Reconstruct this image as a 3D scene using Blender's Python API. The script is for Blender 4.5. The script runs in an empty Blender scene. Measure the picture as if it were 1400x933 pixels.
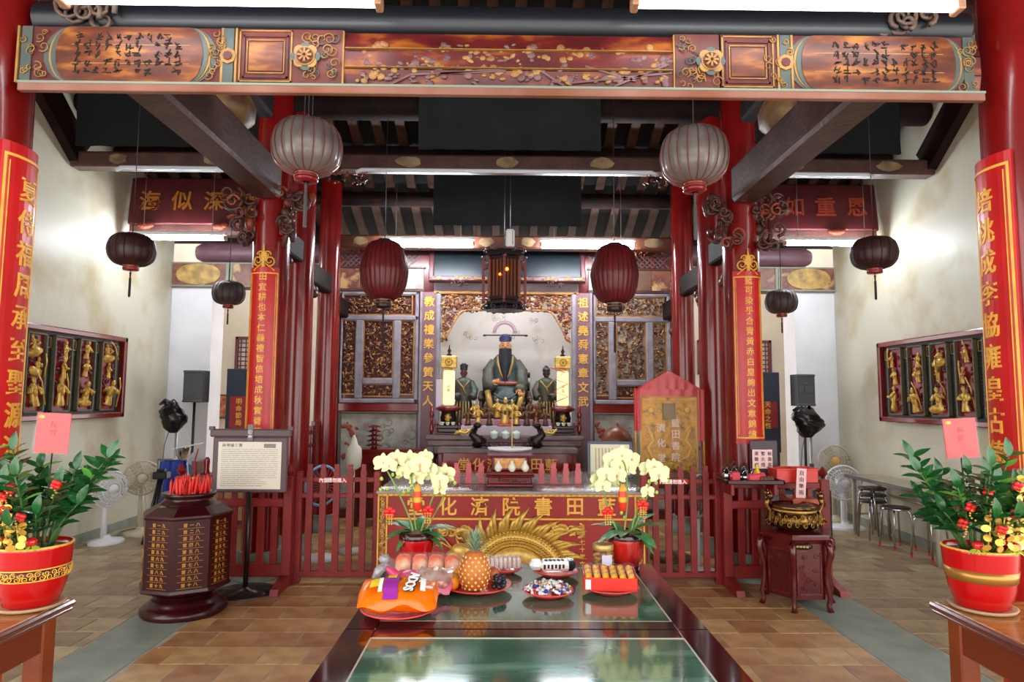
import bpy, math, random
from math import sin, cos, pi, radians, sqrt, atan2
from mathutils import Matrix, Vector, noise
random.seed(7)
SC = bpy.context.scene
COL = SC.collection

# ---------------------------------------------------------------- camera
cd = bpy.data.cameras.new('camera'); cam = bpy.data.objects.new('camera', cd); COL.objects.link(cam)
cd.sensor_width = 36; cd.lens = 900/1400*36; cd.clip_start = .05; cd.clip_end = 200
cam.matrix_world = (Matrix.Translation((0, 0, 1.65)) @ Matrix.Rotation(-radians(.64), 4, 'Z')
                    @ Matrix.Rotation(radians(94.95), 4, 'X') @ Matrix.Rotation(radians(.35), 4, 'Z'))
SC.camera = cam

# ---------------------------------------------------------------- world, exposure
w = bpy.data.worlds.new('World'); SC.world = w; w.use_nodes = True
bg = w.node_tree.nodes['Background']; bg.inputs[0].default_value = (1, .985, .955, 1); bg.inputs[1].default_value = 2.6
SC.view_settings.view_transform = 'Standard'; SC.view_settings.look = 'None'
SC.view_settings.exposure = 0.6; SC.view_settings.gamma = 1
SC.view_settings.use_curve_mapping = False
TUBE_NEAR, TUBE_FAR = 9, 90          # emission strength of the fluorescent tubes

# ---------------------------------------------------------------- materials
def lin(h):
    h = h.lstrip('#'); o = []
    for i in (0, 2, 4):
        c = int(h[i:i+2], 16)/255
        o.append(c/12.92 if c <= .04045 else ((c+.055)/1.055)**2.4)
    return (*o, 1)
MATS = {}
def mat(name, c, rough=.5, metal=0, c2=None, scale=6, thr=(.35, .65), bump=0, bscale=None, coat=0, emit=None, estr=0,
        alpha=1, trans=0, stretch=None, c3=None, detail=5, spec=None, dist=0.0):
    if name in MATS: return MATS[name]
    m = bpy.data.materials.new(name); m.use_nodes = True
    nt = m.node_tree; N = nt.nodes; L = nt.links; b = N['Principled BSDF']
    b.inputs['Base Color'].default_value = lin(c)
    b.inputs['Roughness'].default_value = rough; b.inputs['Metallic'].default_value = metal
    if coat: b.inputs['Coat Weight'].default_value = coat; b.inputs['Coat Roughness'].default_value = .06
    if spec is not None: b.inputs['Specular IOR Level'].default_value = spec
    if emit: b.inputs['Emission Color'].default_value = lin(emit); b.inputs['Emission Strength'].default_value = estr
    if alpha < 1: b.inputs['Alpha'].default_value = alpha
    if trans: b.inputs['Transmission Weight'].default_value = trans
    if c2 or bump:
        tc = N.new('ShaderNodeTexCoord'); src = tc.outputs['Object']
        if stretch:
            mp = N.new('ShaderNodeMapping'); mp.inputs['Scale'].default_value = stretch
            L.new(src, mp.inputs[0]); src = mp.outputs[0]
        nz = N.new('ShaderNodeTexNoise'); nz.inputs['Scale'].default_value = scale; nz.inputs['Detail'].default_value = detail
        nz.inputs['Distortion'].default_value = dist
        L.new(src, nz.inputs['Vector'])
        if c2:
            r = N.new('ShaderNodeValToRGB'); e = r.color_ramp.elements
            e[0].position = thr[0]; e[0].color = lin(c); e[1].position = thr[1]; e[1].color = lin(c2)
            if c3: x = e.new((thr[0]+thr[1])/2); x.color = lin(c3)
            L.new(nz.outputs['Fac'], r.inputs[0]); L.new(r.outputs[0], b.inputs['Base Color'])
        if bump:
            n2 = nz
            if bscale:
                n2 = N.new('ShaderNodeTexNoise'); n2.inputs['Scale'].default_value = bscale; n2.inputs['Detail'].default_value = 4
                L.new(src, n2.inputs['Vector'])
            bp = N.new('ShaderNodeBump'); bp.inputs['Strength'].default_value = bump; bp.inputs['Distance'].default_value = .02
            L.new(n2.outputs['Fac'], bp.inputs['Height']); L.new(bp.outputs[0], b.inputs['Normal'])
    MATS[name] = m
    return m

RED = mat('red lacquer', '84100E', .22, c2='6C0B0B', scale=3, coat=.3)
REDB = mat('bright red lacquer', 'C8181A', .3, c2='B01216', scale=3)
REDF = mat('fence red paint', '8A1C18', .45, c2='741614', scale=5)
REDD = mat('dark red wood', '701310', .3, c2='580D0C', scale=8, coat=.3)
MAROON = mat('maroon lacquer', '3C060C', .28, c2='2C050A', scale=6, coat=.1)
MAROON2 = mat('old maroon wood', '58262A', .5, c2='43191C', scale=7)
WOODD = mat('smoked dark timber', '26120F', .75, c2='160B09', scale=5, bump=.2, bscale=30, spec=.2)
WOODB = mat('brown beam timber', '56332C', .45, c2='3A211E', scale=4, bump=.25, bscale=25)
WOODG = mat('greyed carved table wood', '74605E', .35, c2='584646', scale=6)
WOODT = mat('varnished table top', 'B07A3C', .25, c2='8A5424', scale=4, stretch=(1, 6, 1), coat=.3)
WOODL = mat('varnished table legs', '8E3E1C', .3, c2='74300F', scale=5, coat=.3)
RAFT = mat('rafter brown', '4C2A14', .7, c2='2E1A0E', scale=6)
ROOFB = mat('sooty roof boards', '0F0B0A', .9, c2='090707', scale=4)
BLACKC = mat('black sheet', '14171B', .8, c2='1B1F24', scale=3)
GOLD = mat('gold leaf', 'C79238', .38, .75, c2='A8742A', scale=20)
GOLDP = mat('gold paint', 'EDB648', .42, .05, c2='DDA038', scale=15)
GOLDB = mat('bright gold relief', 'E0BA5C', .35, .3, c2='C09440', scale=20)
REDA = mat('altar front red', '9A1816', .3, c2='861414', scale=3, coat=.2)
GOLDO = mat('tarnished gold carving', 'B8844A', .45, .1, c2='8A5530', scale=26, thr=(.42, .6))
CARV = mat('dark carved wood', '3A1C1C', .45, c2='5C3024', scale=20)
BRONZE = mat('dark bronze', '3A3027', .3, .7, c2='1F1A17', scale=20)
BRASS = mat('old brass', '8A6236', .25, .9, c2='3B2A1E', scale=14, thr=(.45, .6))
WALL = mat('stained plaster', 'CDC9B6', .45, c2='AC9A6E', scale=1.5, thr=(.5, .74), bump=.4, bscale=3.5, detail=10)
WALLW = mat('white plaster', 'DEDDE2', .7, c2='D3D2D6', scale=2)
WALLC = mat('cream plaster', 'E2DACB', .7, c2='D6CDBB', scale=2)
WALLP = mat('pale niche wall', 'E6E2DC', .6, c2='C8B79A', scale=3, thr=(.55, .8))
GROUT = mat('grey mortar', 'B4A998', .85, c2='9C9284', scale=8)
CONC = mat('grey concrete strip', '8E9488', .6, c2='7E837A', scale=5, bump=.1, bscale=30)
TILE = [mat('terracotta %d' % i, a, .38, c2=b, scale=4 + i, detail=8, thr=(.4, .66), bump=.05, bscale=20)
        for i, (a, b) in enumerate((('B48456', '98673F'), ('BC905F', '9E7148'), ('A6744C', '855538'), ('C09A6A', 'A67C4E'), ('96664A', 'AE7E54')))]
TILEB = [mat('brown floor tile %d' % i, a, .36, c2=b, scale=4 + i, detail=8, thr=(.4, .66), bump=.05, bscale=20)
         for i, (a, b) in enumerate((('AA9270', '917656'), ('B49C7A', '9A8060'), ('9A7F66', '846A50'), ('BCA684', 'A08A66'), ('A48A6A', '8E7052')))]
MARBLE = mat('green marble', '2F5645', .1, c2='6A9080', scale=4, thr=(.35, .75), c3='41705C', detail=6, dist=.6, stretch=(.6, 2.5, 1), coat=.6)
TABLEF = mat('dark maroon table frame', '2C1013', .1, c2='221012', scale=6, coat=.6)
WHITE = mat('white plastic', 'E8E8EA', .35)
BEIGE = mat('beige plastic', 'C9BDA2', .4)
GREYM = mat('grey metal', '9A9894', .35, .6)
STEEL = mat('polished steel', 'C8C8C8', .15, 1)
BLACK = mat('black plastic', '15161A', .4, c2='1C1D22', scale=10)
BAG = mat('black bin bag', '0E0F12', .22, bump=.5, bscale=14)
NAVY = mat('navy board', '1B2438', .5)
BLUE = mat('blue cloth', '1C3FA8', .6, c2='17358E', scale=8)
SKYB = mat('pale blue plastic', '7FBDE6', .4)
PAPERW = mat('white paper', 'F0EEEA', .7)
PAPERP = mat('pink paper', 'F2C8C8', .7)
PAPERY = mat('pale sign paper', 'EADFC8', .5, c2='DDD6CC', scale=2)
INK = mat('grey print', '8C8780', .8)
INKB = mat('black ink', '1A1412', .8)
WHITEP = mat('white print', 'F4F4F4', .6)
REDP = mat('red print', 'C22024', .6)
LEAF = mat('deep green leaf', '184A20', .28, c2='27682E', scale=12, coat=.2)
LEAFO = mat('orchid leaf', '4A8A4A', .4, c2='3A7440', scale=6)
STEM = mat('plant stem', '7C9A4A', .5)
PETAL = mat('pale yellow petal', 'E9EBB8', .6, c2='E2DFA0', scale=10)
BUD = mat('green bud', 'A8CC4E', .5)
SOIL = mat('bark soil', '8A6A4A', .9, c2='5E452E', scale=25)
POTR = mat('red glazed pot', 'B8080E', .2, coat=.3)
POTM = mat('mottled red pot', 'B81C12', .2, c2='7A0C0E', scale=9, thr=(.4, .62), coat=.4)
POTD = mat('dark pot rim', '35100F', .2, coat=.4)
PLATE = mat('red melamine plate', 'D9423A', .25, coat=.2)
ORANGE = mat('orange foil bag', 'F57A08', .25, c2='E86A04', scale=4, bump=.5, bscale=9)
PURPLE = mat('purple print', '9A2E9A', .3)
YELLOW = mat('yellow print', 'F2D21C', .4)
FRUITO = mat('orange peel', 'F0920E', .45, bump=.2, bscale=60)
FRUITY = mat('yellow orange peel', 'E8A51A', .45, bump=.2, bscale=60)
APPLE = mat('apple skin', 'B5452C', .35, c2='C9702E', scale=4)
PINE = mat('pineapple skin', 'CC7A28', .55, c2='A8561E', scale=14)
PINEE = mat('pineapple eye', 'E8C07E', .6)
PINEL = mat('pineapple leaf', '8AA68A', .5, c2='6C8C74', scale=10)
GRAPE = mat('dark grape', '1D1A2B', .35)
PINKB = mat('pink foil', 'D8366A', .25, c2='E27A9A', scale=6, bump=.5, bscale=12)
NOODLE = mat('orange noodle pack', 'E2602C', .3, c2='EBC0A0', scale=9, thr=(.48, .66), bump=.4, bscale=14)
CREAM = mat('cream ceramic', 'E4E2D2', .25)
TEAL = mat('pale celadon', 'CDE0D4', .2, coat=.3)
ROBE = mat('dark teal robe', '3A4A4C', .5, c2='2A3436', scale=10)
ROBEB = mat('brown robe', '4A3A2A', .5, c2='37402F', scale=9)
SKIN = mat('painted statue skin', 'C98A5A', .5)
SKIND = mat('dark statue skin', '5A2E26', .4)
BEARD = mat('black beard', '171B22', .6, bump=.4, bscale=40)
LAMPY = mat('lit yellow lamp body', 'FFF0C0', .5, emit='FFDF9A', estr=.55)
GLASS = mat('clear glass', 'FFFFFF', .02, trans=1, alpha=.35)
FILM = mat('clear wrap', 'FFFFFF', .12, alpha=.07, bump=.5, bscale=18)
FANG = mat('fan guard', 'E4EAEC', .4, alpha=.55)
TUBEN = mat('tube light near', 'FFFFFF', .5, emit='F4FAFF', estr=TUBE_NEAR)
TUBEC = mat('tube light niche', 'FFFFFF', .5, emit='F4FAFF', estr=22)
TUBEF = mat('tube light far', 'FFFFFF', .5, emit='F0F8FF', estr=TUBE_FAR)
FIXT = mat('fixture copper end', 'B98A6A', .4, .3)
CONDUIT = mat('white conduit', 'DDE4EC', .3)
LANG = mat('smoked paper lantern', '8C8480', .32, c2='72635F', scale=6, coat=.2)
LANR = mat('dark red lantern cloth', '741A1E', .4, c2='601418', scale=8)
LANM = mat('brown lantern cloth', '3E1A1C', .45, c2='331416', scale=8)
LANS = mat('grey brown lantern cloth', '4A3A38', .5, c2='3C2E2C', scale=8)
LINE = mat('lantern rib', '8A4E46', .5)
TASSEL = mat('dark tassel', '2A1A1C', .7)
AMBER = mat('amber lantern glass', '4A2A14', .15, emit='7A4420', estr=.06)
BULB = mat('red bulb', 'FF5018', .4, emit='FF4A10', estr=14)
BOARDG = mat('dark blue grey board', '141E26', .4, c2='10181E', scale=4)
EMBR = mat('embroidered satin', 'D8961A', .5, c2='8A5414', scale=16, thr=(.45, .66), c3='B8861E', bump=.4, bscale=50)
SILKR = mat('red satin', 'C21820', .4, bump=.2, bscale=6)
SILKY = mat('yellow satin', 'D9A22A', .4)
PAINTB = mat('aged painted timber', '7A4A36', .5, c2='B58E5E', scale=5, thr=(.4, .62), c3='5E2A26', detail=7)
PALEP = mat('pale aged panel', 'A39A8C', .5, c2='7E6E68', scale=6, c3='8F8F86', detail=8)
PURP = mat('dull purple board', '7A5560', .45, c2='6A4850', scale=6)
GREYL = mat('grey lavender trim', '8E8690', .45, c2='777078', scale=8)
OCHRE = mat('ochre edge', 'A8763C', .45, c2='8A5A2E', scale=10)

# ---------------------------------------------------------------- mesh builder
class B:
    def __init__(s): s.v = []; s.f = []; s.mi = []; s.sm = []; s.M = Matrix(); s.m = 0
    def add(s, vs, fs, smooth=False):
        o = len(s.v); M = s.M
        s.v += [tuple(M @ Vector(p)) for p in vs]
        for f in fs: s.f.append([o+i for i in f]); s.mi.append(s.m); s.sm.append(smooth)
        return s
    def box(s, x0, x1, y0, y1, z0, z1):
        return s.add([(x, y, z) for z in (z0, z1) for y in (y0, y1) for x in (x0, x1)],
                     [(0, 2, 3, 1), (4, 5, 7, 6), (0, 1, 5, 4), (2, 6, 7, 3), (0, 4, 6, 2), (1, 3, 7, 5)])
    def bbox(s, x0, x1, y0, y1, z0, z1, c):      # box with chamfered vertical edges and top
        c = min(c, (x1-x0)/2.1, (y1-y0)/2.1, (z1-z0)/2.1)
        def ring(z, i): return [(x0+i, y0+c, z), (x0+c, y0+i, z), (x1-c, y0+i, z), (x1-i, y0+c, z), (x1-i, y1-c, z), (x1-c, y1-i, z), (x0+c, y1-i, z), (x0+i, y1-c, z)]
        vs = ring(z0, c*.7) + ring(z0+c, 0) + ring(z1-c, 0) + ring(z1, c*.7)
        fs = [tuple(range(7, -1, -1)), tuple(range(24, 32))]
        for r in range(3):
            for i in range(8): j = (i+1) % 8; fs.append((r*8+i, r*8+j, r*8+8+j, r*8+8+i))
        return s.add(vs, fs)
    def lathe(s, prof, n=20, cap=True, c=(0, 0, 0), sx=1, sy=1, smooth=True, ribs=0, amp=0, rot=0):
        vs = []; fs = []
        for r, z in prof:
            for i in range(n):
                a = 2*pi*i/n + rot
                k = r*(1+amp*abs(cos(ribs*a/2))) if ribs else r
                vs.append((c[0]+k*cos(a)*sx, c[1]+k*sin(a)*sy, c[2]+z))
        for j in range(len(prof)-1):
            for i in range(n): k = (i+1) % n; fs.append((j*n+i, j*n+k, j*n+n+k, j*n+n+i))
        s.add(vs, fs, smooth)
        if cap:
            m = (len(prof)-1)*n
            s.add(vs, [tuple(range(n-1, -1, -1)), tuple(range(m, m+n))])
        return s
    def tube(s, pts, r, n=8, cap=True, smooth=True):
        pts = [Vector(p) for p in pts]; K = len(pts)
        rs = r if isinstance(r, (list, tuple)) else [r]*K
        vs = []; fs = []; up = None
        for i, p in enumerate(pts):
            t = (pts[min(i+1, K-1)]-pts[max(i-1, 0)])
            t = t.normalized() if t.length > 1e-9 else Vector((0, 0, 1))
            if up is None:
                up = Vector((0, 0, 1)) if abs(t.z) < .9 else Vector((1, 0, 0))
            a = t.cross(up)
            a = a.normalized() if a.length > 1e-6 else t.orthogonal().normalized()
            b_ = a.cross(t).normalized(); up = b_
            for k in range(n):
                q = 2*pi*k/n; vs.append(p + (a*cos(q)+b_*sin(q))*rs[i])
        for j in range(K-1):
            for i in range(n): k = (i+1) % n; fs.append((j*n+i, j*n+k, j*n+n+k, j*n+n+i))
        if cap: fs += [tuple(range(n-1, -1, -1)), tuple(range((K-1)*n, K*n))]
        return s.add(vs, fs, smooth)
    def ball(s, c, r, n=10, m=6, R=None):
        r = r if isinstance(r, (list, tuple)) else (r, r, r)
        vs = [(0, 0, 1)]; fs = []
        for j in range(1, m):
            t = pi*j/m
            for i in range(n): a = 2*pi*i/n; vs.append((sin(t)*cos(a), sin(t)*sin(a), cos(t)))
        vs.append((0, 0, -1)); e = len(vs)-1
        for i in range(n):
            k = (i+1) % n; fs.append((0, 1+i, 1+k)); fs.append((e, e-n+k, e-n+i))
            for j in range(m-2): fs.append((1+j*n+i, 1+j*n+n+i, 1+j*n+n+k, 1+j*n+k))
        o = []
        for p in vs:
            q = Vector((p[0]*r[0], p[1]*r[1], p[2]*r[2]))
            if R: q = R @ q
            o.append(q+Vector(c))
        return s.add(o, fs, True)
    def prism(s, poly, y0, y1):                   # polygon in x,z extruded along y
        n = len(poly)
        vs = [(x, y0, z) for x, z in poly] + [(x, y1, z) for x, z in poly]
        fs = [tuple(range(n)), tuple(range(2*n-1, n-1, -1))] + [((i+1) % n, i, n+i, n+(i+1) % n) for i in range(n)]
        return s.add(vs, fs)
    def grid(s, fn, nu, nv, smooth=True, closed=False):
        vs = [fn(i/nu, j/nv) for j in range(nv+1) for i in range(nu+1)]; w_ = nu+1
        return s.add(vs, [(j*w_+i, j*w_+i+1, j*w_+w_+i+1, j*w_+w_+i) for j in range(nv) for i in range(nu)], smooth)
    def bar(s, p, q, w_, h):                      # box beam between two points
        p, q = Vector(p), Vector(q); d = q-p; L_ = d.length; d.normalize()
        up = Vector((0, 0, 1)) if abs(d.z) < .95 else Vector((0, 1, 0))
        a = d.cross(up).normalized(); b_ = a.cross(d)
        vs = [o + a*x*w_/2 + b_*z*h/2 for o in (p, q) for x, z in ((-1, -1), (1, -1), (1, 1), (-1, 1))]
        return s.add(vs, [(3, 2, 1, 0), (4, 5, 6, 7), (0, 1, 5, 4), (1, 2, 6, 5), (2, 3, 7, 6), (3, 0, 4, 7)])
    def text(s, t, size, at, ext=.003, step=None, vertical=False, warp=None, bold=0.0, sx=1):
        """characters centred on `at` in the local x,z plane facing -y; one glyph after another along x or down z"""
        n = len(t); step = step or size*1.05
        for i, ch in enumerate(t):
            if ch == ' ': continue
            k = i-(n-1)/2
            ox, oz = (0, -k*step) if vertical else (k*step, 0)
            vs, fs = glyph(ch, bold)
            o = [(at[0]+ox+x*size*sx, at[1]-(ext if d else 0), at[2]+oz+y*size) for x, y, d in vs]
            if warp: o = [warp(p) for p in o]
            s.add(o, fs)
        return s
    def letters(s, name, t, size, at, ext, step, mats, parent, bold=.014):
        for i, ch in enumerate(t):
            c = B(); c.M = s.M; c.text(ch, size, (at[0]+(i-(len(t)-1)/2)*step, at[1], at[2]), ext, None, False, None, bold); c.obj(name, mats, parent)
    def obj(s, name, mats, parent=None):
        me = bpy.data.meshes.new(name); me.from_pydata(s.v, [], s.f)
        for m in (mats if isinstance(mats, (list, tuple)) else [mats]): me.materials.append(m)
        me.polygons.foreach_set('material_index', s.mi); me.polygons.foreach_set('use_smooth', s.sm)
        me.validate(); me.update()
        return link(name, me, parent)

def link(name, me, parent=None):
    o = bpy.data.objects.new(name, me); COL.objects.link(o)
    if parent: o.parent = parent
    return o
GL = {}
def glyph(ch, bold=0.0):
    k = (ch, bold)
    if k in GL: return GL[k]
    if bold:                         # a thickened outline that crosses itself loses strokes: thin it until it fills
        a0 = garea(glyph(ch, 0)); bb = bold
        while bb > .003:
            g = raw_glyph(ch, bb)
            if garea(g) > a0*1.02: GL[k] = g; return g
            bb *= .5
        GL[k] = glyph(ch, 0); return GL[k]
    GL[k] = raw_glyph(ch, 0); return GL[k]
def garea(g):
    vs, fs = g; s = 0
    for f in fs:
        if all(vs[i][2] for i in f):
            p = [vs[i] for i in f]; s += abs(sum(p[i][0]*p[(i+1) % len(p)][1]-p[(i+1) % len(p)][0]*p[i][1] for i in range(len(p))))/2
    return s
def raw_glyph(ch, bold):
    cu = bpy.data.curves.new('g', 'FONT'); cu.body = ch; cu.size = 1; cu.resolution_u = 2; cu.extrude = .5; cu.offset = bold
    cu.align_x = 'CENTER'; cu.align_y = 'CENTER'
    o = bpy.data.objects.new('g', cu); COL.objects.link(o)
    bpy.context.view_layer.update()
    me = bpy.data.meshes.new_from_object(o.evaluated_get(bpy.context.evaluated_depsgraph_get()))
    vs = [(v.co.x, v.co.y, v.co.z > 0) for v in me.vertices]
    fs = [tuple(p.vertices) for p in me.polygons]
    if vs:
        cx = (min(v[0] for v in vs)+max(v[0] for v in vs))/2; cy = (min(v[1] for v in vs)+max(v[1] for v in vs))/2
        vs = [(x-cx, y-cy, d) for x, y, d in vs]
    bpy.data.objects.remove(o); bpy.data.curves.remove(cu); bpy.data.meshes.remove(me)
    return (vs, fs)

def tag(o, label, cat, group=None, kind=None):
    o['label'] = label; o['category'] = cat
    if group: o['group'] = group
    if kind: o['kind'] = kind
    return o
def thing(name, label, cat, loc=(0, 0, 0), rz=0, group=None, kind=None):
    o = bpy.data.objects.new(name, None); COL.objects.link(o); o.empty_display_size = .1
    o.location = loc; o.rotation_euler = (0, 0, rz)
    return tag(o, label, cat, group, kind)
def dup(root, loc, label, rz=None, scale=None, group=None):
    def cp(o, par):
        c = o.copy(); COL.objects.link(c)
        if par: c.parent = par
        for ch in o.children: cp(ch, c)
        return c
    r = cp(root, None); r.location = loc; r['label'] = label
    if rz is not None: r.rotation_euler = (0, 0, rz)
    if scale: r.scale = (scale,)*3 if not isinstance(scale, tuple) else scale
    if group: r['group'] = group
    return r
def T(x, y, z): return Matrix.Translation((x, y, z))
def RX(a): return Matrix.Rotation(a, 4, 'X')
def RY(a): return Matrix.Rotation(a, 4, 'Y')
def RZ(a): return Matrix.Rotation(a, 4, 'Z')
def SCL(x, y, z): return Matrix.Diagonal((x, y, z, 1))
rnd = random.uniform

def curl(b, x, y, z, r, turns=1.4, th=.012, a0=0, d=1, n=5):
    """a scroll in the local x,z plane"""
    K = 12
    pts = [(x+d*r*(1-.75*i/K)*cos(a0+turns*2*pi*i/K), y, z+r*(1-.75*i/K)*sin(a0+turns*2*pi*i/K)) for i in range(K+1)]
    b.tube(pts, [th*(1-.5*i/K) for i in range(K+1)], n)
def carve(w_, h, n, seed, big=1.0, depth=.03):
    """dense scroll and figure carving filling a w x h rectangle, centred, standing proud of y=0 towards -y; slot 0 gilded, slot 1 dark"""
    R = random.Random(seed); b = B()
    s = sqrt(w_*h/max(n, 1))*big
    for i in range(n):
        x = R.uniform(-.5, .5)*(w_-s*.6); z = R.uniform(-.5, .5)*(h-s*.6); y = -R.uniform(.2, 1)*depth
        b.m = 0 if R.random() < .5 else 1
        k = R.random()
        if k < .45:
            Rm = Matrix.Rotation(R.uniform(0, pi), 3, 'Y')
            b.ball((x, y, z), (s*R.uniform(.25, .6), depth*.5, s*R.uniform(.12, .25)), 6, 4, Rm)
        elif k < .75: curl(b, x, y, z, s*R.uniform(.25, .45), R.uniform(.7, 1.4), s*.1, R.uniform(0, 6), R.choice((-1, 1)), 4)
        else:
            a = R.uniform(0, pi); l = s*R.uniform(.4, .8)
            b.bar((x-l*cos(a)/2, y, z-l*sin(a)/2), (x+l*cos(a)/2, y, z+l*sin(a)/2), depth*.6, s*.13)
    return b
def figure(b, h, R, ride=False):
    """small carved robed figure of height h standing at the origin, facing -y: body, sleeves, head, hat"""
    t = R.uniform(-.1, .1)*h
    b.lathe([(.17*h, 0), (.19*h, .06*h), (.14*h, .3*h), (.13*h, .48*h), (.17*h, .64*h), (.14*h, .74*h), (.06*h, .8*h)], 8, sx=1, sy=.75)
    b.ball((t*.2, -.03*h, .87*h), (.075*h, .08*h, .09*h), 8, 6)
    b.lathe([(.085*h, .91*h), (.09*h, .95*h), (.05*h, 1.0*h), (.015*h, 1.05*h)], 7, c=(t*.2, -.02*h, 0))
    for d in (-1, 1):
        e = R.uniform(.4, .75)
        b.tube([(d*.14*h, 0, .7*h), (d*.24*h, -.08*h, .52*h), (d*R.uniform(.02, .25)*h, -.2*h, e*h)], [.07*h, .075*h, .05*h], 6)
    b.ball((0, -.1*h, .5*h), (.09*h, .05*h, .16*h), 6, 4)
# ================================================================ STRUCTURE
def struct(b, name, mats, label, cat, parent=None):
    o = b.obj(name, mats, parent)
    if not parent: tag(o, label, cat, kind='structure')
    return o
XL, XR = -4.75, 4.75
# floor slab, concrete strips, tiles
b = B(); b.box(-6, 6, -3, 13, -.2, -.003)
floor = struct(b, 'floor', GROUT, 'temple floor of square terracotta tiles in running bond', 'floor')
for x0, x1, rb in ((-2.76, -2.3, 1), (2.4, 2.9, 0)):
    b = B(); b.bbox(x0, x1, 2.3, 6.6, -.06, .002, .012); b.obj('concrete_strip', CONC, floor)
TS, TD = .292, .28
cands = []
row = 0; y = 2.0
while y < 10.9:
    x = -4.75 + (TS/2 if row % 2 else 0) - TS
    while x < 4.75:
        x0, x1 = max(x, -4.74), min(x+TS, 4.74)
        for a0, a1 in ((-4.74, -2.765), (-2.295, 2.395), (2.905, 4.74)) if y < 6.6 else ((-4.74, 4.74),):
            u0, u1 = max(x0, a0), min(x1, a1)
            if u1-u0 > .04: cands.append((u0, u1, y, y+TD))
        x += TS
    y += TD; row += 1
def tilebox(b, u0, u1, y0, y1):
    g = .0045; h = rnd(-.001, .001)
    b.bbox(u0+g, u1-g, y0+g, y1-g, -.03, h, .002)
def inview(u, v):
    px = 690+900*u/v; py = 545+1485/v
    if py > 945 or px < -20 or px > 1420: return False
    if 2.0 < v < 3.5 and abs(u-.09) < .5: return False
    if v > 5.9 and abs(u-.05) < 1.1: return False
    return True
vis = sorted([c for c in cands if c[2] > 3.4 and inview((c[0]+c[1])/2, (c[2]+c[3])/2)], key=lambda c: c[2])
single = set(vis[:296]); cache = {}
rest = B()
def tmat(c):
    k = (0 if abs(c[0]) < 2.3 else 5)
    return k + min(4, int(rnd(0, 5)))
for c in cands:
    if c in single:
        key = (round(c[1]-c[0], 3), tmat(c))
        if key not in cache:
            t = B(); w2 = (c[1]-c[0])/2; tilebox(t, -w2, w2, -TD/2, TD/2)
            o = t.obj('tile', (TILE+TILEB)[key[1]], floor); cache[key] = o.data
        else: o = link('tile', cache[key], floor)
        o.location = ((c[0]+c[1])/2, (c[2]+c[3])/2, 0)
    else:
        rest.m = tmat(c); tilebox(rest, *c)
o = rest.obj('tile_field', TILE+TILEB, floor); o['kind'] = 'stuff'

# side walls
for nm, x, s in (('wall_left', XL, -1), ('wall_right', XR, 1)):
    b = B(); b.box(min(x, x+s*.25), max(x, x+s*.25), 3.2, 9.35, 0, 6.2)
    struct(b, nm, WALL, 'stained cream plaster side wall at the %s of the hall' % ('left' if s < 0 else 'right'), 'wall')
    b = B(); b.box(min(x, x-s*.012), max(x, x-s*.012), 3.2, 9.35, .0, .1)
    struct(b, 'baseboard_'+nm[5:], CONC, 'low grey mortar skirting along the %s wall' % nm[5:], 'baseboard')
# piers, recess walls
for nm, s in (('left', -1), ('right', 1)):
    x0, x1 = sorted((s*4.98, s*4.17))
    b = B(); b.box(x0, x1, 9.36, 9.75, 0, 3.2)
    struct(b, 'wall_pier_'+nm, WALLW, 'white plastered pier at the far end of the %s wall' % nm, 'wall')
    x0, x1 = sorted((s*5.2, s*2.56))
    b = B(); b.box(x0, x1, 11.0, 11.2, 0, 4.6); b.box(min(s*5.0, s*5.2), max(s*5.0, s*5.2), 9.75, 11.0, 0, 4.6)
    struct(b, 'wall_recess_'+nm, WALLC, 'cream wall of the recess behind the %s columns' % nm, 'wall')
    b = B(); b.box(min(s*5.0, s*2.55), max(s*5.0, s*2.55), 9.62, 9.74, 3.92, 4.5); struct(b, 'trim_masking_board_'+nm, WOODD, 'added dark board masking the bright recess above the %s pier' % nm, 'beam')  # added board, blocks the bright recess wall behind the side tubes
    # painted timber across the pier top
    xa, xb = sorted((s*4.86, s*2.5))
    t = thing('painted_lintel', 'aged painted lintel with oval landscape above the %s white pier' % nm, 'beam', (0, 9.3, 0), kind='structure')
    b = B(); b.bbox(xa, xb, 0, .3, 3.2, 3.55, .02); b.obj('timber', PAINTB, t)
    b = B()
    for xo in (s*4.36,):
        poly = [(xo+.34*cos(a*pi/12)*(1 if abs(cos(a*pi/12)) < .8 else .93), 3.38+.15*sin(a*pi/12)) for a in range(24)]
        b.prism(poly, -.012, .01)
    b.obj('painted_oval', mat('ochre landscape', 'C09A52', .5, c2='7C6238', scale=7, detail=8), t)
    b = B(); b.box(xa, xb, -.015, .02, 3.2, 3.222); b.box(xa, xb, -.015, .02, 3.53, 3.55)
    for xo in (s*4.75, s*3.95, s*3.9): b.box(xo-.02, xo+.02, -.012, .02, 3.22, 3.53)
    b.obj('painted_border', mat('grey green border', '7C8070', .6), t)
    b = B(); b.M = T(0, 9.55, 3.74) @ RY(pi/2)
    b.lathe([(.13, s*2.45), (.155, s*2.6), (.155, s*4.3), (.14, s*4.42), (.1, s*4.5)], 16)
    struct(b, 'trim_round_purlin_'+nm, PURP, 'round dull purple purlin resting over the %s pier' % nm, 'beam')

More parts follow.
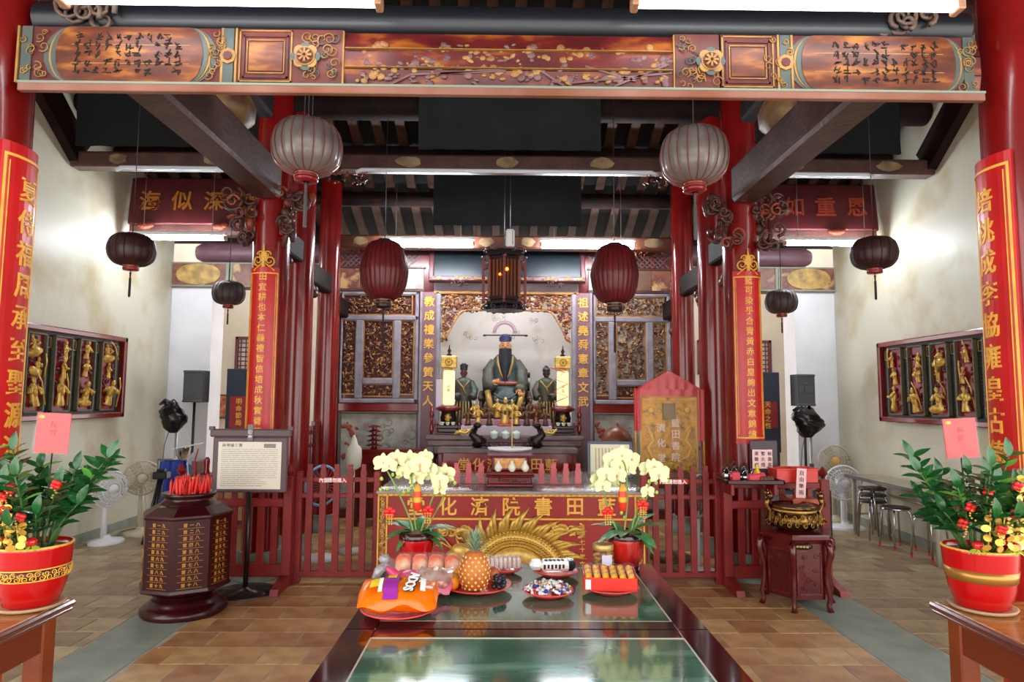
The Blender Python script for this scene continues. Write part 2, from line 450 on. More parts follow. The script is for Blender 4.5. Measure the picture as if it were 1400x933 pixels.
# ---- roof: boards, rafters, purlins
RZ0, RSL, RY0 = 6.05, .40, 4.6
def roofz(y): return RZ0 - (RSL*(y-RY0) if y > RY0 else .45*(RY0-y) if y > 1.7 else .45*(RY0-1.7)+.12*(1.7-y))
b = B()
for y0, y1 in ((-2.0, 1.7), (1.7, RY0), (RY0, 9.75)):  # first stretch is unseen, added over the camera to cut skylight from above
    z0, z1 = roofz(y0)+.08, roofz(y1)+.08
    b.add([(-5, y0, z0), (5, y0, z0), (5, y1, z1), (-5, y1, z1), (-5, y0, z0+.12), (5, y0, z0+.12), (5, y1, z1+.12), (-5, y1, z1+.12)],
          [(0, 1, 2, 3), (7, 6, 5, 4), (0, 4, 5, 1), (2, 6, 7, 3), (0, 3, 7, 4), (1, 5, 6, 2)])
ceil = struct(b, 'ceiling', ROOFB, 'sooty pitched roof boards over the hall with brown rafters and an added unseen front stretch', 'ceiling')
rb = None
for i in range(36):
    x = -4.9+i*.28
    if rb is None:
        b = B(); y0, y1 = RY0, 9.7
        b.bar((0, y0, roofz(y0)+.045), (0, y1, roofz(y1)+.045), .11, .07)
        b.bar((0, 1.75, roofz(1.75)+.045), (0, y0, roofz(y0)+.045), .11, .07)
        o = b.obj('rafter', RAFT, ceil); rb = o.data
    else: o = link('rafter', rb, ceil)
    o.location.x = x
for k, (y, r) in enumerate(((2.3, .11), (3.6, .12), (4.6, .13), (5.7, .12), (6.35, .12), (7.15, .14), (7.9, .12), (8.7, .1))):
    b = B(); b.M = T(0, y, roofz(y)-r) @ RY(pi/2)
    hw = 2.6 if 5 < y < 7 else 4.74
    b.lathe([(r, -hw), (r, hw)], 14)
    b.obj('purlin', WOODD, ceil)

# ---- painted front beam
FB = thing('painted_beam', 'long painted beam with gilt cartouches and a faded opera scene between front columns', 'beam', (0, 2.72, 0), kind='structure')
bx0, bx1 = -2.068, 2.058
seams = (2.968, 3.054, 3.14, 3.226)
SCENE = mat('faded opera painting', '4A0C0E', .45, c2='9A5416', scale=4.5, thr=(.4, .66), c3='621814', detail=10, stretch=(1, 1, 2.5))
FAD = mat('amber lacquer board', '4A1C08', .4, c2='A0621A', scale=5, thr=(.38, .68), c3='6A2E0C', detail=10, stretch=(1, 1, 3.5))
for i in range(3):
    b = B(); bul = (.0, .014, .0)[i]
    b.add([(bx0, 0 if i else .02, seams[i]+.002), (bx1, 0 if i else .02, seams[i]+.002), (bx1, .02 if i == 2 else 0, seams[i+1]-.002), (bx0, .02 if i == 2 else 0, seams[i+1]-.002),
           (bx0, .05, seams[i]+.002), (bx1, .05, seams[i]+.002), (bx1, .05, seams[i+1]-.002), (bx0, .05, seams[i+1]-.002)],
          [(0, 1, 2, 3), (5, 4, 7, 6), (0, 4, 5, 1), (3, 2, 6, 7), (1, 5, 6, 2), (0, 3, 7, 4)])
    b.obj('board', SCENE, FB)
b = B(); b.box(bx0, bx1, .03, .05, 2.96, 3.23); b.obj('core', REDD, FB)
b = B(); b.bbox(bx0, bx1, -.02, .01, 2.935, 2.972, .004); b.obj('lower_rail', mat('pinkish rail', '94685A', .35, c2='7E4A34', scale=3), FB)
b = B(); b.box(bx0, bx1, -.022, -.01, 2.966, 2.976); b.obj('rail_edge', mat('green grey edge', '7C8878', .5), FB)
def X2(px): return (px-690)/900*2.72*1.032-.005
def zs(f): return 2.974+f*.25      # 0..1 up the face
def plate(b, poly, y=-.006, t=.012): b.prism(poly, y, y+t)
g = B(); gr = B(); am = B(); rd = B(); pk = B()
def rect(b, px0, px1, f0, f1, y=-.006, t=.014): b.box(X2(px0), X2(px1), y, y+t, zs(f0), zs(f1))
def frame(b, px0, px1, f0, f1, t, y=-.01):
    t = t*.62
    tz = t/900*2.72/.25
    rect(b, px0, px1, f0, f0+tz, y); rect(b, px0, px1, f1-tz, f1, y); rect(b, px0, px0+t, f0, f1, y); rect(b, px1-t, px1, f0, f1, y)
def scrolls(b, px0, px1, f0, f1, n, seed, y=-.012, r=.03):
    R = random.Random(seed)
    for i in range(n): curl(b, X2(R.uniform(px0, px1)), y, zs(R.uniform(f0, f1)), r*R.uniform(.4, .9), R.uniform(.8, 1.5), .003, R.uniform(0, 6), R.choice((-1, 1)), 4)
for (a, c_, fl) in ((78, 275, 1), (1100, 1312, 1)):
    n = 14
    def oval(x0, x1, bulge, e): # rounded-end cartouche
        P = []
        for i in range(n+1): q = -pi/2+pi*i/n; P.append((X2(x1)+bulge*cos(q), zs(.5+(.5+e)*sin(q))))
        for i in range(n+1): q = pi/2+pi*i/n; P.append((X2(x0)+bulge*cos(q), zs(.5+(.5+e)*sin(q))))
        return P
    rect(rd, a-48, c_+28, .0, 1, -.003)
    plate(gr, oval(a+18, c_-18, .115, -.0), -.007)
    plate(g, oval(a+18, c_-18, .092, -.005), -.010)
    plate(gr, oval(a+18, c_-18, .082, -.01), -.013)
    plate(am, oval(a+18, c_-18, .06, -.02), -.016, .02)
    scrolls(g, a-48, a-16, .08, .92, 12, a); scrolls(g, c_+8, c_+30, .08, .92, 12, c_)
for px in (28, 303, 1070, 1326): rect(gr, px, px+14, 0, 1, -.008)
for px in (22, 300, 319, 1066, 1085): rect(g, px, px+3, 0, 1, -.01)
for px in (304, 1071):
    b_ = [(X2(px+6)+.035*cos(i*pi/4), zs(.5)+.035*sin(i*pi/4)) for i in range(8)]; plate(g, b_, -.014)
    plate(rd, [(X2(px+6)+.02*cos(i*pi/4), zs(.5)+.02*sin(i*pi/4)) for i in range(8)], -.018)
for p0, p1 in ((322, 400), (986, 1064)):
    rect(pk, p0, p1, 0, 1, -.004); frame(g, p0+3, p1-3, .05, .97, 3); frame(rd, p0+8, p1-8, .12, .88, 4); frame(g, p0+13, p1-13, .2, .8, 2)
    rect(am, p0+16, p1-16, .25, .75, -.008)
for p0, p1, c_ in ((400, 466, 416), (925, 988, 973)):
    rect(pk, p0, p1, 0, 1, -.004); scrolls(g, p0+6, p1-6, .06, .94, 16, p0); scrolls(gr, p0+6, p1-6, .1, .9, 10, p1)
    for k in range(4):
        q = k*pi/2; xx, zz = X2(c_)+.04*cos(q), zs(.5)+.04*sin(q)
        plate(gr, [(xx+.024*cos(i*pi/5), zz+.024*sin(i*pi/5)) for i in range(10)], -.016)
        q += pi/4; xx, zz = X2(c_)+.036*cos(q), zs(.5)+.036*sin(q)
        plate(g, [(xx+.024*cos(i*pi/5), zz+.024*sin(i*pi/5)) for i in range(10)], -.018)
    plate(g, [(X2(c_)+.042*cos(i*pi/10), zs(.5)+.042*sin(i*pi/10)) for i in range(20)], -.022, .02)
    plate(rd, [(X2(c_)+.036*cos(i*pi/10), zs(.5)+.036*sin(i*pi/10)) for i in range(20)], -.025, .02)
    for k in range(8): q = k*pi/4; g.bar((X2(c_)+.006*cos(q), -.028, zs(.5)+.006*sin(q)), (X2(c_)+.03*cos(q), -.028, zs(.5)+.03*sin(q)), .009, .009)
rect(g, 466, 468, .02, .98, -.008); rect(g, 922, 924, .02, .98, -.008)
for f in (.335, .665): rect(g, 98, 258, f-.006, f+.006, -.0165, .01); rect(g, 1116, 1296, f-.006, f+.006, -.0165, .01); rect(g, 470, 920, f-.005, f+.005, -.016, .02)
g.obj('gilt_ornament', mat('aged gilt', 'A87E3E', .5, .1, c2='8A5E2A', scale=12), FB); gr.obj('blue_grey_border', mat('blue grey paint', '3E4A4C', .5, c2='4C5248', scale=9), FB)
am.obj('amber_panel', FAD, FB); rd.obj('red_ground', mat('aged red paint', '5E160E', .5, c2='45100C', scale=8), FB); pk.obj('rose_ground', mat('rose paint', '6A2A1E', .5, c2='481A14', scale=8), FB)
# painted figures of the scene and the ink calligraphy
R_ = random.Random(3); f1 = B(); f2 = B()
for i in range(95):
    x = X2(R_.uniform(480, 915)); f = R_.uniform(.1, .75); b = f1 if R_.random() < .5 else f2
    for k in range(3):
        l = R_.uniform(.006, .022)
        b.ball((x+R_.uniform(-.025, .025), .002, zs(f)+R_.uniform(-.02, .02)), (l, .006, l*R_.uniform(.3, 1)), 7, 4, Matrix.Rotation(R_.uniform(-.6, .6), 3, 'Y'))
        b.prism([(xx+l*cos(a+q)*R_.uniform(.4, 1), zz+l*.5*sin(a+q)*R_.uniform(.4, 1)) for q in [i_*pi/4 for i_ in range(8)]], -.003, .02)
for p0, f0, p1, f1_ in ((530, .02, 560, .22), (560, .22, 690, .3), (600, .24, 700, .35), (780, .1, 920, .3), (840, .05, 915, .45), (740, .3, 770, .05), (800, .4, 870, .15)):
    f2.bar((X2(p0), -.002, zs(f0)), (X2(p1), -.002, zs(f1_)), .008, .008)
f1.obj('painted_figures', mat('pale ochre figures', 'A67E44', .5, c2='84522C', scale=9), FB); f2.obj('painted_furniture', mat('mauve grey paint', '7A5A58', .5, c2='5E3C40', scale=9), FB)
b = B()
for x0, x1 in ((100, 250), (1140, 1290)):
    n = 11
    for c_ in range(n):
        for r in range(5):
            x = X2(x0+(x1-x0)*(c_+.5)/n); z = zs(.8-.15*r)
            if R_.random() < .2: continue
            for k in range(4):
                a = R_.choice((0, .3, pi/2, 1.2, 2.3)); l = R_.uniform(.006, .016)
                xx, zz = x+R_.uniform(-.01, .01), z+R_.uniform(-.012, .012)
                b.bar((xx-l*cos(a), -.018, zz-l*sin(a)), (xx+l*cos(a), -.018, zz+l*sin(a)), .004, R_.uniform(.002, .005))
b.obj('ink_calligraphy', INKB, FB)
# dark log over the beam
b = B(); b.M = T(0, 2.83, 3.31) @ RY(pi/2); b.lathe([(.085, bx0), (.085, bx1)], 14)
tag(b.obj('round_log', mat('dark blue black log', '16181E', .35), None), 'dark round log lying over the painted front beam', 'beam', kind='structure')

# ---- columns and couplet boards
def couplet(parent, R, ang, half, z0, z1, text, size, board, top_orn, zc=None, sp=None):
    """a half-round board hugging the column, facing angle ang (0 = towards -y)"""
    def pt(th, z, r): q = ang+th; return (r*sin(q), -r*cos(q), z)
    ro = R+.022; b = B(); n = 10
    vs = []; fs = []
    for i in range(n+1):
        th = -half+2*half*i/n
        vs += [pt(th, z0, R-.01), pt(th, z0, ro), pt(th, z1, ro), pt(th, z1, R-.01)]
    for i in range(n):
        o = i*4; fs += [(o+1, o+5, o+6, o+2), (o, o+4, o+5, o+1), (o+2, o+6, o+7, o+3)]
    fs += [(0, 1, 2, 3), (n*4+3, n*4+2, n*4+1, n*4)]
    b.add(vs, fs); cb = b.obj('couplet_board', board, parent)
    b = B(); e = .05; w_ = half*.93
    for (t0, t1, a0, a1) in ((-w_, -w_+.05, z0+e, z1-e), (w_-.05, w_, z0+e, z1-e), (-w_, w_, z0+e, z0+e+.012), (-w_, w_, z1-e-.012, z1-e),
                             (-w_+.1, -w_+.12, z0+e*1.6, z1-e*1.6), (w_-.12, w_-.1, z0+e*1.6, z1-e*1.6)):
        m_ = 8 if t1-t0 > .3 else 1
        for i in range(m_):
            u0, u1 = t0+(t1-t0)*i/m_, t0+(t1-t0)*(i+1)/m_
            b.add([pt(u0, a0, ro), pt(u1, a0, ro), pt(u1, a1, ro), pt(u0, a1, ro), pt(u0, a0, ro+.004), pt(u1, a0, ro+.004), pt(u1, a1, ro+.004), pt(u0, a1, ro+.004)],
                  [(4, 5, 6, 7), (0, 1, 5, 4), (3, 7, 6, 2), (0, 4, 7, 3), (1, 2, 6, 5)])
    if top_orn:
        def cw(p): q = p[0]/ro; return pt(q, p[2], ro-p[1])
        t = B()
        for d in (-1, 1): curl(t, d*.055, 0, z1+.06, .05, 1.3, .009, -pi/2 if d > 0 else -pi/2, d, 5); curl(t, d*.03, 0, z1+.12, .035, 1.2, .008, 0, d, 5)
        t.tube([(0, 0, z1), (0, 0, z1+.22)], [.02, .004], 5); t.ball((0, 0, z1+.1), (.035, .012, .06), 6, 4)
        for d in (-1, 1): t.tube([(d*.1, 0, z1-.03), (0, 0, z1+.05)], .008, 4)
        b.add([cw(p) for p in t.v], t.f)
    b.obj('gilt_border', GOLDP, cb)
    b = B(); zc = zc or (z0+z1)/2
    b.text(text, size, (0, 0, zc), .004, sp or (z1-z0-2*e)/len(text)*.97, True, lambda p: pt(p[0]/ro, p[2], ro-p[1]), .012)
    b.obj('lettering', GOLDP, cb)
for s, tx, lab in ((-1, '夏侍福周承至聖源流', 'left'), (1, '培桃成李協雍皇古德', 'right')):
    X = -2.275 if s < 0 else 2.315; R = .175
    t = thing('red_column', 'tall red lacquered front column at %s carrying an inward facing gilt couplet' % lab, 'column', (X, 2.8, 0), kind='thing')
    b = B(); b.lathe([(.28, 0), (.28, .06), (.22, .1), (.24, .16), (.21, .24)], 28); b.obj('stone_base', CONC, t)
    b = B(); b.lathe([(R, .24), (R+.006, 1.5), (R+.004, 2.6), (R-.006, 3.6), (R-.01, 5.2)], 32); b.obj('shaft', RED, t)
    couplet(t, R+.004, -s*radians(98), radians(40), .35, 2.72, tx, .115, REDB, False, 1.98, .138)
for s, tx, lab in ((-1, '田宜耕也本仁義禮智信培成秋實菁華', 'left'), (1, '藍可染乎合青黃赤白皇絢出文章錦繡', 'right')):
    X = -2.264 if s < 0 else 2.295
    t = thing('red_column', 'red inner column at %s with a front facing gilt framed couplet board' % lab, 'column', (X, 6.3, 0), kind='thing')
    b = B(); b.lathe([(.26, 0), (.26, .06), (.2, .1), (.22, .16), (.2, .24)], 24); b.obj('stone_base', CONC, t)
    b = B(); b.lathe([(.168, .24), (.172, 1.5), (.17, 3.0), (.165, 5.2)], 28); b.obj('shaft', RED, t)
    couplet(t, .171, 0, radians(44), 1.24, 2.86, tx, .078, REDB, True, None, .096)
    for yy, rr, wh in ((7.2, .15, 'second'), (8.4, .14, 'third')):
        t = thing('red_column', 'plain slim red column standing %s from the front in the %s row' % (wh, lab), 'column', (X, yy, 0), kind='thing')
        b = B(); b.lathe([(rr+.08, 0), (rr+.08, .06), (rr+.02, .12), (rr+.03, .2)], 20); b.obj('stone_base', CONC, t)
        b = B(); b.lathe([(rr, .2), (rr+.003, 1.5), (rr-.004, roofz(yy)-.1)], 24); b.obj('shaft', RED, t)

# ---- longitudinal beams on the column rows, with brackets
for s, lab in ((-1, 'left'), (1, 'right')):
    X = -2.25 if s < 0 else 2.28
    t = thing('longitudinal_beam', 'dark timber beam running back from the %s front column to the inner column' % lab, 'beam', (X, 0, 0), kind='structure')
    b = B(); b.bbox(-.13, .13, 2.99, 6.12, 3.52, 3.86, .03); b.obj('timber', WOODB, t)
    b = B(); b.bbox(-.075, .075, 3.2, 6.0, 4.25, 4.5, .03); b.obj('upper_timber', WOODD, t)
    for y in (3.5, 4.4, 5.3):
        b = B(); b.lathe([(.07, 0), (.15, .08), (.16, .2), (.1, .32), (.07, .39)], 12, sy=1.3, c=(0, y, 3.86)); b.obj('melon_strut', mat('painted strut', '5A3426', .5, c2='8A6A3C', scale=8), t)
    for y0, z0 in ((4.0, 4.5), (4.9, 4.5)):
        b = B(); b.lathe([(.06, 0), (.13, .08), (.13, .2), (.06, .34)], 12, c=(0, y0, z0)); b.obj('upper_strut', WOODD, t)
    # carved dragon brackets on both sides of the inner column
    R_ = random.Random(20+s)
    for side in (-1, 1):
        b = B()
        for i in range(22):
            q = R_.random(); xx = side*(.1+.3*R_.random()*(1-.45*q)); zz = 3.1+.46*(1-q)
            b.m = 0 if R_.random() < .75 else 1
            if R_.random() < .65: curl(b, xx, -.1+R_.uniform(-.1, .1), zz, R_.uniform(.04, .09), R_.uniform(.8, 1.4), .016, R_.uniform(0, 6), R_.choice((-1, 1)), 5)
            else: b.ball((xx, R_.uniform(-.08, .08), zz), (R_.uniform(.03, .07), .05, R_.uniform(.03, .08)), 7, 5)
        b.m = 0
        curl(b, side*.33, -.1, 3.48, .11, 1.5, .024, pi/2, side, 7)
        b.tube([(side*.17, -.12, 3.05), (side*.22, -.13, 3.2), (side*.22, -.1, 3.35)], [.03, .02, .015], 6)
        tag(b.obj('dragon_bracket', [CARV, mat('reddish carving', '8A3A22', .45)]), 'dark carved dragon bracket on the %s of the %s inner column capital' % ('aisle side' if side == s else 'nave side', lab), 'bracket').location = (X, 6.2, 0)
    b = B(); R_ = random.Random(60+s)
    for i in range(16):
        q = R_.random(); curl(b, -s*(.16+.32*q*R_.random()), R_.uniform(-.03, .03), 3.29+.32*(1-q*.8), R_.uniform(.03, .08), R_.uniform(.8, 1.5), .012, R_.uniform(0, 6), R_.choice((-1, 1)), 5)
    tag(b.obj('corner_carving', mat('greyed carving', '4A3C3A', .5, c2='6A5040', scale=10)), 'openwork corner carving beside the %s end of the painted beam' % lab, 'bracket').location = (X-s*.2, 2.74, -.1)
    # inner tie beams seen between the receding columns
    for y0, y1, z in ((6.47, 7.05, 3.1), (7.35, 8.25, 2.95), (8.5, 9.15, 2.75)):
        t2 = B(); t2.bbox(X-.07, X+.07, y0, y1, z, z+.24, .02)
        tag(t2.obj('tie_beam', WOODD), 'short dark tie beam %s on the %s row of columns' % ({3.1: 'between first and second column', 2.95: 'between second and third column', 2.75: 'joining third column and altar wall'}[z], lab), 'beam', kind='structure')
        b = B(); R_ = random.Random(int(y0*10)+s)
        for i in range(10):
            q = R_.random()
            curl(b, 0, 0, -.02-.2*q, R_.uniform(.03, .06), 1.2, .014, R_.uniform(0, 6), R_.choice((-1, 1)), 5)
            b.ball((R_.uniform(-.05, .05), R_.uniform(-.1, .1), -.05-.22*q), (.05, .05, .05), 6, 4)
        o = b.obj('bracket_carving', CARV); o.location = (X-s*.0, y0+.16, z)
        tag(o, 'small dark bracket carving under the %s tie beam %s' % (lab, {3.1: 'nearest the hall', 2.95: 'midway back', 2.75: 'at the altar wall'}[z]), 'bracket')
    # sloping verge timber on the side wall
    b = B(); xx = XL+.06 if s < 0 else XR-.06
    b.bar((xx, 5.2, 5.75), (xx, 7.1, 4.3), .1, .3)
    tag(b.obj('verge_timber', WOODD), 'dark sloping timber against the upper %s wall' % lab, 'beam', kind='structure')

# ---- transverse beams
def tbeam(name, y, z0, z1, x0, x1, m, label, patches=None, th=.18):
    t = thing(name, label, 'beam', (0, y, 0), kind='structure')
    b = B(); b.bbox(x0, x1, 0, th, z0, z1, .02); b.obj('timber', m, t)
    if patches:
        b = B(); R_ = random.Random(int(y*100))
        for i in range(patches):
            x = x0+(x1-x0)*(i+.5)/patches; k = R_.uniform(.1, .2)
            b.prism([(x+k*cos(a*pi/6)*R_.uniform(.7, 1), (z0+z1)/2+(z1-z0)*.42*sin(a*pi/6)*R_.uniform(.7, 1)) for a in range(12)], -.008, .01)
        b.obj('painted_patch', mat('faded cream paint', 'A08862', .6, c2='6A4E3A', scale=7), t)
    return t
tbeam('transverse_beam', 7.0, 4.13, 4.3, -4.74, 4.74, WOODB, 'long dark beam crossing the whole hall above the inner columns', 9)
tbeam('transverse_beam', 8.6, 3.63, 3.8, -2.2, 2.25, mat('orange brown beam', '6E3A26', .45, c2='4A2A20', scale=5), 'painted beam over the altar behind the central tube lights', 8)
R_ = random.Random(5)
for s, lab in ((-1, 'left'), (1, 'right')):
    b = carve(.62, .22, 60, 31+s); o = b.obj('frieze_carving', [mat('red brown gilt', '8A3A1E', .4, .3), CARV]); o.location = (s*1.85+.02, 8.62, 3.5)
    tag(o, 'red gilt carved frieze under the altar beam at its %s end' % lab, 'carving')
    b = carve(.5, .2, 40, 71+s); o = b.obj('frieze_carving', [CARV, mat('red brown gilt', '8A3A1E', .4, .3)]); o.location = (s*1.72+.02, 6.98, 4.02)
    tag(o, 'dark carved bracket cluster under the transverse beam near the %s inner column' % lab, 'carving')
# hanging dark cloths / blackened panels under the roof
for x0, x1, y, z0, z1, lab in ((-.95, 1.03, 6.92, 4.33, 5.15, 'black cloth panel hung above the middle of the transverse beam'),
                               (-.93, .98, 8.3, 3.86, 4.6, 'black cloth panel hung above the altar beam'),
                               (-4.62, -2.5, 6.9, 4.32, 5.2, 'black sheet screening the roof space over the left aisle'),
                               (2.5, 4.3, 6.9, 4.32, 5.2, 'black sheet screening the roof space over the right aisle')):
    b = B(); n = 24
    b.grid(lambda u, v: (x0+(x1-x0)*u, .012*sin(u*40)+.008*sin(v*9), z0+(z1-z0)*v), 48, 6)
    b.grid(lambda u, v: (x1-(x1-x0)*u, .02+.012*sin((1-u)*40)+.008*sin(v*9), z0+(z1-z0)*v), 48, 6)
    o = b.obj('hanging_cloth', BLACKC if 'panel' in lab else mat('dark sheet', '0E1013', .9)); o.location.y = y; tag(o, lab, 'cloth')
# thin white conduit along the transverse beam
for x0, x1, lab in ((-4.2, -2.75, 'left'), (-1.62, 1.64, 'middle'), (2.95, 4.0, 'right')):
    b = B(); z = 4.1
    b.tube([(x0, 6.95, z-.03), (x0+.06, 6.95, z), (x0+.12, 6.95, z), (x1-.12, 6.95, z), (x1-.06, 6.95, z), (x1, 6.95, z-.03)], .022, 8)
    tag(b.obj('white_conduit', CONDUIT), 'thin white conduit along the %s stretch of the transverse beam' % lab, 'conduit')

# ---- name boards 義深似海 / 恩重如山
for s, tx, lab in ((-1, '海似深義', 'left'), (1, '山如重恩', 'right')):
    t = thing('inscribed_board', 'dark red horizontal board with four large %s characters over the %s aisle' % ('gold' if s < 0 else 'red', lab), 'board', (s*3.88, 8.15, 3.8))
    b = B(); b.M = RX(radians(-6)); b.bbox(-.865, .865, 0, .05, 0, .62, .015); b.obj('panel', mat('plaque red', '5E1A20', .5, c2='4E1418', scale=4), t)
    b = B(); b.M = RX(radians(-6)); b.letters('gilt_character', tx, .27, (0, -.002, .31), .012, .405, mat('plaque gold', 'C07A2C', .45, .2) if s < 0 else mat('plaque vermilion', 'A8402A', .5), t)
    b = B()
    for d in (-.62, .3): b.ball((d, -.03, -.03), (.1, .04, .05), 8, 5); b.ball((d+.07, -.04, -.02), (.05, .03, .04), 8, 5)
    b.obj('carved_bracket', mat('reddish carving', '8A3A22', .45), t)
    b = B(); b.box(-.865, .865, .06, .2, -.12, -.0); b.obj('ledge', WOODB, t)

# ---- fluorescent tubes
def tube_light(name, x0, x1, y, z, emis, label, twin=1, tilt=0, rt=.018):
    t = thing(name, label, 'light', ((x0+x1)/2, y, z)); L_ = (x1-x0)/2; t.rotation_euler = (0, tilt, 0)
    b = B()
    for k in range(twin): b.M = T(0, (k-(twin-1)/2)*.05, 0) @ RY(pi/2); b.lathe([(rt, -L_+.03), (rt, L_-.03)], 12)
    b.obj('tube', emis, t)
    b = B(); b.bbox(-L_, L_, -.03, .03, rt+.014, rt+.06, .008); b.obj('housing', WHITE, t)
    for d in (-1, 1):
        b = B(); b.bbox(min(d*L_, d*(L_-.03)), max(d*L_, d*(L_-.03)), -.035, .035, -.022, .03, .006); b.obj('lamp_holder', FIXT, t)
    b = B()
    for d in (-1, 1): b.tube([(d*L_*.7, 0, .07), (d*L_*.7, 0, roofz(y)-z+.06 if y > 5 else .5)], .004, 5)
    b.obj('hanger', GREYM, t)
tube_light('fluorescent_light', -1.79, -.5, 2.52, 3.226, TUBEN, 'bright tube light at the top left in front of the painted beam')
tube_light('fluorescent_light', .5, 1.84, 2.52, 3.238, TUBEN, 'bright tube light at the top right in front of the painted beam')
for x0, x1, lab in ((-4.63, -3.43, 'lit tube light under the left gold lettered board'), (-1.61, -.4, 'lit tube light left of the hexagonal palace lantern'),
                    (.45, 1.7, 'lit tube light right of the hexagonal palace lantern'), (3.46, 4.65, 'lit tube light under the right red lettered board')):
    tube_light('fluorescent_light', x0, x1, 8.0 if abs(x0) > 3 else 8.45, 3.58 if abs(x0) > 3 else 3.64, TUBEF, lab, 1, 0, .022 if abs(x0) > 3 else .04)
# ================================================================ ALTAR WALL
AY = 9.2
b = B()
b.box(-2.42, -.965, AY, AY+.12, 0, 3.75); b.box(1.005, 2.46, AY, AY+.12, 0, 3.75)
b.box(-.965, 1.005, AY, AY+.12, 3.085, 3.75); b.box(-.965, 1.005, AY, AY+.12, 0, 1.19)
struct(b, 'wall_back', REDD, 'red timber altar wall with a niche in its middle', 'wall')
b = B(); b.box(-1.1, 1.15, 10.15, 10.25, .9, 3.4); b.box(-1.1, -.97, AY+.12, 10.15, .9, 3.4); b.box(1.01, 1.15, AY+.12, 10.15, .9, 3.4); b.box(-1.1, 1.15, AY+.12, 10.25, 1.1, 1.19); b.box(-1.1, 1.15, AY+.12, 10.25, 3.4, 3.5)
struct(b, 'wall_niche', WALLP, 'pale painted wall of the deity niche', 'wall')
# faint ink landscape on the niche wall
b = B(); R_ = random.Random(8)
for c_, z_ in ((-.55, 2.6), (.55, 2.55), (.4, 2.85), (-.1, 2.9), (.15, 2.62)):
    for k in range(5): curl(b, c_+R_.uniform(-.1, .1), 10.148, z_+R_.uniform(-.04, .04), .035, 1, .003, R_.uniform(0, 6), 1, 4)
n = b.obj('ink_drawing', INK, bpy.data.objects['wall_niche'])
b = B(); b.tube([(.16*cos(q*pi/12), 10.148, 2.66+.16*sin(q*pi/12)) for q in range(13)], .03, 6); b.obj('painted_halo', mat('mauve paint', 'D6B4C4', .6), bpy.data.objects['wall_niche'])
def wx(px): return (px-690)/900*AY
def wz(py): return 1.65+(544.5-py)/900*AY*1.0115+.005
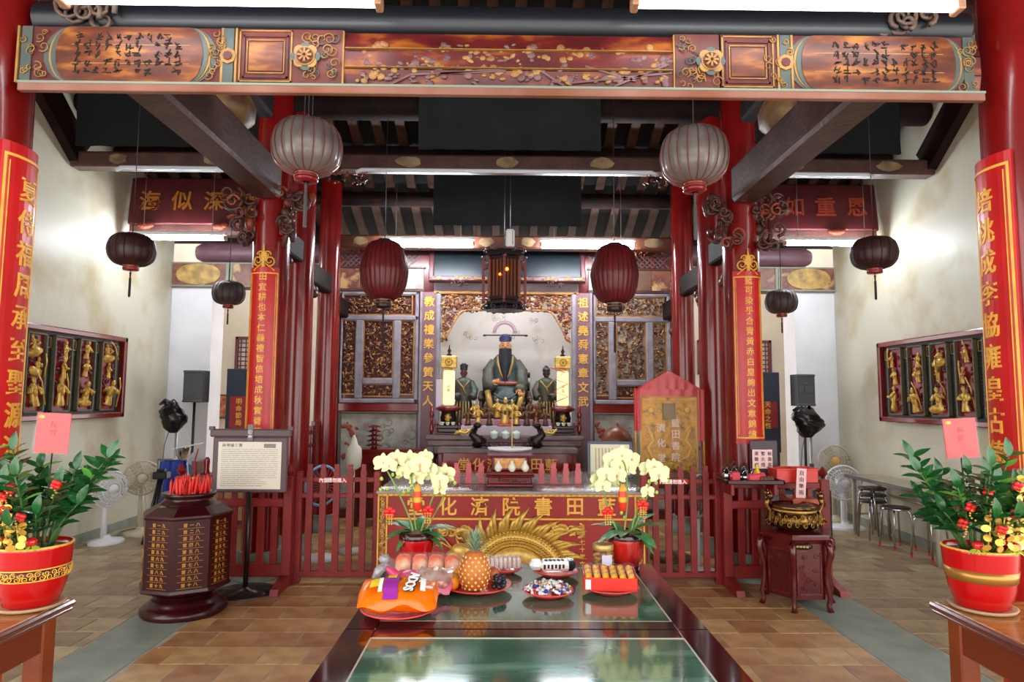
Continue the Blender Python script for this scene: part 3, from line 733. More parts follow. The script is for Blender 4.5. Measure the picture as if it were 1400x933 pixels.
# posts and rails of the altar wall
for i, (x0, x1, z0, z1, m_) in enumerate(((-2.42, -2.3, 0, 3.14, REDD), (2.33, 2.46, 0, 3.14, REDD), (-2.3, -1.19, 1.455, 1.57, RED), (1.24, 2.33, 1.455, 1.57, RED))):
    b = B(); b.bbox(x0, x1, AY-.03, AY, z0, z1, .01); struct(b, 'trim_%d' % (i+1), m_, ('left end post', 'right end post', 'left middle rail', 'right middle rail')[i]+' of the altar wall', 'trim')
for s, lab in ((-1, 'left'), (1, 'right')):
    # couplet strip
    x0, x1 = sorted((s*1.19+.02, s*.965+.02))
    t = thing('couplet_strip', 'dull purple vertical board with gold characters %s of the deity niche' % lab, 'board', ((x0+x1)/2, AY, 0))
    hw = (x1-x0)/2
    b = B(); b.bbox(-hw, hw, -.04, 0, .6, 3.13, .012); b.obj('board', PURP, t)
    b = B()
    for d in (-1, 1): b.box(d*hw-.015, d*hw+.015, -.05, 0, .6, 3.13)
    b.obj('edge_strip', GREYL, t)
    b = B(); b.text('教成禮樂參贊天人' if s < 0 else '祖述堯舜憲章文武', .15, (0, -.04, 2.3), .006, .198, True, None, .014); b.obj('lettering', GOLDP, t)
    # carved screen
    t = thing('carved_screen', 'carved gilt screen of five panels at the %s of the niche%s' % (lab, ', paler behind' if s > 0 else ''), 'screen', (s*1.765+.02, AY, 1.57))
    W, H = 1.07, 1.55
    rects = [(-.5, .44, 1.24, 1.5), (-.51, -.335, .13, 1.14), (-.21, .18, .35, 1.14), (.3, .47, .13, 1.14), (-.27, .22, .1, .25)]
    # frame bars around recesses
    b = B()
    for xa, xb, za, zb in ((-.54, -.51, 0, H), (.49, .54, 0, H), (-.54, .54, 0, .06), (-.54, .54, H-.04, H), (-.54, .54, 1.15, 1.22), (-.33, -.225, .06, 1.15), (.195, .295, .06, 1.15), (-.225, .195, .26, .34)):
        b.bbox(xa, xb, -.06, 0, za, zb, .012)
    b.obj('frame', GREYL, t)
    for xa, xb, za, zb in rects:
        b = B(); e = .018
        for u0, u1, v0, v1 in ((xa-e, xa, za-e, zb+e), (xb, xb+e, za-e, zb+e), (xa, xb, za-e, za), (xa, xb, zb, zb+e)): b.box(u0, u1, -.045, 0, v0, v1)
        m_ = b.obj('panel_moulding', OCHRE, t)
        b = B(); b.box(xa, xb, -.012, 0, za, zb); b.obj('panel_ground', mat('dark red ground', '4A1A16', .6) if s < 0 or zb < 1.1 else mat('painted backlight ground', '8E8478', .7), m_)  # right screen: pale colour paints in light showing through the openwork
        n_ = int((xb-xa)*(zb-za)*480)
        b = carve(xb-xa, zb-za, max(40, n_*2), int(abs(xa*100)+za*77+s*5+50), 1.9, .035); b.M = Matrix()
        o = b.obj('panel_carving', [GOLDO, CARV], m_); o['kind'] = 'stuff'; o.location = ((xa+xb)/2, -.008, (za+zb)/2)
    # lower painted panel
    t = thing('painted_panel', 'pale worn panel painted with red figures at the lower %s of the altar wall' % lab, 'panel', (s*1.75+.02, AY, 0))
    b = B(); b.box(-.54, .54, -.02, 0, .12, 1.44); b.obj('board', PALEP, t)
    b = B()
    for u0, u1, v0, v1 in ((-.55, -.52, .12, 1.45), (.52, .55, .12, 1.45), (-.55, .55, 1.42, 1.45), (-.55, .55, .12, .15)): b.bbox(u0, u1, -.045, 0, v0, v1, .006)
    b.obj('frame', mat('dark olive frame', '4E4638', .5), t)
    b = B(); R_ = random.Random(40+s)
    for i in range(16):
        xx, zz = -s*0-.42+R_.uniform(-.07, .13), 1.0+R_.uniform(-.2, .36); l = R_.uniform(.03, .08); a = R_.uniform(0, 3)
        b.ball((xx, -.021, zz), (l*.55, .006, l*R_.uniform(.3, .9)), 7, 4, Matrix.Rotation(a, 3, 'Y'))
    b.obj('painted_figures', mat('faded vermilion', '8E3A2C', .6), t)
    b = B()
    for i in range(12): curl(b, .15+R_.uniform(-.2, .3), -.021, 1.1+R_.uniform(-.25, .25), R_.uniform(.03, .09), 1, .006, R_.uniform(0, 6), R_.choice((-1, 1)), 4)
    b.obj('painted_scroll', mat('faded grey green', '747870', .6), t)
    # upper panels
    t = thing('upper_panel', 'aged plank panel with lattice strip above the %s carved screen' % lab, 'panel', (s*1.76+.02, AY, 3.13))
    for k in range(4):
        b = B(); b.bbox(-.6+k*.3, -.6+k*.3+.294, -.02, 0, .04, .33, .006); b.obj('plank', (PAINTB, mat('brown plank', '6E4A38', .5, c2='54362A', scale=5), PALEP, PALEP)[k if s < 0 else 3-k] if k != 1 else mat('brown plank', '6E4A38', .5, c2='54362A', scale=5), t)
    b = B()
    for k in range(-4, 17):
        for d in (-1, 1):
            x = -.6+k*.075
            xa, xb = (x, x+.17) if d > 0 else (x+.17, x)
            za, zb = .36, .53
            if min(xa, xb) < -.6 or max(xa, xb) > .6: continue
            b.bar((xa, -.01, za), (xb, -.01, zb), .012, .012)
    b.obj('lattice', mat('lattice grey', '6A6268', .5), t)
    b = B(); b.bbox(-.62, .62, -.035, 0, 0, .04, .008); b.bbox(-.62, .62, -.035, 0, .33, .36, .008); b.bbox(-.62, .62, -.035, 0, .53, .57, .008); b.obj('rail', WOODB, t)
    # niche jamb posts and carved corner
    b = B(); xx = s*.945+.02; b.bbox(xx-.03, xx+.03, AY-.06, AY, 1.19, 3.1, .012)
    struct(b, 'trim_niche_post_'+lab, GREYL, 'slim post at the %s edge of the niche' % lab, 'trim')
b = B(); b.bbox(-1.0, 1.04, AY-.05, AY, 3.1, 3.14, .008); struct(b, 'trim_5', OCHRE, 'ochre rail across the head of the niche', 'trim')
b = B(); b.bbox(-1.0, 1.04, AY-.02, AY, 3.14, 3.27, .006); struct(b, 'trim_6', mat('lavender band', 'C9C0CE', .5, c2='AFA6B4', scale=4), 'pale lavender band above the niche rail', 'trim')
# gilt openwork fringe of the niche
t = thing('niche_fringe', 'gilt openwork carving framing the head and upper corners of the deity niche', 'carving', (.02, AY-.02, 0))
R_ = random.Random(77); segs = []
bb = B()
def fringe_pt(i):
    while True:
        x = R_.uniform(-.9, .9); z = R_.uniform(2.45, 3.08); d = .9-abs(x)
        lim = 2.86 if d > .32 else 2.86-(.42*(1-(d/.32))**1.6) if d > .08 else 2.42
        if z > lim: return x, z
for i in range(620):
    x, z = fringe_pt(i); bb.m = 0 if R_.random() < .55 else 1
    if R_.random() < .5: curl(bb, x, -R_.uniform(0, .05), z, R_.uniform(.018, .04), R_.uniform(.8, 1.4), .008, R_.uniform(0, 6), R_.choice((-1, 1)), 4)
    else: bb.ball((x, -R_.uniform(0, .05), z), (R_.uniform(.012, .035), .02, R_.uniform(.01, .03)), 6, 4)
o = bb.obj('openwork', [GOLDO, mat('red brown carving', '6A2A22', .5)], t); o['kind'] = 'stuff'
b = B()
for d in (-1, 1):
    b.tube([(d*.9, -.05, 2.42), (d*.83, -.05, 2.5), (d*.74, -.05, 2.68), (d*.64, -.05, 2.84), (d*.56, -.05, 2.87)], .014, 6)
b.tube([(-.56, -.05, 2.87), (.56, -.05, 2.87)], .014, 6); b.obj('gilt_edge', GOLDO, t)

# black name board over the niche
t = thing('black_name_board', 'large dark blue-grey name board with carved rim hanging above the niche', 'board', (.03, 9.02, 3.26))
b = B(); b.M = RX(radians(-14)); b.box(-1.02, 1.02, 0, .04, .04, .5); b.obj('board', BOARDG, t)
b = B(); b.M = RX(radians(-14))
for u0, u1, v0, v1 in ((-1.09, -1.02, 0, .55), (1.02, 1.09, 0, .55), (-1.09, 1.09, -.01, .06), (-1.09, 1.09, .49, .55)): b.bbox(u0, u1, -.04, .05, v0, v1, .012)
b.obj('rim', mat('dark red rim', '4A2026', .45), t)
b = B(); R_ = random.Random(4); b.M = RX(radians(-14))
for i in range(60): curl(b, R_.uniform(-1.05, 1.05), -.045, .025, .022, 1, .006, R_.uniform(0, 6), 1, 4)
b.obj('rim_carving', GOLDO, t)
for d in (-.66, .66):
    b = carve(.26, .11, 26, int(d*50)+90, 1.3, .05); o = b.obj('bracket_knob', [CARV, mat('greyed carving', '4A3C3A', .5)], t); o.location = (d, -.03, -.04)

# ---- the great deity
def hand(b, p, dr, up, s):
    """palm plus four curled fingers and a thumb; p wrist, dr pointing along the fingers, up back of the hand"""
    p, dr, up = Vector(p), Vector(dr).normalized(), Vector(up).normalized(); sd = dr.cross(up).normalized()
    b.tube([p-dr*s*.15, p+dr*s*.1, p+dr*s*.45], [s*.2, s*.26, s*.22], 7)
    for k in range(4):
        o = p+dr*s*.45+sd*s*(k-1.5)*.13; l = s*(.42, .5, .46, .36)[k]
        b.tube([o, o+dr*l*.5, o+dr*l*.85-up*l*.25, o+dr*l*.8-up*l*.6], [s*.075, s*.07, s*.06, s*.045], 5)
    o = p+dr*s*.1+sd*s*.26
    b.tube([o, o+sd*s*.15+dr*s*.2, o+sd*s*.1+dr*s*.42-up*s*.1], [s*.09, s*.075, s*.05], 5)
def loft(b, rings, n=20):
    """rings of (z, rx, ry, y offset)"""
    return b.grid(lambda u, v: (lambda k, f: (lambda A, C: ((A[1]+(C[1]-A[1])*f)*cos(2*pi*u), A[3]+(C[3]-A[3])*f+(A[2]+(C[2]-A[2])*f)*sin(2*pi*u), A[0]+(C[0]-A[0])*f))(rings[k], rings[min(k+1, len(rings)-1)]))(int(v*(len(rings)-1)+1e-9), v*(len(rings)-1)-int(v*(len(rings)-1)+1e-9)), n, (len(rings)-1)*2)
def head(parent, c, s, skin, beard=0, hat=None, look=-1):
    """statue head of height s centred at c facing -y"""
    x, y, z = c
    b = B(); b.ball(c, (s*.36, s*.4, s*.5), 14, 10)
    b.tube([(x, y-.36*s, z+.12*s), (x, y-.47*s, z-.06*s), (x, y-.4*s, z-.1*s)], [s*.03, s*.07, s*.05], 6)      # nose
    for d in (-1, 1): b.ball((x+d*.37*s, y+.02*s, z), (s*.05, s*.08, s*.14), 6, 5)                               # ears
    b.ball((x, y-.33*s, z-.3*s), (s*.17, s*.1, s*.12), 8, 5); b.tube([(x, y, z-.4*s), (x, y+.02*s, z-.7*s)], s*.2, 8)
    h = b.obj('head', skin, parent)
    b = B()
    for d in (-1, 1): b.ball((x+d*.15*s, y-.36*s, z+.04*s), (s*.07, s*.03, s*.025), 6, 4); b.bar((x+d*.06*s, y-.385*s, z+.15*s), (x+d*.25*s, y-.34*s, z+.18*s), s*.03, s*.03)
    b.obj('eyes', INKB, h)
    b = B(); b.ball((x, y-.385*s, z-.22*s), (s*.09, s*.03, s*.025), 6, 4); b.obj('mouth', mat('lip red', '8A2A22', .5), h)
    return h
D = thing('seated_deity_statue', 'large seated statue with long black beard, teal robe and winged official hat', 'statue', (.01, 9.5, 1.295))
b = B(); loft(b, [(0, .24, .2, -.02), (.05, .27, .24, -.05), (.2, .27, .26, -.07), (.36, .28, .27, -.07), (.46, .26, .24, -.04), (.54, .21, .17, .02), (.7, .18, .15, .04), (.84, .2, .15, .05), (.92, .17, .13, .05), (.98, .12, .1, .05), (1.0, .02, .02, .05)], 28)
body = b.obj('robe', ROBE, D)
b = B()   # skirt drapes
for k in range(7):
    z = .42-k*.045; w_ = .15-.004*k
    b.tube([(w_*q/6, -.335+.012*abs(q)/6-.012, z-.07*(1-(q/6)**2)) for q in range(-6, 7)], .008, 5)
b.obj('robe_fold', mat('grey teal fold', '5C6C70', .5), body)
b = B()
for d in (-1, 1):
    b.tube([(d*.15, .05, .87), (d*.215, .02, .77), (d*.245, -.05, .6), (d*.235, -.16, .5)], [.08, .085, .09, .085], 10)
    b.tube([(d*.235, -.16, .5), (d*(.15 if d < 0 else .18), -.3, .56 if d < 0 else .46)], [.085, .075], 10)
    b.grid(lambda u, v: (d*(.27-.08*u), -.1-.22*u, .5-.02*u-.22*v*(1-.3*u)), 6, 4)
b.obj('sleeves', mat('dark sleeve', '30393A', .5, c2='54503C', scale=9), D)
b = B()
for d in (-1, 1): b.tube([(d*.11, -.06, .95), (d*.1, -.115, .84), (d*.06, -.135, .7), (0, -.15, .6)], .016, 6)
for d in (-1, 1):
    b.tube([(d*.24, -.26, .45), (d*.21, -.33, .28), (d*.15, -.35, .12)], .045, 8); b.tube([(d*.27, .0, .2), (d*.28, -.1, .1)], .03, 6)
b.obj('gilt_trim', mat('robe gold', 'B08A48', .4, .4), D)
b = B(); b.tube([(.215*sin(q), -.02-.15*cos(q), .56) for q in [k*pi/10-pi/2 for k in range(11)]], .03, 8); b.obj('belt', mat('belt', '9A4A3A', .4), D)
b = B(); hand(b, (-.17, -.29, .57), (.9, -.25, .3), (0, -1, .3), .12); b.obj('hand', SKIN, D)
b = B(); hand(b, (.2, -.28, .47), (.1, -.7, -.6), (0, -.6, .8), .12); b.obj('hand', SKIN, D)
h = head(D, (0, .0, 1.1), .22, SKIN)
b = B(); b.grid(lambda u, v: ((u-.5)*2*(.078*(1-v**1.8)+.012+.012*sin(v*3)), -.07-.1*(1-(2*u-1)**2)*(1-.3*v)-.06*v, 1.06-.5*v), 12, 14)
b.grid(lambda u, v: ((.5-u)*2*(.085-.03*v-.02*v*v+.014*sin(v*3)), -.07-.02-.06*v, 1.06-.5*v), 6, 8)
for d in (-1, 1): b.tube([(0, -.1, 1.045), (d*.04, -.1, 1.04), (d*.065, -.08, .96)], .008, 5)
b.obj('beard', BEARD, h)
b = B(); b.lathe([(.088, 1.17), (.092, 1.22), (.085, 1.24)], 16, c=(0, 0, 0)); b.bbox(-.06, .06, .0, .09, 1.22, 1.28, .03); b.obj('hat', mat('blue black hat', '2E3C66', .4), h)
b = B(); b.bbox(-.3, .3, .05, .056, 1.255, 1.275, .003)
for d in (-1, 1): b.ball((d*.3, .053, 1.262), (.03, .01, .016), 8, 5)
b.obj('hat_wing', mat('hat wing', '3A2E34', .4), h)
# throne
b = B(); b.bbox(-.31, .31, -.2, .28, 0, .3, .03); b.bbox(-.33, .33, .22, .3, 0, .8, .03)
for d in (-1, 1): b.tube([(d*.33, .2, .4), (d*.335, -.1, .42), (d*.34, -.3, .34), (d*.36, -.34, .36)], [.04, .04, .04, .02], 8); b.bbox(min(d*.31, d*.36), max(d*.31, d*.36), -.25, .2, 0, .38, .015)
b.obj('throne', mat('dark throne', '2E2422', .35, c2='4A2E26', scale=8), D)
def attendant(name, label, loc, rob, skin, hat):
    t = thing(name, label, 'statue', loc); Hh = .83
    b = B(); loft(b, [(0, .13, .1, 0), (.04, .16, .13, 0), (.15, .14, .115, 0), (.4, .11, .09, 0), (.5, .115, .09, 0), (.6, .135, .095, 0), (.66, .12, .085, 0), (.7, .05, .05, 0), (.71, .02, .02, 0)], 18)
    for d in (-1, 1): b.tube([(d*.1, 0, .64), (d*.155, -.01, .52), (d*.14, -.07, .42), (d*.05 if d*loc[0] > 0 else d*.12, -.15, .44)], [.045, .055, .06, .045], 8)
    r = b.obj('robe', rob, t)
    b = B()
    for k in range(5): b.tube([(-.08+.04*k, -.085-.03, .36), (-.09+.045*k, -.13, .15), (-.1+.05*k, -.135, .02)], .008, 5)
    b.tube([(-.09, -.06, .66), (0, -.1, .55), (.03, -.1, .45)], .012, 5); b.tube([(.09, -.06, .66), (0, -.1, .55)], .012, 5)
    b.obj('robe_fold', mat('robe gold', 'B08A48', .4, .4), r)
    for d in (-1, 1):
        b = B(); hand(b, ((d*.05 if d*loc[0] > 0 else d*.12), -.16, .44), (-d*.5, -.6, .3), (0, -.5, .8), .06); b.obj('hand', skin, t)
    h = head(t, (0, -.01, .76), .13, skin)
    b = B()
    if hat: b.lathe([(.05, .8), (.055, .84), (.06, .88)], 12, c=(0, -.005, 0)); b.bbox(-.035, .035, -.03, .03, .84, .9, .01)
    else: b.ball((0, .0, .81), (.058, .062, .05), 10, 6); b.ball((0, .03, .86), (.025, .025, .02), 8, 5)
    b.obj('hat', mat('statue hat', '2A2A30', .4), h)
    b = B(); b.lathe([(.17, 0), (.17, .03), (.15, .05)], 14, c=(0, 0, -.05)); b.obj('base', CARV, t)
attendant('attendant_statue', 'standing attendant statue in a grey-green robe and square hat left of the great deity', (-.58, 9.42, 1.24), mat('grey green robe', '4C5248', .5, c2='363A34', scale=9), SKIND, 1)
attendant('attendant_statue', 'standing dark faced attendant statue right of the great deity', (.6, 9.42, 1.24), ROBEB, mat('very dark statue skin', '2E1A18', .4), 0)
# dark poles with white ends behind
for x, lab in ((-.3, 'left'), (.36, 'right')):
    b = B(); b.tube([(0, 0, 0), (0, 0, .55)], .018, 8); t = thing('white_staff', 'slim white and black banded staff at the %s elbow of the great deity' % lab, 'staff', (x, 9.78, 1.19)); b.obj('shaft', WHITEP, t)
    b = B(); b.tube([(0, 0, .55), (0, 0, .68)], .02, 8); b.obj('band', BLACK, t)
    b = B(); b.tube([(0, 0, .68), (0, 0, .76)], .016, 8); b.obj('neck', WHITEP, t); b = B(); b.tube([(0, 0, .76), (0, 0, .84)], .02, 8); b.obj('band', BLACK, t)

# ---- back altar table, step
t = thing('carved_altar_table', 'large greyed carved altar table below the niche', 'table', (.01, 8.3, 0))
b = B(); b.bbox(-1.0, 1.0, -.02, .85, 1.12, 1.17, .015); b.bbox(-.97, .97, .0, .83, 1.05, 1.12, .01); b.obj('top', WOODG, t)
b = B(); b.bbox(-.96, .96, .01, .05, .95, 1.05, .01); b.obj('apron', WOODG, t)
b = B(); b.box(-.97, .97, -.005, .02, 1.085, 1.1); b.obj('red_line', REDD, t)
for x in (-.93, .93):
    for y in (.03, .78):
        b = B(); b.bbox(x-.055, x+.055, y-.03, y+.05, 0, 1.05, .015); b.obj('leg', WOODG, t)
b = B()
for d in (-1, 1):
    b.tube([(d*.86, .0, .7), (d*.84, .0, .88), (d*.74, .0, .925), (d*.3, .0, .935)], .016, 6); b.tube([(d*.84, 0, .78), (d*.76, 0, .84), (d*.7, 0, .9)], .014, 6)
    for k in range(4): curl(b, d*(.8-.03*k), 0, .85+.02*k, .025, 1.2, .008, k, d, 5)
    b.ball((d*.38, -.01, .925), (.05, .02, .03), 8, 5); b.ball((d*.42, -.01, .945), (.025, .015, .02), 6, 4); b.ball((d*.34, -.01, .945), (.025, .015, .02), 6, 4)
b.obj('corner_scroll', CARV, t)
t = thing('altar_step', 'pale lavender low step on the carved altar table carrying gilt figures', 'shelf', (.01, 8.55, 1.17))
b = B(); b.bbox(-.56, .6, -.12, .42, 0, .125, .008); b.obj('step', mat('pale lavender step', 'C4B6C2', .5), t)
b = B(); b.bbox(-.56, .6, .05, .42, .125, .2, .008); b.obj('upper_step', mat('rose step', 'B07A8A', .5), t)

# small gilt figures
figcols = {'gold': GOLDB, 'dark': mat('dark figurine', '3A2A22', .4, c2='6E4A24', scale=30), 'brown': mat('brown gilt figurine', '8A5A2A', .4, .4, c2='4A2A1C', scale=26)}
def figurine(i, x, y, z, h, kind, label):
    R = random.Random(100+i); t = thing('figurine', label, 'figurine', (x, y, z))
    b = B(); b.M = T(0, 0, .02); figure(b, h, R); b.obj('body', figcols[kind], t)
    b = B(); b.lathe([(.2*h+.01, 0), (.19*h+.005, .02)], 10); b.obj('base', mat('figurine base', '2A1A20', .4), t)
    if h > .26:
        b = B(); b.grid(lambda u, v: ((u-.5)*.13*(1-.6*v)*h, -.07*h-.11*h*v, .86*h-.42*h*v), 4, 5); b.obj('beard', BEARD, t)
        b = B(); b.bbox(-.3*h, .3*h, -.22*h, .2*h, 0, .03, .005); b.obj('seat', POTR, t)
front = [(-.47, .2, 'brown', 'brown gilt figurine at the left end of the front row'), (-.34, .23, 'gold', 'gold figurine second in the front row beside the brown one'), (-.2, .2, 'dark', 'dark seated figurine third in the front row'),
         (.0, .33, 'gold', 'large bearded gold figurine in the middle on a red seat'), (.15, .22, 'gold', 'slim gold figurine just right of the bearded one'), (.28, .22, 'dark', 'dark figurine right of the slim gold one'), (.4, .24, 'brown', 'brown gilt figurine in the right half of the front row'), (.52, .19, 'dark', 'dark figurine at the right end of the front row')]
for i, (x, h, k, lab) in enumerate(front): figurine(i, x+.01, 8.47, 1.295, h, k, lab)
back = [(-.4, .2, 'gold', 'gold figurine at the left end of the back row'), (-.27, .17, 'brown', 'small brown figurine second in the back row'), (-.1, .24, 'gold', 'upright gold figurine behind left of the bearded one'),
        (.1, .23, 'gold', 'upright gold figurine behind right of the bearded one'), (.22, .19, 'dark', 'dark figurine in the right half of the back row'), (.34, .24, 'brown', 'brown figurine with raised arms in the back row'), (.46, .26, 'dark', 'tall dark figurine at the right end of the back row')]
for i, (x, h, k, lab) in enumerate(back): figurine(20+i, x+.01, 8.76, 1.37, h, k, lab)
for d, lab in ((-1, 'left'), (1, 'right')):
    b = B()
    for k in range(4): curl(b, -.06+.04*k, 0, .035+.01*k, .028, 1.3, .011, k, 1, 5)
    b.tube([(-.1, 0, .02), (-.03, 0, .05), (.05, 0, .03), (.11, 0, .09)], [.012, .02, .018, .012], 6)
    o = b.obj('gilt_dragon', GOLDB); o.location = (d*.53 if d < 0 else .56, 8.38, 1.171); tag(o, 'little curled gilt dragon beside the %s lamp base' % lab, 'ornament')

# lamp pillars
for s, lab in ((-1, 'left'), (1, 'right')):
    t = thing('lamp_pillar', 'lit yellow votive lamp pillar with gold square head at the %s of the figurines' % lab, 'lamp', (s*.755+.02, 8.75, 1.17))
    b = B(); b.bbox(-.15, .15, -.13, .13, 0, .03, .008); b.bbox(-.12, .12, -.1, .1, .03, .08, .008); b.bbox(-.14, .14, -.12, .12, .08, .12, .008); b.obj('base', MAROON, t)
    b = B()
    for d in (-1, 1): b.bbox(min(d*.135, d*.165), max(d*.135, d*.165), -.1, .1, .0, .16, .008); curl(b, d*.15, -.1, .09, .04, 1, .012, 0, d, 5)
    b.obj('base_scroll', REDD, t)
    b = B(); b.lathe([(.07, .12), (.105, .16), (.11, .22), (.09, .28), (.1, .3)], 18); b.obj('pot', BRONZE, t)
    b = B(); b.ball((0, -.105, .22), (.03, .02, .05), 7, 5)
    for k in range(5): b.ball((.03*cos(k*1.26), -.1, .22+.035*sin(k*1.26)), (.016, .016, .016), 6, 4)
    b.obj('gilt_flame', GOLDB, t)
    for k in range(3):
        b = B(); b.lathe([(.015, 0), (.028, .03), (.03, .045)], 12, c=(-.07+.07*k, -.125, .12)); b.obj('cup', CREAM, t)
    b = B(); b.lathe([(.1, .3), (.15, .33), (.12, .36), (.08, .38)], 16, ribs=8, amp=.15); b.obj('lotus_collar', REDD, t)
    b = B(); b.bbox(-.075, .075, -.06, .06, .38, .84, .02); b.obj('lamp_body', LAMPY, t)
    b = B(); b.text('光明' if s < 0 else '平安', .05, (0, -.061, .6), .003, .055, True); b.obj('lettering', REDP, t)
    b = B(); b.bbox(-.05, .05, -.05, .05, .84, .87, .01); b.bbox(-.105, .105, -.07, .07, .87, 1.03, .01); b.obj('lamp_head', GOLDB, t)
    b = B(); b.tube([(.045*cos(q*pi/8), -.072, .95+.045*sin(q*pi/8)) for q in range(17)], .007, 5); b.ball((0, -.072, .95), (.016, .01, .016), 6, 4); b.obj('medallion', mat('ochre medallion', 'A87A1C', .4, .4), t)
    b = B(); b.lathe([(.03, 1.03), (.035, 1.05), (.012, 1.07), (.028, 1.1), (.01, 1.13), (.004, 1.18)], 12); b.obj('finial', MAROON, t)
    if s > 0:
        b = B(); zz = [(-.17, .88), (.02, .82), (-.12, .73), (.06, .67), (-.13, .57), (.06, .5), (-.13, .42)]
        b.tube([(x, -.09, z) for x, z in zz], .008, 6); b.obj('red_tape', mat('red tape', 'E2304A', .4), t)
    else:
        b = B(); b.bbox(-.17, -.09, .0, .04, .35, .72, .005); b.obj('side_card', mat('pale lilac card', 'D2C8E0', .5), t)
    b = B(); b.tube([(s*.215, -.06, 0), (s*.215, -.06, .38)], .018, 8); b.lathe([(.028, .05), (.03, .1), (.02, .14)], 8, c=(s*.215, -.06, 0)); b.lathe([(.02, .22), (.03, .26), (.02, .3)], 8, c=(s*.215, -.06, 0)); b.obj('red_candle', RED, t)

# small red table in front of the carved altar
t = thing('red_lettered_table', 'red offering table with gold characters behind the main altar', 'table', (.045, 7.9, 0))
b = B(); b.bbox(-.84, .84, -.02, .34, .99, 1.05, .012); b.obj('top', WOODG, t)
b = B(); b.box(-.8, .8, .02, .04, .4, .99); b.obj('front_panel', RED, t)
for d in (-1, 1):
    b = B(); b.bbox(d*.8-.03, d*.8+.03, 0, .32, 0, .99, .01); b.obj('leg', REDD, t)
B().letters('gilt_character', '堂化濟院書田藍', .15, (0, .018, .865), .006, .172, GOLDP, t, .012)
# offering stand, cups and bronze dragons behind the shrine
t = thing('offering_stand', 'dark carved offering stand behind the incense box', 'stand', (.04, 8.1, 1.05))
b = B(); b.bbox(-.26, .26, -.07, .07, .06, .1, .008); b.bbox(-.23, .23, -.06, .06, 0, .06, .005); b.obj('stand', mat('plum carved wood', '4A2236', .4), t)
b = carve(.46, .055, 26, 12, 1.2, .02); o = b.obj('stand_carving', [mat('plum carved wood', '4A2236', .4), GOLDO], t); o.location = (0, -.06, .03)
for k, (x, lab) in enumerate(((-.16, 'leftmost'), (-.02, 'middle'), (.11, 'rightmost'))):
    b = B(); b.lathe([(.02, 0), (.045, .02), (.05, .06), (.052, .062), (.045, .085), (.01, .1), (.012, .11)], 16)
    o = b.obj('lidded_cup', TEAL); o.location = (.04+x, 8.1, 1.151); tag(o, '%s of the three pale celadon lidded cups on the dark offering stand' % lab, 'cup')
for d, lab in ((-1, 'left'), (1, 'right')):
    b = B(); b.tube([(d*.02, 0, .0), (d*-.02, 0, .09), (d*.06, 0, .16), (d*.02, 0, .25)], [.06, .07, .05, .035], 8)
    b.ball((d*.0, -.02, .27), (.05, .06, .04), 8, 6); curl(b, d*-.06, -.03, .09, .05, 1.2, .018, 0, d, 6); b.tube([(0, 0, .02), (-d*.1, -.02, .05), (-d*.15, -.02, .0)], [.03, .02, .03], 6)
    o = b.obj('bronze_dragon', BRONZE); o.location = (.04+d*.36, 8.0, 1.051); tag(o, 'dark bronze dragon rearing at the %s of the celadon cups' % lab, 'ornament')

# ---- main altar with gold dragon front
t = thing('main_altar', 'wide red altar with gold dragon relief and seven gold characters on its front', 'altar', (.07, 5.85, 0))
b = B(); b.bbox(-1.165, 1.165, .03, 1.3, 0, .81, .01); b.obj('body', REDA, t)
b = B(); b.bbox(-1.18, 1.18, -.01, 1.32, .81, .835, .008); b.obj('top', mat('pale stone top', 'A89C98', .12, c2='8E8280', scale=5, coat=.4), t)
b = B(); b.bbox(-1.175, 1.175, -.005, 1.31, .836, .846, .004); b.obj('glass_sheet', GLASS, t)
b = B(); b.box(-1.08, 1.08, .015, .04, .62, .79); b.obj('name_panel', REDA, t)
b = B(); b.box(-1.08, 1.08, .015, .04, .05, .59); b.obj('dragon_panel', REDA, t)
b = B()
for x0, x1, z0, z1 in ((-1.165, 1.165, .79, .812), (-1.08, 1.08, .588, .604), (-1.165, 1.165, .02, .05)): b.bbox(x0, x1, .0, .03, z0, z1, .004)
for d in (-1, 1):
    for x in (d*1.16, d*1.085): b.bbox(x-.007, x+.007, .0, .03, .05, .79, .003)
b.obj('gilt_rail', GOLDP, t)
b = B()
for k in range(46): b.ball((-1.13+k*.05, .0, .801), (.014, .01, .007), 6, 4)
b.obj('gilt_bead', GOLDB, t)
for d in (-1, 1):
    b = B(); b.box(d*1.122-.036, d*1.122+.036, .012, .03, .05, .79); sb = b.obj('side_border', mat('border red gold', 'A85A2A', .4, c2='7A2A1C', scale=30), t)
    b = B(); R_ = random.Random(d+9)
    for k in range(24): curl(b, d*1.122+R_.uniform(-.012, .012), .006, .07+k*.03, .017, 1.2, .006, R_.uniform(0, 6), R_.choice((-1, 1)), 4)
    b.obj('border_scroll', GOLDB, sb)
B().letters('gilt_character', '堂化濟院書田藍', .165, (.0, .014, .705), .01, .278, GOLDP, t, .016)
b = B(); b.text('民國七十年立', .052, (.62, .014, .37), .005, .062, True, None, .012); b.text('敬獻', .05, (-.62, .014, .41), .005, .06, True, None, .012); b.obj('small_lettering', GOLDP, t)
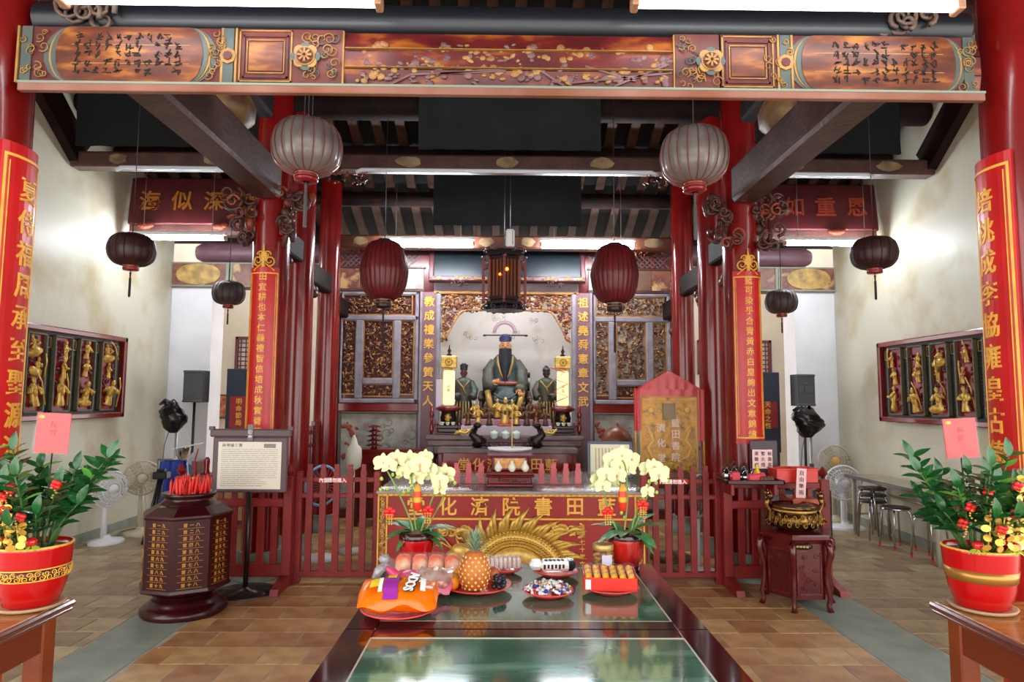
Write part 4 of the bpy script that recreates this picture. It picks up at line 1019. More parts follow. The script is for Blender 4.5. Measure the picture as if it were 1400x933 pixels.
# dragon relief: coiling scaled arch with fins, head at left, clouds
dr = B(); C0 = (-.02, .22)
arc = [(C0[0]-.30+.0, .07), (C0[0]-.28, .2), (C0[0]-.2, .33), (C0[0]-.06, .42), (C0[0]+.1, .43), (C0[0]+.25, .38), (C0[0]+.37, .28), (C0[0]+.42, .15), (C0[0]+.42, .06)]
def smooth(pts, k=6):
    out = []
    for i in range(len(pts)-1):
        p0, p1, p2, p3 = [Vector(pts[max(0, min(len(pts)-1, i+j))]) for j in (-1, 0, 1, 2)]
        for q in range(k):
            u = q/k; out.append(.5*((2*p1)+(p2-p0)*u+(2*p0-5*p1+4*p2-p3)*u*u+(3*p1-p0-3*p2+p3)*u**3))
    out.append(Vector(pts[-1])); return out
A = smooth([(x, 0, z) for x, z in arc])
dr.tube([(p.x, .02, p.z) for p in A], [.075]*len(A), 10); dr.tube([(C0[0]+.06+(p.x-C0[0]-.06)*.62, .025, .06+(p.z-.06)*.64) for p in A], [.085]*len(A), 10)
for i, p in enumerate(A):
    tg = (A[min(i+1, len(A)-1)]-A[max(i-1, 0)]).normalized(); nr = Vector((-tg.z, 0, tg.x))
    if nr.z < 0 and abs(nr.z) > .3: nr = -nr
    nr = (p-Vector((C0[0]+.05, 0, .1))).normalized()
    q = p+nr*.07; l = .11+.045*(i % 3)
    dr.tube([(q.x, .015, q.z), (q.x+nr.x*l*.6+tg.x*.03, .0, q.z+nr.z*l*.6+tg.z*.03), (q.x+nr.x*l+tg.x*.085, .01, q.z+nr.z*l+tg.z*.085)], [.024, .02, .003], 5)
dr.obj('dragon_relief', GOLDB, t)
sc = B()
for i, p in enumerate(A):
    for k in range(-2, 3):
        tg = (A[min(i+1, len(A)-1)]-A[max(i-1, 0)]).normalized(); nr = Vector((-tg.z, 0, tg.x))
        q = p+nr*.028*k+tg*(.012*(k % 2)); sc.ball((q.x, -.05+.012*abs(k), q.z), (.017, .01, .017), 6, 4)
o = sc.obj('dragon_scales', mat('scale gold', 'B98A34', .35, .6), t); o['kind'] = 'stuff'
hd = B()
hd.ball((-.43, -.02, .33), (.1, .06, .07), 10, 7); hd.ball((-.5, -.03, .3), (.06, .05, .045), 8, 6)
for k in range(7): hd.tube([(-.38, -.01, .3+.02*k), (-.33-.02*k, -.02, .36+.02*k), (-.42+.05*k, 0, .42-.01*k)], [.014, .012, .003], 5)
for k in range(9): a = -2.6+.28*k; hd.tube([(-.42+.1*cos(a), .0, .22+.05*sin(a)), (-.44+.26*cos(a), .01, .2+.16*sin(a))], [.016, .003], 5)
for d in (0, 1): hd.tube([(-.5, -.03, .34), (-.6, -.02, .4+.05*d), (-.68, -.01, .36+.06*d)], [.008, .008, .003], 5)
for k in range(14): a = k*.22; hd.tube([(.12+.0*k, .0, .12), (.12+.34*cos(a), .0, .1+.24*sin(a))], [.02, .006], 5)
hd.obj('dragon_head', GOLDB, t)
for cx, cz, k in ((-.42, .49, 0), (-.55, .5, 1), (.42, .5, 2), (.56, .5, 3), (-.83, .25, 4), (.86, .33, 5)):
    cl = B(); R_ = random.Random(k+3)
    for i in range(6): curl(cl, cx+R_.uniform(-.06, .06), .008, cz+R_.uniform(-.035, .035), R_.uniform(.025, .05), 1.2, .012, R_.uniform(0, 6), R_.choice((-1, 1)), 5)
    cl.tube([(cx-.1, .01, cz-.03), (cx, .005, cz+.02), (cx+.1, .01, cz-.01)], [.004, .03, .004], 6)
    cl.obj('gilt_cloud', GOLDB, t)

# finials standing on the altar behind a low glass strip
b = B(); b.box(-1.1, -.24, -.004, .004, 0, .14); o = b.obj('glass_strip', GLASS); o.location = (.06, 6.06, .8475); tag(o, 'low clear glass strip standing on the left half of the altar', 'glass')
b = B(); b.box(.24, .78, -.004, .004, 0, .14); o = b.obj('glass_strip', GLASS); o.location = (.06, 6.06, .8475); tag(o, 'low clear glass strip standing on the right half of the altar', 'glass')

# incense box with ash dish
t = thing('incense_box', 'maroon incense box with gilt panel, white vases and ash dish on the main altar', 'incense holder', (.055, 6.16, .8475))
b = B(); b.bbox(-.215, .215, -.11, .13, 0, .025, .006); b.bbox(-.2, .2, -.1, .12, .025, .085, .006); b.bbox(-.225, .225, -.12, .14, .085, .1, .006); b.bbox(-.21, .21, -.11, .13, .1, .135, .008); b.obj('base', REDD, t)
b = carve(.4, .05, 30, 6, 1.2, .015); o = b.obj('base_carving', [WOODG, REDD], t); o.location = (0, -.1, .055)
b = B(); b.bbox(-.17, .17, -.05, .12, .135, .27, .01); b.obj('box_body', REDD, t)
b = B(); b.box(-.14, .14, -.056, -.05, .16, .25); b.obj('gilt_panel', mat('gilt panel', 'D8A860', .4, .3, c2='C27A4A', scale=30), t)
b = B(); b.bbox(-.21, .21, -.09, .15, .27, .31, .012); b.obj('box_lid', PURP, t)
b = B(); b.lathe([(.14, .31), (.2, .325), (.21, .345), (.2, .345), (.02, .338)], 28, sy=.55, c=(0, .03, 0)); b.obj('ash_dish', mat('white ash', 'DADBE0', .5), t)
b = B(); b.tube([(.02, .03, .34), (.02, .03, .73)], .006, 6); b.obj('incense_stick', mat('incense yellow', 'D9A65A', .6), t)
for x, lab in ((-.105, 0), (.02, 0), (.14, 0)):
    b = B(); b.lathe([(.018, .135), (.034, .155), (.036, .18), (.016, .21), (.014, .225), (.02, .235)], 14, c=(x, -.085, 0)); b.obj('vase', CREAM, t)

# framed certificate on the altar
t = thing('framed_certificate', 'blue-grey framed pale certificate standing on the right end of the altar', 'picture frame', (1.08, 6.75, .8475), radians(-4))
b = B(); b.M = RX(radians(-9))
for u0, u1, v0, v1 in ((-.23, -.2, 0, .37), (.2, .23, 0, .37), (-.23, .23, 0, .03), (-.23, .23, .34, .37)): b.bbox(u0, u1, -.02, .02, v0, v1, .006)
b.obj('frame', mat('blue grey frame', '4E5C70', .4), t)
b = B(); b.M = RX(radians(-9)); b.box(-.2, .2, -.005, .01, .03, .34); b.obj('sheet', mat('certificate paper', 'EEE6C8', .6), t)
b = B(); b.M = RX(radians(-9))
for k in range(9): b.box(-.15+k*.034, -.15+k*.034+.012, -.008, 0, .08+.02*(k % 3), .3)
b.obj('print', mat('olive print', 'BDB488', .7), t)
b = B(); b.bar((0, .16, .0), (0, .06, .26), .03, .01); b.obj('stay', BLACK, t)

# ---- palace lantern and box above it
t = thing('palace_lantern', 'hexagonal dark wooden palace lantern with amber glass hanging before the niche', 'lantern', (-.01, 7.6, 2.66))
b = B()
for k in range(6):
    a = k*pi/3+pi/6; x, y = .2*cos(a), .2*sin(a)
    b.bar((x, y, .08), (x, y, .62), .03, .03)
    x2, y2 = .28*cos(a), .28*sin(a); b.bar((x2, y2, .1), (x2, y2, .58), .024, .024); b.ball((x2, y2, .6), .02, 6, 4); b.ball((x2, y2, .08), .02, 6, 4)
    b.bar((x, y, .55), (x2, y2, .5), .016, .02); b.bar((x, y, .14), (x2, y2, .16), .016, .02)
b.obj('post', mat('lantern post', '7A342A', .4), t)
for z, r in ((.08, .22), (.14, .2), (.6, .2), (.64, .24), (.68, .2)):
    b = B()
    for k in range(6): a, c_ = k*pi/3+pi/6, (k+1)*pi/3+pi/6; b.bar((r*cos(a), r*sin(a), z), (r*cos(c_), r*sin(c_), z), .025, .03)
    b.obj('frame_ring', mat('black brown frame', '241A1E', .3), t)
b = B(); b.lathe([(.24, .0), (.26, .03), (.2, .07)], 6, rot=pi/6, smooth=False); b.obj('base', mat('black brown frame', '241A1E', .3), t)
b = B(); b.lathe([(.22, .64), (.25, .69), (.12, .72)], 6, rot=pi/6, smooth=False); b.obj('crown', mat('black brown frame', '241A1E', .3), t)
b = B()
for k in range(6): a = k*pi/3; 
b.lathe([(.18, .14), (.18, .6)], 6, cap=False, rot=pi/6, smooth=False); b.obj('amber_pane', AMBER, t)
b = B()
for k in range(6):
    a, c_ = k*pi/3+pi/6, (k+1)*pi/3+pi/6
    for f in (.25, .5, .75): x, y = .187*(cos(a)*(1-f)+cos(c_)*f), .187*(sin(a)*(1-f)+sin(c_)*f); b.bar((x, y, .15), (x, y, .6), .014, .014)
b.obj('glazing_bar', mat('lantern bar', '6A3026', .4), t)['kind'] = 'stuff'
b = B()
for k in range(12): a = k*pi/6; curl(b, .24*cos(a), .24*sin(a), .03, .035, 1.2, .01, k, 1, 5); curl(b, .22*cos(a), .22*sin(a), .7, .03, 1.2, .008, k, 1, 5)
b.obj('crest_carving', mat('blue black carving', '22242E', .35), t)['kind'] = 'stuff'
b = B(); b.ball((.03, -.175, .46), .02, 8, 6); b.ball((-.05, -.175, .4), .014, 8, 6); b.obj('bulb', BULB, t)
b = B(); b.tube([(0, 0, .7), (0, 0, roofz(7.6)-2.66+.03)], .005, 5); b.obj('hanging_wire', BLACK, t)
t = thing('white_speaker_box', 'small white box hanging on a wire just above the palace lantern', 'box', (.055, 7.35, 3.36))
b = B(); b.bbox(-.05, .05, -.04, .04, 0, .2, .02); b.obj('case', WHITE, t); b = B(); b.bbox(.02, .03, -.042, -.03, .02, .18, .003); b.obj('slot', GREYM, t)
b = B(); b.tube([(0, 0, .2), (0, 0, 1.3)], .004, 5); b.obj('wire', BLACK, t)

# ---- objects beside the altar wall
t = thing('red_side_table', 'plain red table against the pale panel left of the altar', 'table', (-1.43, 8.72, 0))
b = B(); b.bbox(-.53, .5, -.14, .2, .93, .98, .01); b.obj('top', RED, t)
b = B(); b.bbox(-.5, .47, -.12, -.1, .8, .93, .006); b.obj('apron', RED, t)
for x in (-.47, .44):
    for y in (-.09, .16):
        b = B(); b.bbox(x-.03, x+.03, y-.03, y+.03, 0, .93, .006); b.obj('leg', REDD, t)
b = B(); b.box(-.47, .44, .15, .17, .1, .85); b.obj('back_board', REDD, t)
t = thing('pagoda_lamp', 'dark red tiered pagoda ornament on the red side table', 'ornament', (-1.7, 8.72, .98))
b = B(); b.lathe([(.05, 0), (.04, .02), (.03, .28), (.02, .3)], 10); b.obj('mast', REDD, t)
for k in range(5):
    b = B(); z = .03+k*.06; r = .11-.006*k; b.lathe([(.03, z), (r, z+.008), (r*.98, z+.016), (.035, z+.035)], 8, smooth=False); b.obj('tier', REDD, t)
    b = B()
    for q in range(6): b.ball((.05*cos(q), .05*sin(q), z-.002), .009, 6, 4)
    b.obj('bead', WHITEP, t)
t = thing('covered_pole', 'pale pole topped with a white cloth bag behind the left fence', 'pole', (-1.62, 7.2, 0))
b = B(); b.tube([(0, 0, 0), (0, 0, 1.0)], .018, 8); b.lathe([(.14, 0), (.14, .03), (.03, .05)], 16); b.obj('pole', mat('pale pole', 'B8B49E', .5), t)
b = B(); b.lathe([(.03, .87), (.07, .9), (.08, 1.0), (.075, 1.1), (.04, 1.14), (.025, 1.2), (.01, 1.24)], 12, ribs=5, amp=.12); b.obj('cloth_bag', mat('white cloth', 'D4D2C4', .8), t)
t = thing('temple_block', 'large brown ribbed wooden fish drum at the right of the altar', 'drum', (1.36, 8.0, .0))
b = B(); b.lathe([(.04, .98), (.15, .99), (.19, 1.08), (.185, 1.17), (.14, 1.26), (.06, 1.31), (.03, 1.32), (.025, 1.35), (.01, 1.36)], 28, ribs=28, amp=.02); b.obj('shell', mat('brown lacquer', '7E4326', .35, c2='6A361E', scale=6), t)
b = B(); b.lathe([(.2, .92), (.2, .97), (.14, .99)], 16); b.tube([(.0, 0, 0), (0, 0, .93)], .08, 10); b.lathe([(.2, 0), (.2, .04), (.08, .06)], 16); b.obj('stand', REDD, t)

# ---- embroidered banner under red canopy
t = thing('embroidered_banner', 'gold embroidered temple banner under a red peaked canopy in clear plastic', 'banner', (1.725, 6.95, .09)); t.scale = (.945,)*3
b = B(); b.grid(lambda u, v: (-.31+.62*u, -.02-.02*sin(u*7), .84+.84*v), 16, 10); b.grid(lambda u, v: (.31-.62*u, .0-.02*sin((1-u)*7), .84+.84*v), 16, 10); b.obj('cloth', EMBR, t)
b = B()
for x in (-.31, .31): b.tube([(x, -.03, .84), (x, -.03, 1.68)], .014, 6)
b.tube([(-.31, -.03, 1.68), (.31, -.03, 1.68)], .014, 6); b.tube([(-.31, -.03, .84), (.31, -.03, .84)], .014, 6); b.obj('gold_edge', SILKY, t)
b = B()
for x, tx, z0 in ((.07, '藍田書院', 1.2), (-.09, '濟化堂', 1.17)): b.text(tx, .1, (x, -.045, z0), .005, .125 if len(tx) == 4 else .165, True, None, .012)
b.obj('lettering', mat('pink white thread', 'E8C8B4', .5), t)
b = B()
b.bbox(-.07, .07, -.05, -.03, 1.42, 1.6, .005); b.obj('crest', mat('olive crest', '7A5E20', .5), t)
b = B()
for d in (-1, 1):
    b.tube([(d*.12, -.05, .98), (d*.2, -.055, 1.02), (d*.24, -.055, 1.12), (d*.18, -.055, 1.2), (d*.22, -.055, 1.3), (d*.25, -.055, 1.36)], [.008, .02, .024, .022, .016, .004], 7)
    for k in range(5): b.tube([(d*.22, -.05, 1.08+.05*k), (d*.27, -.05, 1.1+.05*k)], [.01, .003], 5)
    for k in range(5): curl(b, d*(.13+.03*k), -.05, 1.0+.04*(k % 3), .03, 1.2, .008, k, d, 5)
    b.ball((d*.2, -.05, 1.53), (.04, .012, .04), 8, 5); b.ball((d*.11, -.05, 1.52), (.02, .01, .02), 6, 4)
    for k in range(6): curl(b, d*(.08+.035*k), -.045, 1.62, .014, 1.2, .004, k, d, 4)
b.obj('dragon_embroidery', SILKY, t)
b = B()
n = 40
def canopy(u, v):   # peaked folded cloth
    x = -.38+.76*u; ridge = 1.75; pk = 1.965*(1-abs(x)/.38)+ridge*(abs(x)/.38)
    return (x*(1-.0*v), -.06+.07*v*0-.012*sin(u*46)*(1-v), ridge+(pk-ridge)*v-.0)
b.grid(canopy, n, 5); b.grid(lambda u, v: (lambda p: (p[0], p[1]+.04, p[2]))(canopy(1-u, v)), n, 5); b.obj('canopy', SILKR, t)
b = B()
for x0, x1, z0 in ((-.385, -.315, 1.3), (.315, .39, 1.19)):
    b.grid(lambda u, v: (x0+(x1-x0)*u, -.06-.012*sin(u*9), z0+(1.755-z0)*v), 8, 6); b.grid(lambda u, v: (x1-(x1-x0)*u, -.02, z0+(1.755-z0)*v), 8, 6)
b.grid(lambda u, v: (-.32+.64*u, -.065-.008*sin(u*30), 1.68+.08*v), 24, 2); b.obj('side_drape', SILKR, t)
b = B()
for x in (-.375, .38): b.tube([(x, -.05, .82), (x, -.05, 1.75)], .01, 6)
b.obj('yellow_cord', SILKY, t)
b = B()
b.lathe([(.2, .68), (.29, .74), (.3, .84), (.26, .87)], 24, sy=.6); b.tube([(0, 0, -.05), (0, 0, .7)], .03, 8); b.lathe([(.22, -.095), (.22, -.05), (.05, -.02)], 18); b.obj('drum_base', mat('brown drum', '6A4A30', .5), t)
b = B()
for k in range(26): R_ = random.Random(k); b.ball((R_.uniform(-.24, .24), -.06-.05*R_.random(), .88+R_.uniform(-.03, .07)), (.05, .03, .03), 7, 5)
b.obj('yellow_fringe', mat('yellow fringe', 'C9922C', .6, c2='8E8A34', scale=9), t)
b = B(); b.grid(lambda u, v: ((u-.5)*2*(.34+.05*v if v < .8 else .38*(1-(v-.8)/.2)+.01), -.1-.02*sin(u*20+v*3), .8+1.16*v), 30, 16); b.obj('plastic_film', FILM, t)
b = B(); b.tube([(0, .03, .7), (0, .03, 1.95)], .012, 6); b.obj('pole', WOODB, t)

# tube light behind the niche fringe
tube_light('fluorescent_light', -.62, .66, 9.42, 3.2, TUBEC, 'hidden tube light tucked behind the gilt fringe of the niche', 1, 0, .02)
# ================================================================ FOREGROUND
def inst(name, me, parent, M):
    o = link(name, me, parent); o.matrix_local = M; return o
def mesh_of(b, name, mats):
    o = b.obj(name, mats); me = o.data; bpy.data.objects.remove(o); return me
def orient(p, d, up=(0, 0, 1), s=1.0):
    """local +y along d, local +z near up"""
    d = Vector(d).normalized(); up = Vector(up); x = d.cross(up)
    if x.length < 1e-4: x = d.orthogonal()
    x.normalize(); z = x.cross(d)
    M = Matrix((x, d, z)).transposed().to_4x4() @ Matrix.Diagonal((s, s, s, 1)) if not isinstance(s, tuple) else Matrix((x, d, z)).transposed().to_4x4() @ Matrix.Diagonal((*s, 1))
    return Matrix.Translation(p) @ M
def leaf_mesh(name, m, w_=.35, bend=.25, fold=.12):
    b = B(); n = 7; vs = []; fs = []
    for i in range(n+1):
        u = i/n; ww = w_*sin(pi*min(1, u*.97+.03))**.8*(1-.25*u) if u < 1 else .01
        z = -bend*u*u
        vs += [(-ww/2, u, z+fold*ww), (0, u, z), (ww/2, u, z+fold*ww)]
    for i in range(n): o = i*3; fs += [(o, o+1, o+4, o+3), (o+1, o+2, o+5, o+4)]
    b.add(vs, fs, True); return mesh_of(b, name, m)

# ---- offering tables with green marble tops
def offer_table(label, y0, y1, z):
    t = thing('offering_table', label, 'table', (.09, y0, 0)); W = .672; D_ = y1-y0
    b = B()
    for u0, u1, v0, v1 in ((-W, -W+.115, 0, D_), (W-.115, W, 0, D_), (-W+.115, W-.115, 0, .085), (-W+.115, W-.115, D_-.085, D_)): b.bbox(u0, u1, v0, v1, z-.05, z, .004)
    b.obj('top_frame', TABLEF, t)
    b = B(); b.box(-W+.117, W-.117, .087, D_-.087, z-.04, z-.002); b.obj('marble_panel', MARBLE, t)
    b = B()
    for u0, u1, v0, v1 in ((-W+.113, -W+.118, .083, D_-.083), (W-.118, W-.113, .083, D_-.083), (-W+.113, W-.113, .083, .088), (-W+.113, W-.113, D_-.088, D_-.083)): b.box(u0, u1, v0, v1, z-.03, z+.0004)
    b.obj('inlay_line', mat('pale inlay', 'B8B4A0', .3), t)
    for v in (.03, D_-.055):
        b = B(); b.bbox(-W+.05, W-.05, v, v+.025, z-.17, z-.05, .004); b.obj('apron', TABLEF, t)
    for x in (-W+.06, W-.06):
        for v in (.06, D_-.06):
            b = B(); b.bbox(x-.04, x+.04, v-.04, v+.04, 0, z-.05, .006); b.obj('leg', TABLEF, t)
offer_table('dark maroon offering table with green marble top holding the plates of food', 2.513, 3.482, .8)
offer_table('empty dark maroon offering table with green marble top nearest the viewer', 1.54, 2.507, .8)

# ---- plates
def plate_at(x, y, r, label, m=PLATE, z=.8):
    b = B(); b.lathe([(.55*r, 0), (.6*r, .004), (.86*r, .016), (r, .026), (.985*r, .03), (.84*r, .021), (.58*r, .009), (.02, .008)], 36)
    o = b.obj('plate', m); o.location = (x, y, z+.0005); return tag(o, label, 'plate', 'red plates of offerings')
plate_at(-.41, 2.68, .15, 'red plate under the orange bag of snacks')
plate_at(-.345, 2.95, .125, 'red plate under the pink foil bag behind the orange bag')
plate_at(-.115, 3.01, .155, 'large red plate holding pineapple, oranges and grapes')
plate_at(.0, 3.3, .095, 'small red plate under the clear boxed sweets behind the pineapple')
plate_at(.255, 3.25, .11, 'red plate under the black and white packet')
plate_at(.195, 2.925, .112, 'red plate heaped with wrapped sweets')
plate_at(.475, 2.985, .125, 'red plate under the red box of snack rolls')
plate_at(-.33, 3.16, .12, 'pale cream plate under the row of noodle packs', mat('cream plate', 'D8CFA0', .3))
def pillow(name, m, w_, d_, h, parent=None, seed=0, crimp=.1):
    R = random.Random(seed); b = B()
    ph = [R.uniform(0, 6) for _ in range(4)]
    def f(sg):
        def g(u, v):
            x, y = (u-.5)*2, (v-.5)*2
            e = max(0, (1-abs(x)**3))**.6*max(0, (1-abs(y)**2.4))**.6
            wob = 1+.12*sin(x*7+ph[0])*sin(y*5+ph[1])+.06*sin(x*15+ph[2])
            k = 1-.08*cos(x*3)*abs(y)
            return (x*w_/2*(1-.05*abs(y)), y*d_/2*k+.0, h/2+sg*h/2*e*wob+.012*sin(x*6+ph[3])*(1-e))
        return g
    n, m_ = 28, 16
    b.grid(f(1), n, m_); b.grid(lambda u, v: f(-1)(1-u, v), n, m_)
    return b.obj(name, m, parent)
# orange snack bag lying on its plate
t = thing('snack_bag', 'puffed orange foil snack bag with purple and white print on the nearest plate', 'snack bag', (-.41, 2.69, .822), radians(4))
bagM = RX(radians(13))
o = pillow('foil_bag', ORANGE, .31, .2, .1, t, 2); o.matrix_local = T(0, -.01, .005) @ bagM
def onbag(u0, u1, v0, v1, lift=.0):
    def g(u, v):
        x, y = u0+(u1-u0)*u, v0+(v1-v0)*v
        X_, Y_ = x/.155, y/.095
        e = max(0, (1-abs(X_)**3))**.6*max(0, (1-abs(Y_)**2.4))**.6
        return (x, y, .05+.05*e*1.1+.006+lift)
    return g
def bagprint(name, m, *rects):
    b = B(); 
    for r in rects: b.grid(onbag(*r), 6, 6)
    q = b.obj(name, m, t); q.matrix_local = T(0, -.01, .005) @ bagM
bagprint('purple_band', PURPLE, (-.055, .0, -.085, .085))
bagprint('yellow_patch', YELLOW, (-.045, -.01, .02, .06, .002), (-.11, -.075, -.03, .03, 0))
bagprint('white_band', WHITEP, (-.075, -.06, -.06, .03, .001), (.085, .105, -.055, .03, .001))
b = B(); b.M = T(0, -.01, .005) @ bagM @ T(.05, -.01, .108) @ RZ(radians(-100)) @ RX(-pi/2); b.text('ADOS', .055, (0, 0, 0), .003, .036, False, None, .02)
b.obj('lettering', WHITEP, t)
b = B(); b.M = T(0, -.01, .005) @ bagM @ T(.052, -.01, .106) @ RZ(radians(-100)) @ RX(-pi/2); b.text('ADOS', .056, (0, 0, 0), .002, .036, False, None, .06)
b.obj('letter_shadow', INKB, t)
# pink foil bag
t = thing('snack_bag', 'pink and clear foil snack bag lying behind the orange bag', 'snack bag', (-.35, 2.95, .82), radians(-3))
o = pillow('foil_bag', PINKB, .27, .15, .07, t, 5); o.matrix_local = RX(radians(16))
o = pillow('clear_end', mat('silvery film', 'D8C4B8', .15, .3, c2='B8746A', scale=12, bump=.6, bscale=22), .15, .12, .06, t, 6); o.matrix_local = T(.06, -.02, .03) @ RX(radians(20))
b = B(); b.M = RX(radians(16)) @ T(-.1, 0, .035); b.tube([(0, 0, 0), (-.04, .03, .03), (-.06, .02, .05)], [.03, .02, .008], 6); b.obj('twisted_corner', PINKB, t)
# row of noodle packs in clear bag
t = thing('noodle_bag', 'clear bag holding four orange round noodle packs in front of the left orchid', 'snack bag', (-.37, 3.13, .822), radians(-2)); t.scale = (1, .9, 1)
for k in range(4):
    b = B(); b.M = RY(pi/2)
    b.lathe([(.01, -.036), (.035, -.034), (.05, -.02), (.052, 0), (.05, .02), (.035, .034), (.01, .036)], 14, ribs=7, amp=.03)
    o = b.obj('noodle_pack', NOODLE, t); o.matrix_local = T(-.09+.075*k, 0, .052) @ RZ(.1*(k % 2))
b = B(); b.M = T(.02, 0, .052) @ RY(pi/2); b.lathe([(.01, -.21), (.045, -.19), (.03, -.15), (.058, -.135), (.06, 0), (.057, .15), (.03, .18), (.04, .21), (.01, .22)], 16, ribs=5, amp=.06); b.obj('clear_wrap', FILM, t)
b = B(); b.tube([(-.17, -.01, .06), (-.2, -.03, .03), (-.22, -.04, .0)], [.02, .025, .012], 7); b.tube([(-.17, 0, .06), (-.19, .01, .09)], [.02, .028], 7); b.obj('tied_end', mat('grey film', 'A8A4A8', .2, .2, bump=.6, bscale=25), t)
# pineapple
t = thing('pineapple', 'ripe orange pineapple with grey-green crown standing on the fruit plate', 'fruit', (-.125, 2.965, .8125))
b = B(); prof = [(.03, 0), (.052, .012), (.066, .05), (.068, .085), (.06, .125), (.045, .155), (.03, .165)]
b.lathe(prof, 20); body = b.obj('skin', PINE, t)
em = B(); em.ball((0, 0, 0), (.006, .006, .0035), 6, 4); me1 = mesh_of(em, 'eye', PINEE)
def prad(z):
    for (r0, z0), (r1, z1) in zip(prof, prof[1:]):
        if z0 <= z <= z1: return r0+(r1-r0)*(z-z0)/(z1-z0)
    return .03
for r in range(9):
    z = .014+r*.0165; rr = prad(z)
    for k in range(13):
        a = 2*pi*(k+.5*(r % 2))/13
        inst('eye', me1, body, T(rr*cos(a), rr*sin(a), z) @ RZ(a) @ RY(pi/2))
lm = leaf_mesh('crown_leaf', PINEL, .16, .2, .3)
for k in range(34):
    a = k*2.4; q = k/34; el = .5+.95*q
    inst('crown_leaf', lm, t, orient((.012*cos(a)*(1-q), .012*sin(a)*(1-q), .163+.035*q), (cos(a)*cos(el), sin(a)*cos(el), sin(el)), (-cos(a)*.3, -sin(a)*.3, 1), .068+.012*q))
# oranges, apples, grapes
for (x, y, z, r, m, lab) in ((-.222, 2.975, .811, .033, FRUITO, 'orange at the near left of the pineapple'), (-.235, 3.03, .8145, .031, FRUITY, 'yellowish orange behind the near orange'),
                             (-.195, 3.085, .812, .034, FRUITO, 'orange half hidden behind the pineapple'), (-.05, 3.1, .812, .034, APPLE, 'reddish apple behind the right of the pineapple'), (-.2, 3.155, .829, .03, APPLE, 'reddish apple at the back of the fruit plate')):
    t = thing('apple' if m is APPLE else 'orange', lab, 'fruit', (x, y, z))
    b = B(); b.lathe([(.002, .004), (.4*r, .0), (.8*r, .3*r), (r, .95*r), (.85*r, 1.55*r), (.4*r, 1.88*r), (.06*r, 1.86*r)], 18); b.obj('skin', m, t)
    b = B(); b.lathe([(.004, 1.86*r), (.005, 1.92*r)], 6); b.obj('stem', STEM, t)
gm = B(); gm.ball((0, 0, 0), .0105, 10, 7); gme = mesh_of(gm, 'grape', GRAPE)
t = thing('grape_bunch', 'small bunch of dark grapes beside the pineapple', 'fruit', (-.015, 2.965, .822)); R_ = random.Random(4)
b = B(); b.tube([(-.03, 0, .03), (0, 0, .02), (.03, 0, .03)], .003, 5); b.obj('stalk', STEM, t)
for k in range(26):
    q = R_.random(); inst('grape', gme, t, T(R_.uniform(-.032, .032)*(1-.3*q), R_.uniform(-.028, .028)*(1-.3*q), .0+.05*q))
# clear boxed sweets
t = thing('clear_sweet_box', 'clear flat tray of pale wrapped biscuits behind the pineapple', 'snack box', (.0, 3.31, .822), radians(3))
b = B()
for k in range(8):
    c = B(); c.bbox(-.085+.0215*k, -.067+.0215*k, -.03, .03, 0, .05, .006); c.obj('biscuit', mat('pale biscuit wrap', 'E2D6D2', .3, c2='C8AFA8', scale=20), t)
b.bbox(-.092, .092, -.036, .036, 0, .058, .004); b.obj('clear_lid', FILM, t)
# black and white packet
t = thing('biscuit_packet', 'white foil packet with black end tilted across its red plate', 'snack bag', (.25, 3.24, .832), radians(5))
b = B(); b.M = RX(radians(8)); b.bbox(-.07, .075, -.03, .03, 0, .045, .014); b.obj('wrapper', mat('white foil', 'F0ECEC', .25, bump=.3, bscale=14), t)
b = B(); b.M = RX(radians(8)); b.bbox(.05, .095, -.032, .032, -.002, .048, .014); b.obj('black_end', mat('black foil', '17181C', .25, bump=.3, bscale=14), t)
b = B(); b.M = RX(radians(8)); b.bbox(-.125, -.06, -.028, .03, .004, .045, .018); b.obj('crimped_end', mat('white foil', 'F0ECEC', .25), t)
b = B(); b.M = RX(radians(8))
for k in range(6): b.box(-.06+.018*k, -.05+.018*k, -.031, -.027, .012+.004*(k % 2), .034)
for k in range(5): b.ball((-.045+.02*k, 0, .044), (.012, .02, .003), 6, 4)
b.obj('dark_print', mat('dark brown print', '2A1A1E', .4), t)
# wrapped sweets
cols = [mat('sweet white', 'EEEAEA', .2, .15), mat('sweet red', 'C8342E', .25), mat('sweet gold', 'D8B060', .25, .4), mat('sweet blue', '3A3AA8', .25), mat('sweet silver', 'CFCFD6', .15, .6)]
ms = []
for m in cols:
    c = B(); c.ball((0, 0, 0), (.012, .008, .008), 8, 5)
    for d in (-1, 1): c.tube([(d*.01, 0, 0), (d*.018, .0, .002)], [.003, .009], 6)
    ms.append(mesh_of(c, 'sweet', m))
R_ = random.Random(11); n = 0
for k in range(74):
    rr = .088*sqrt(R_.random()); a = R_.uniform(0, 6.28); z = .8+.02+.042*(1-(rr/.1)**1.6)*R_.uniform(.7, 1)
    o = link('wrapped_sweet', ms[R_.choice((0, 0, 0, 1, 2, 4, 4, 3))]); o.location = (.195+rr*cos(a), 2.925+rr*sin(a), z); o.rotation_euler = (R_.uniform(-.4, .4), R_.uniform(-.5, .5), R_.uniform(0, 6))
    tag(o, 'small twist wrapped sweet in the heap on the red plate', 'sweet', 'heap of wrapped sweets')
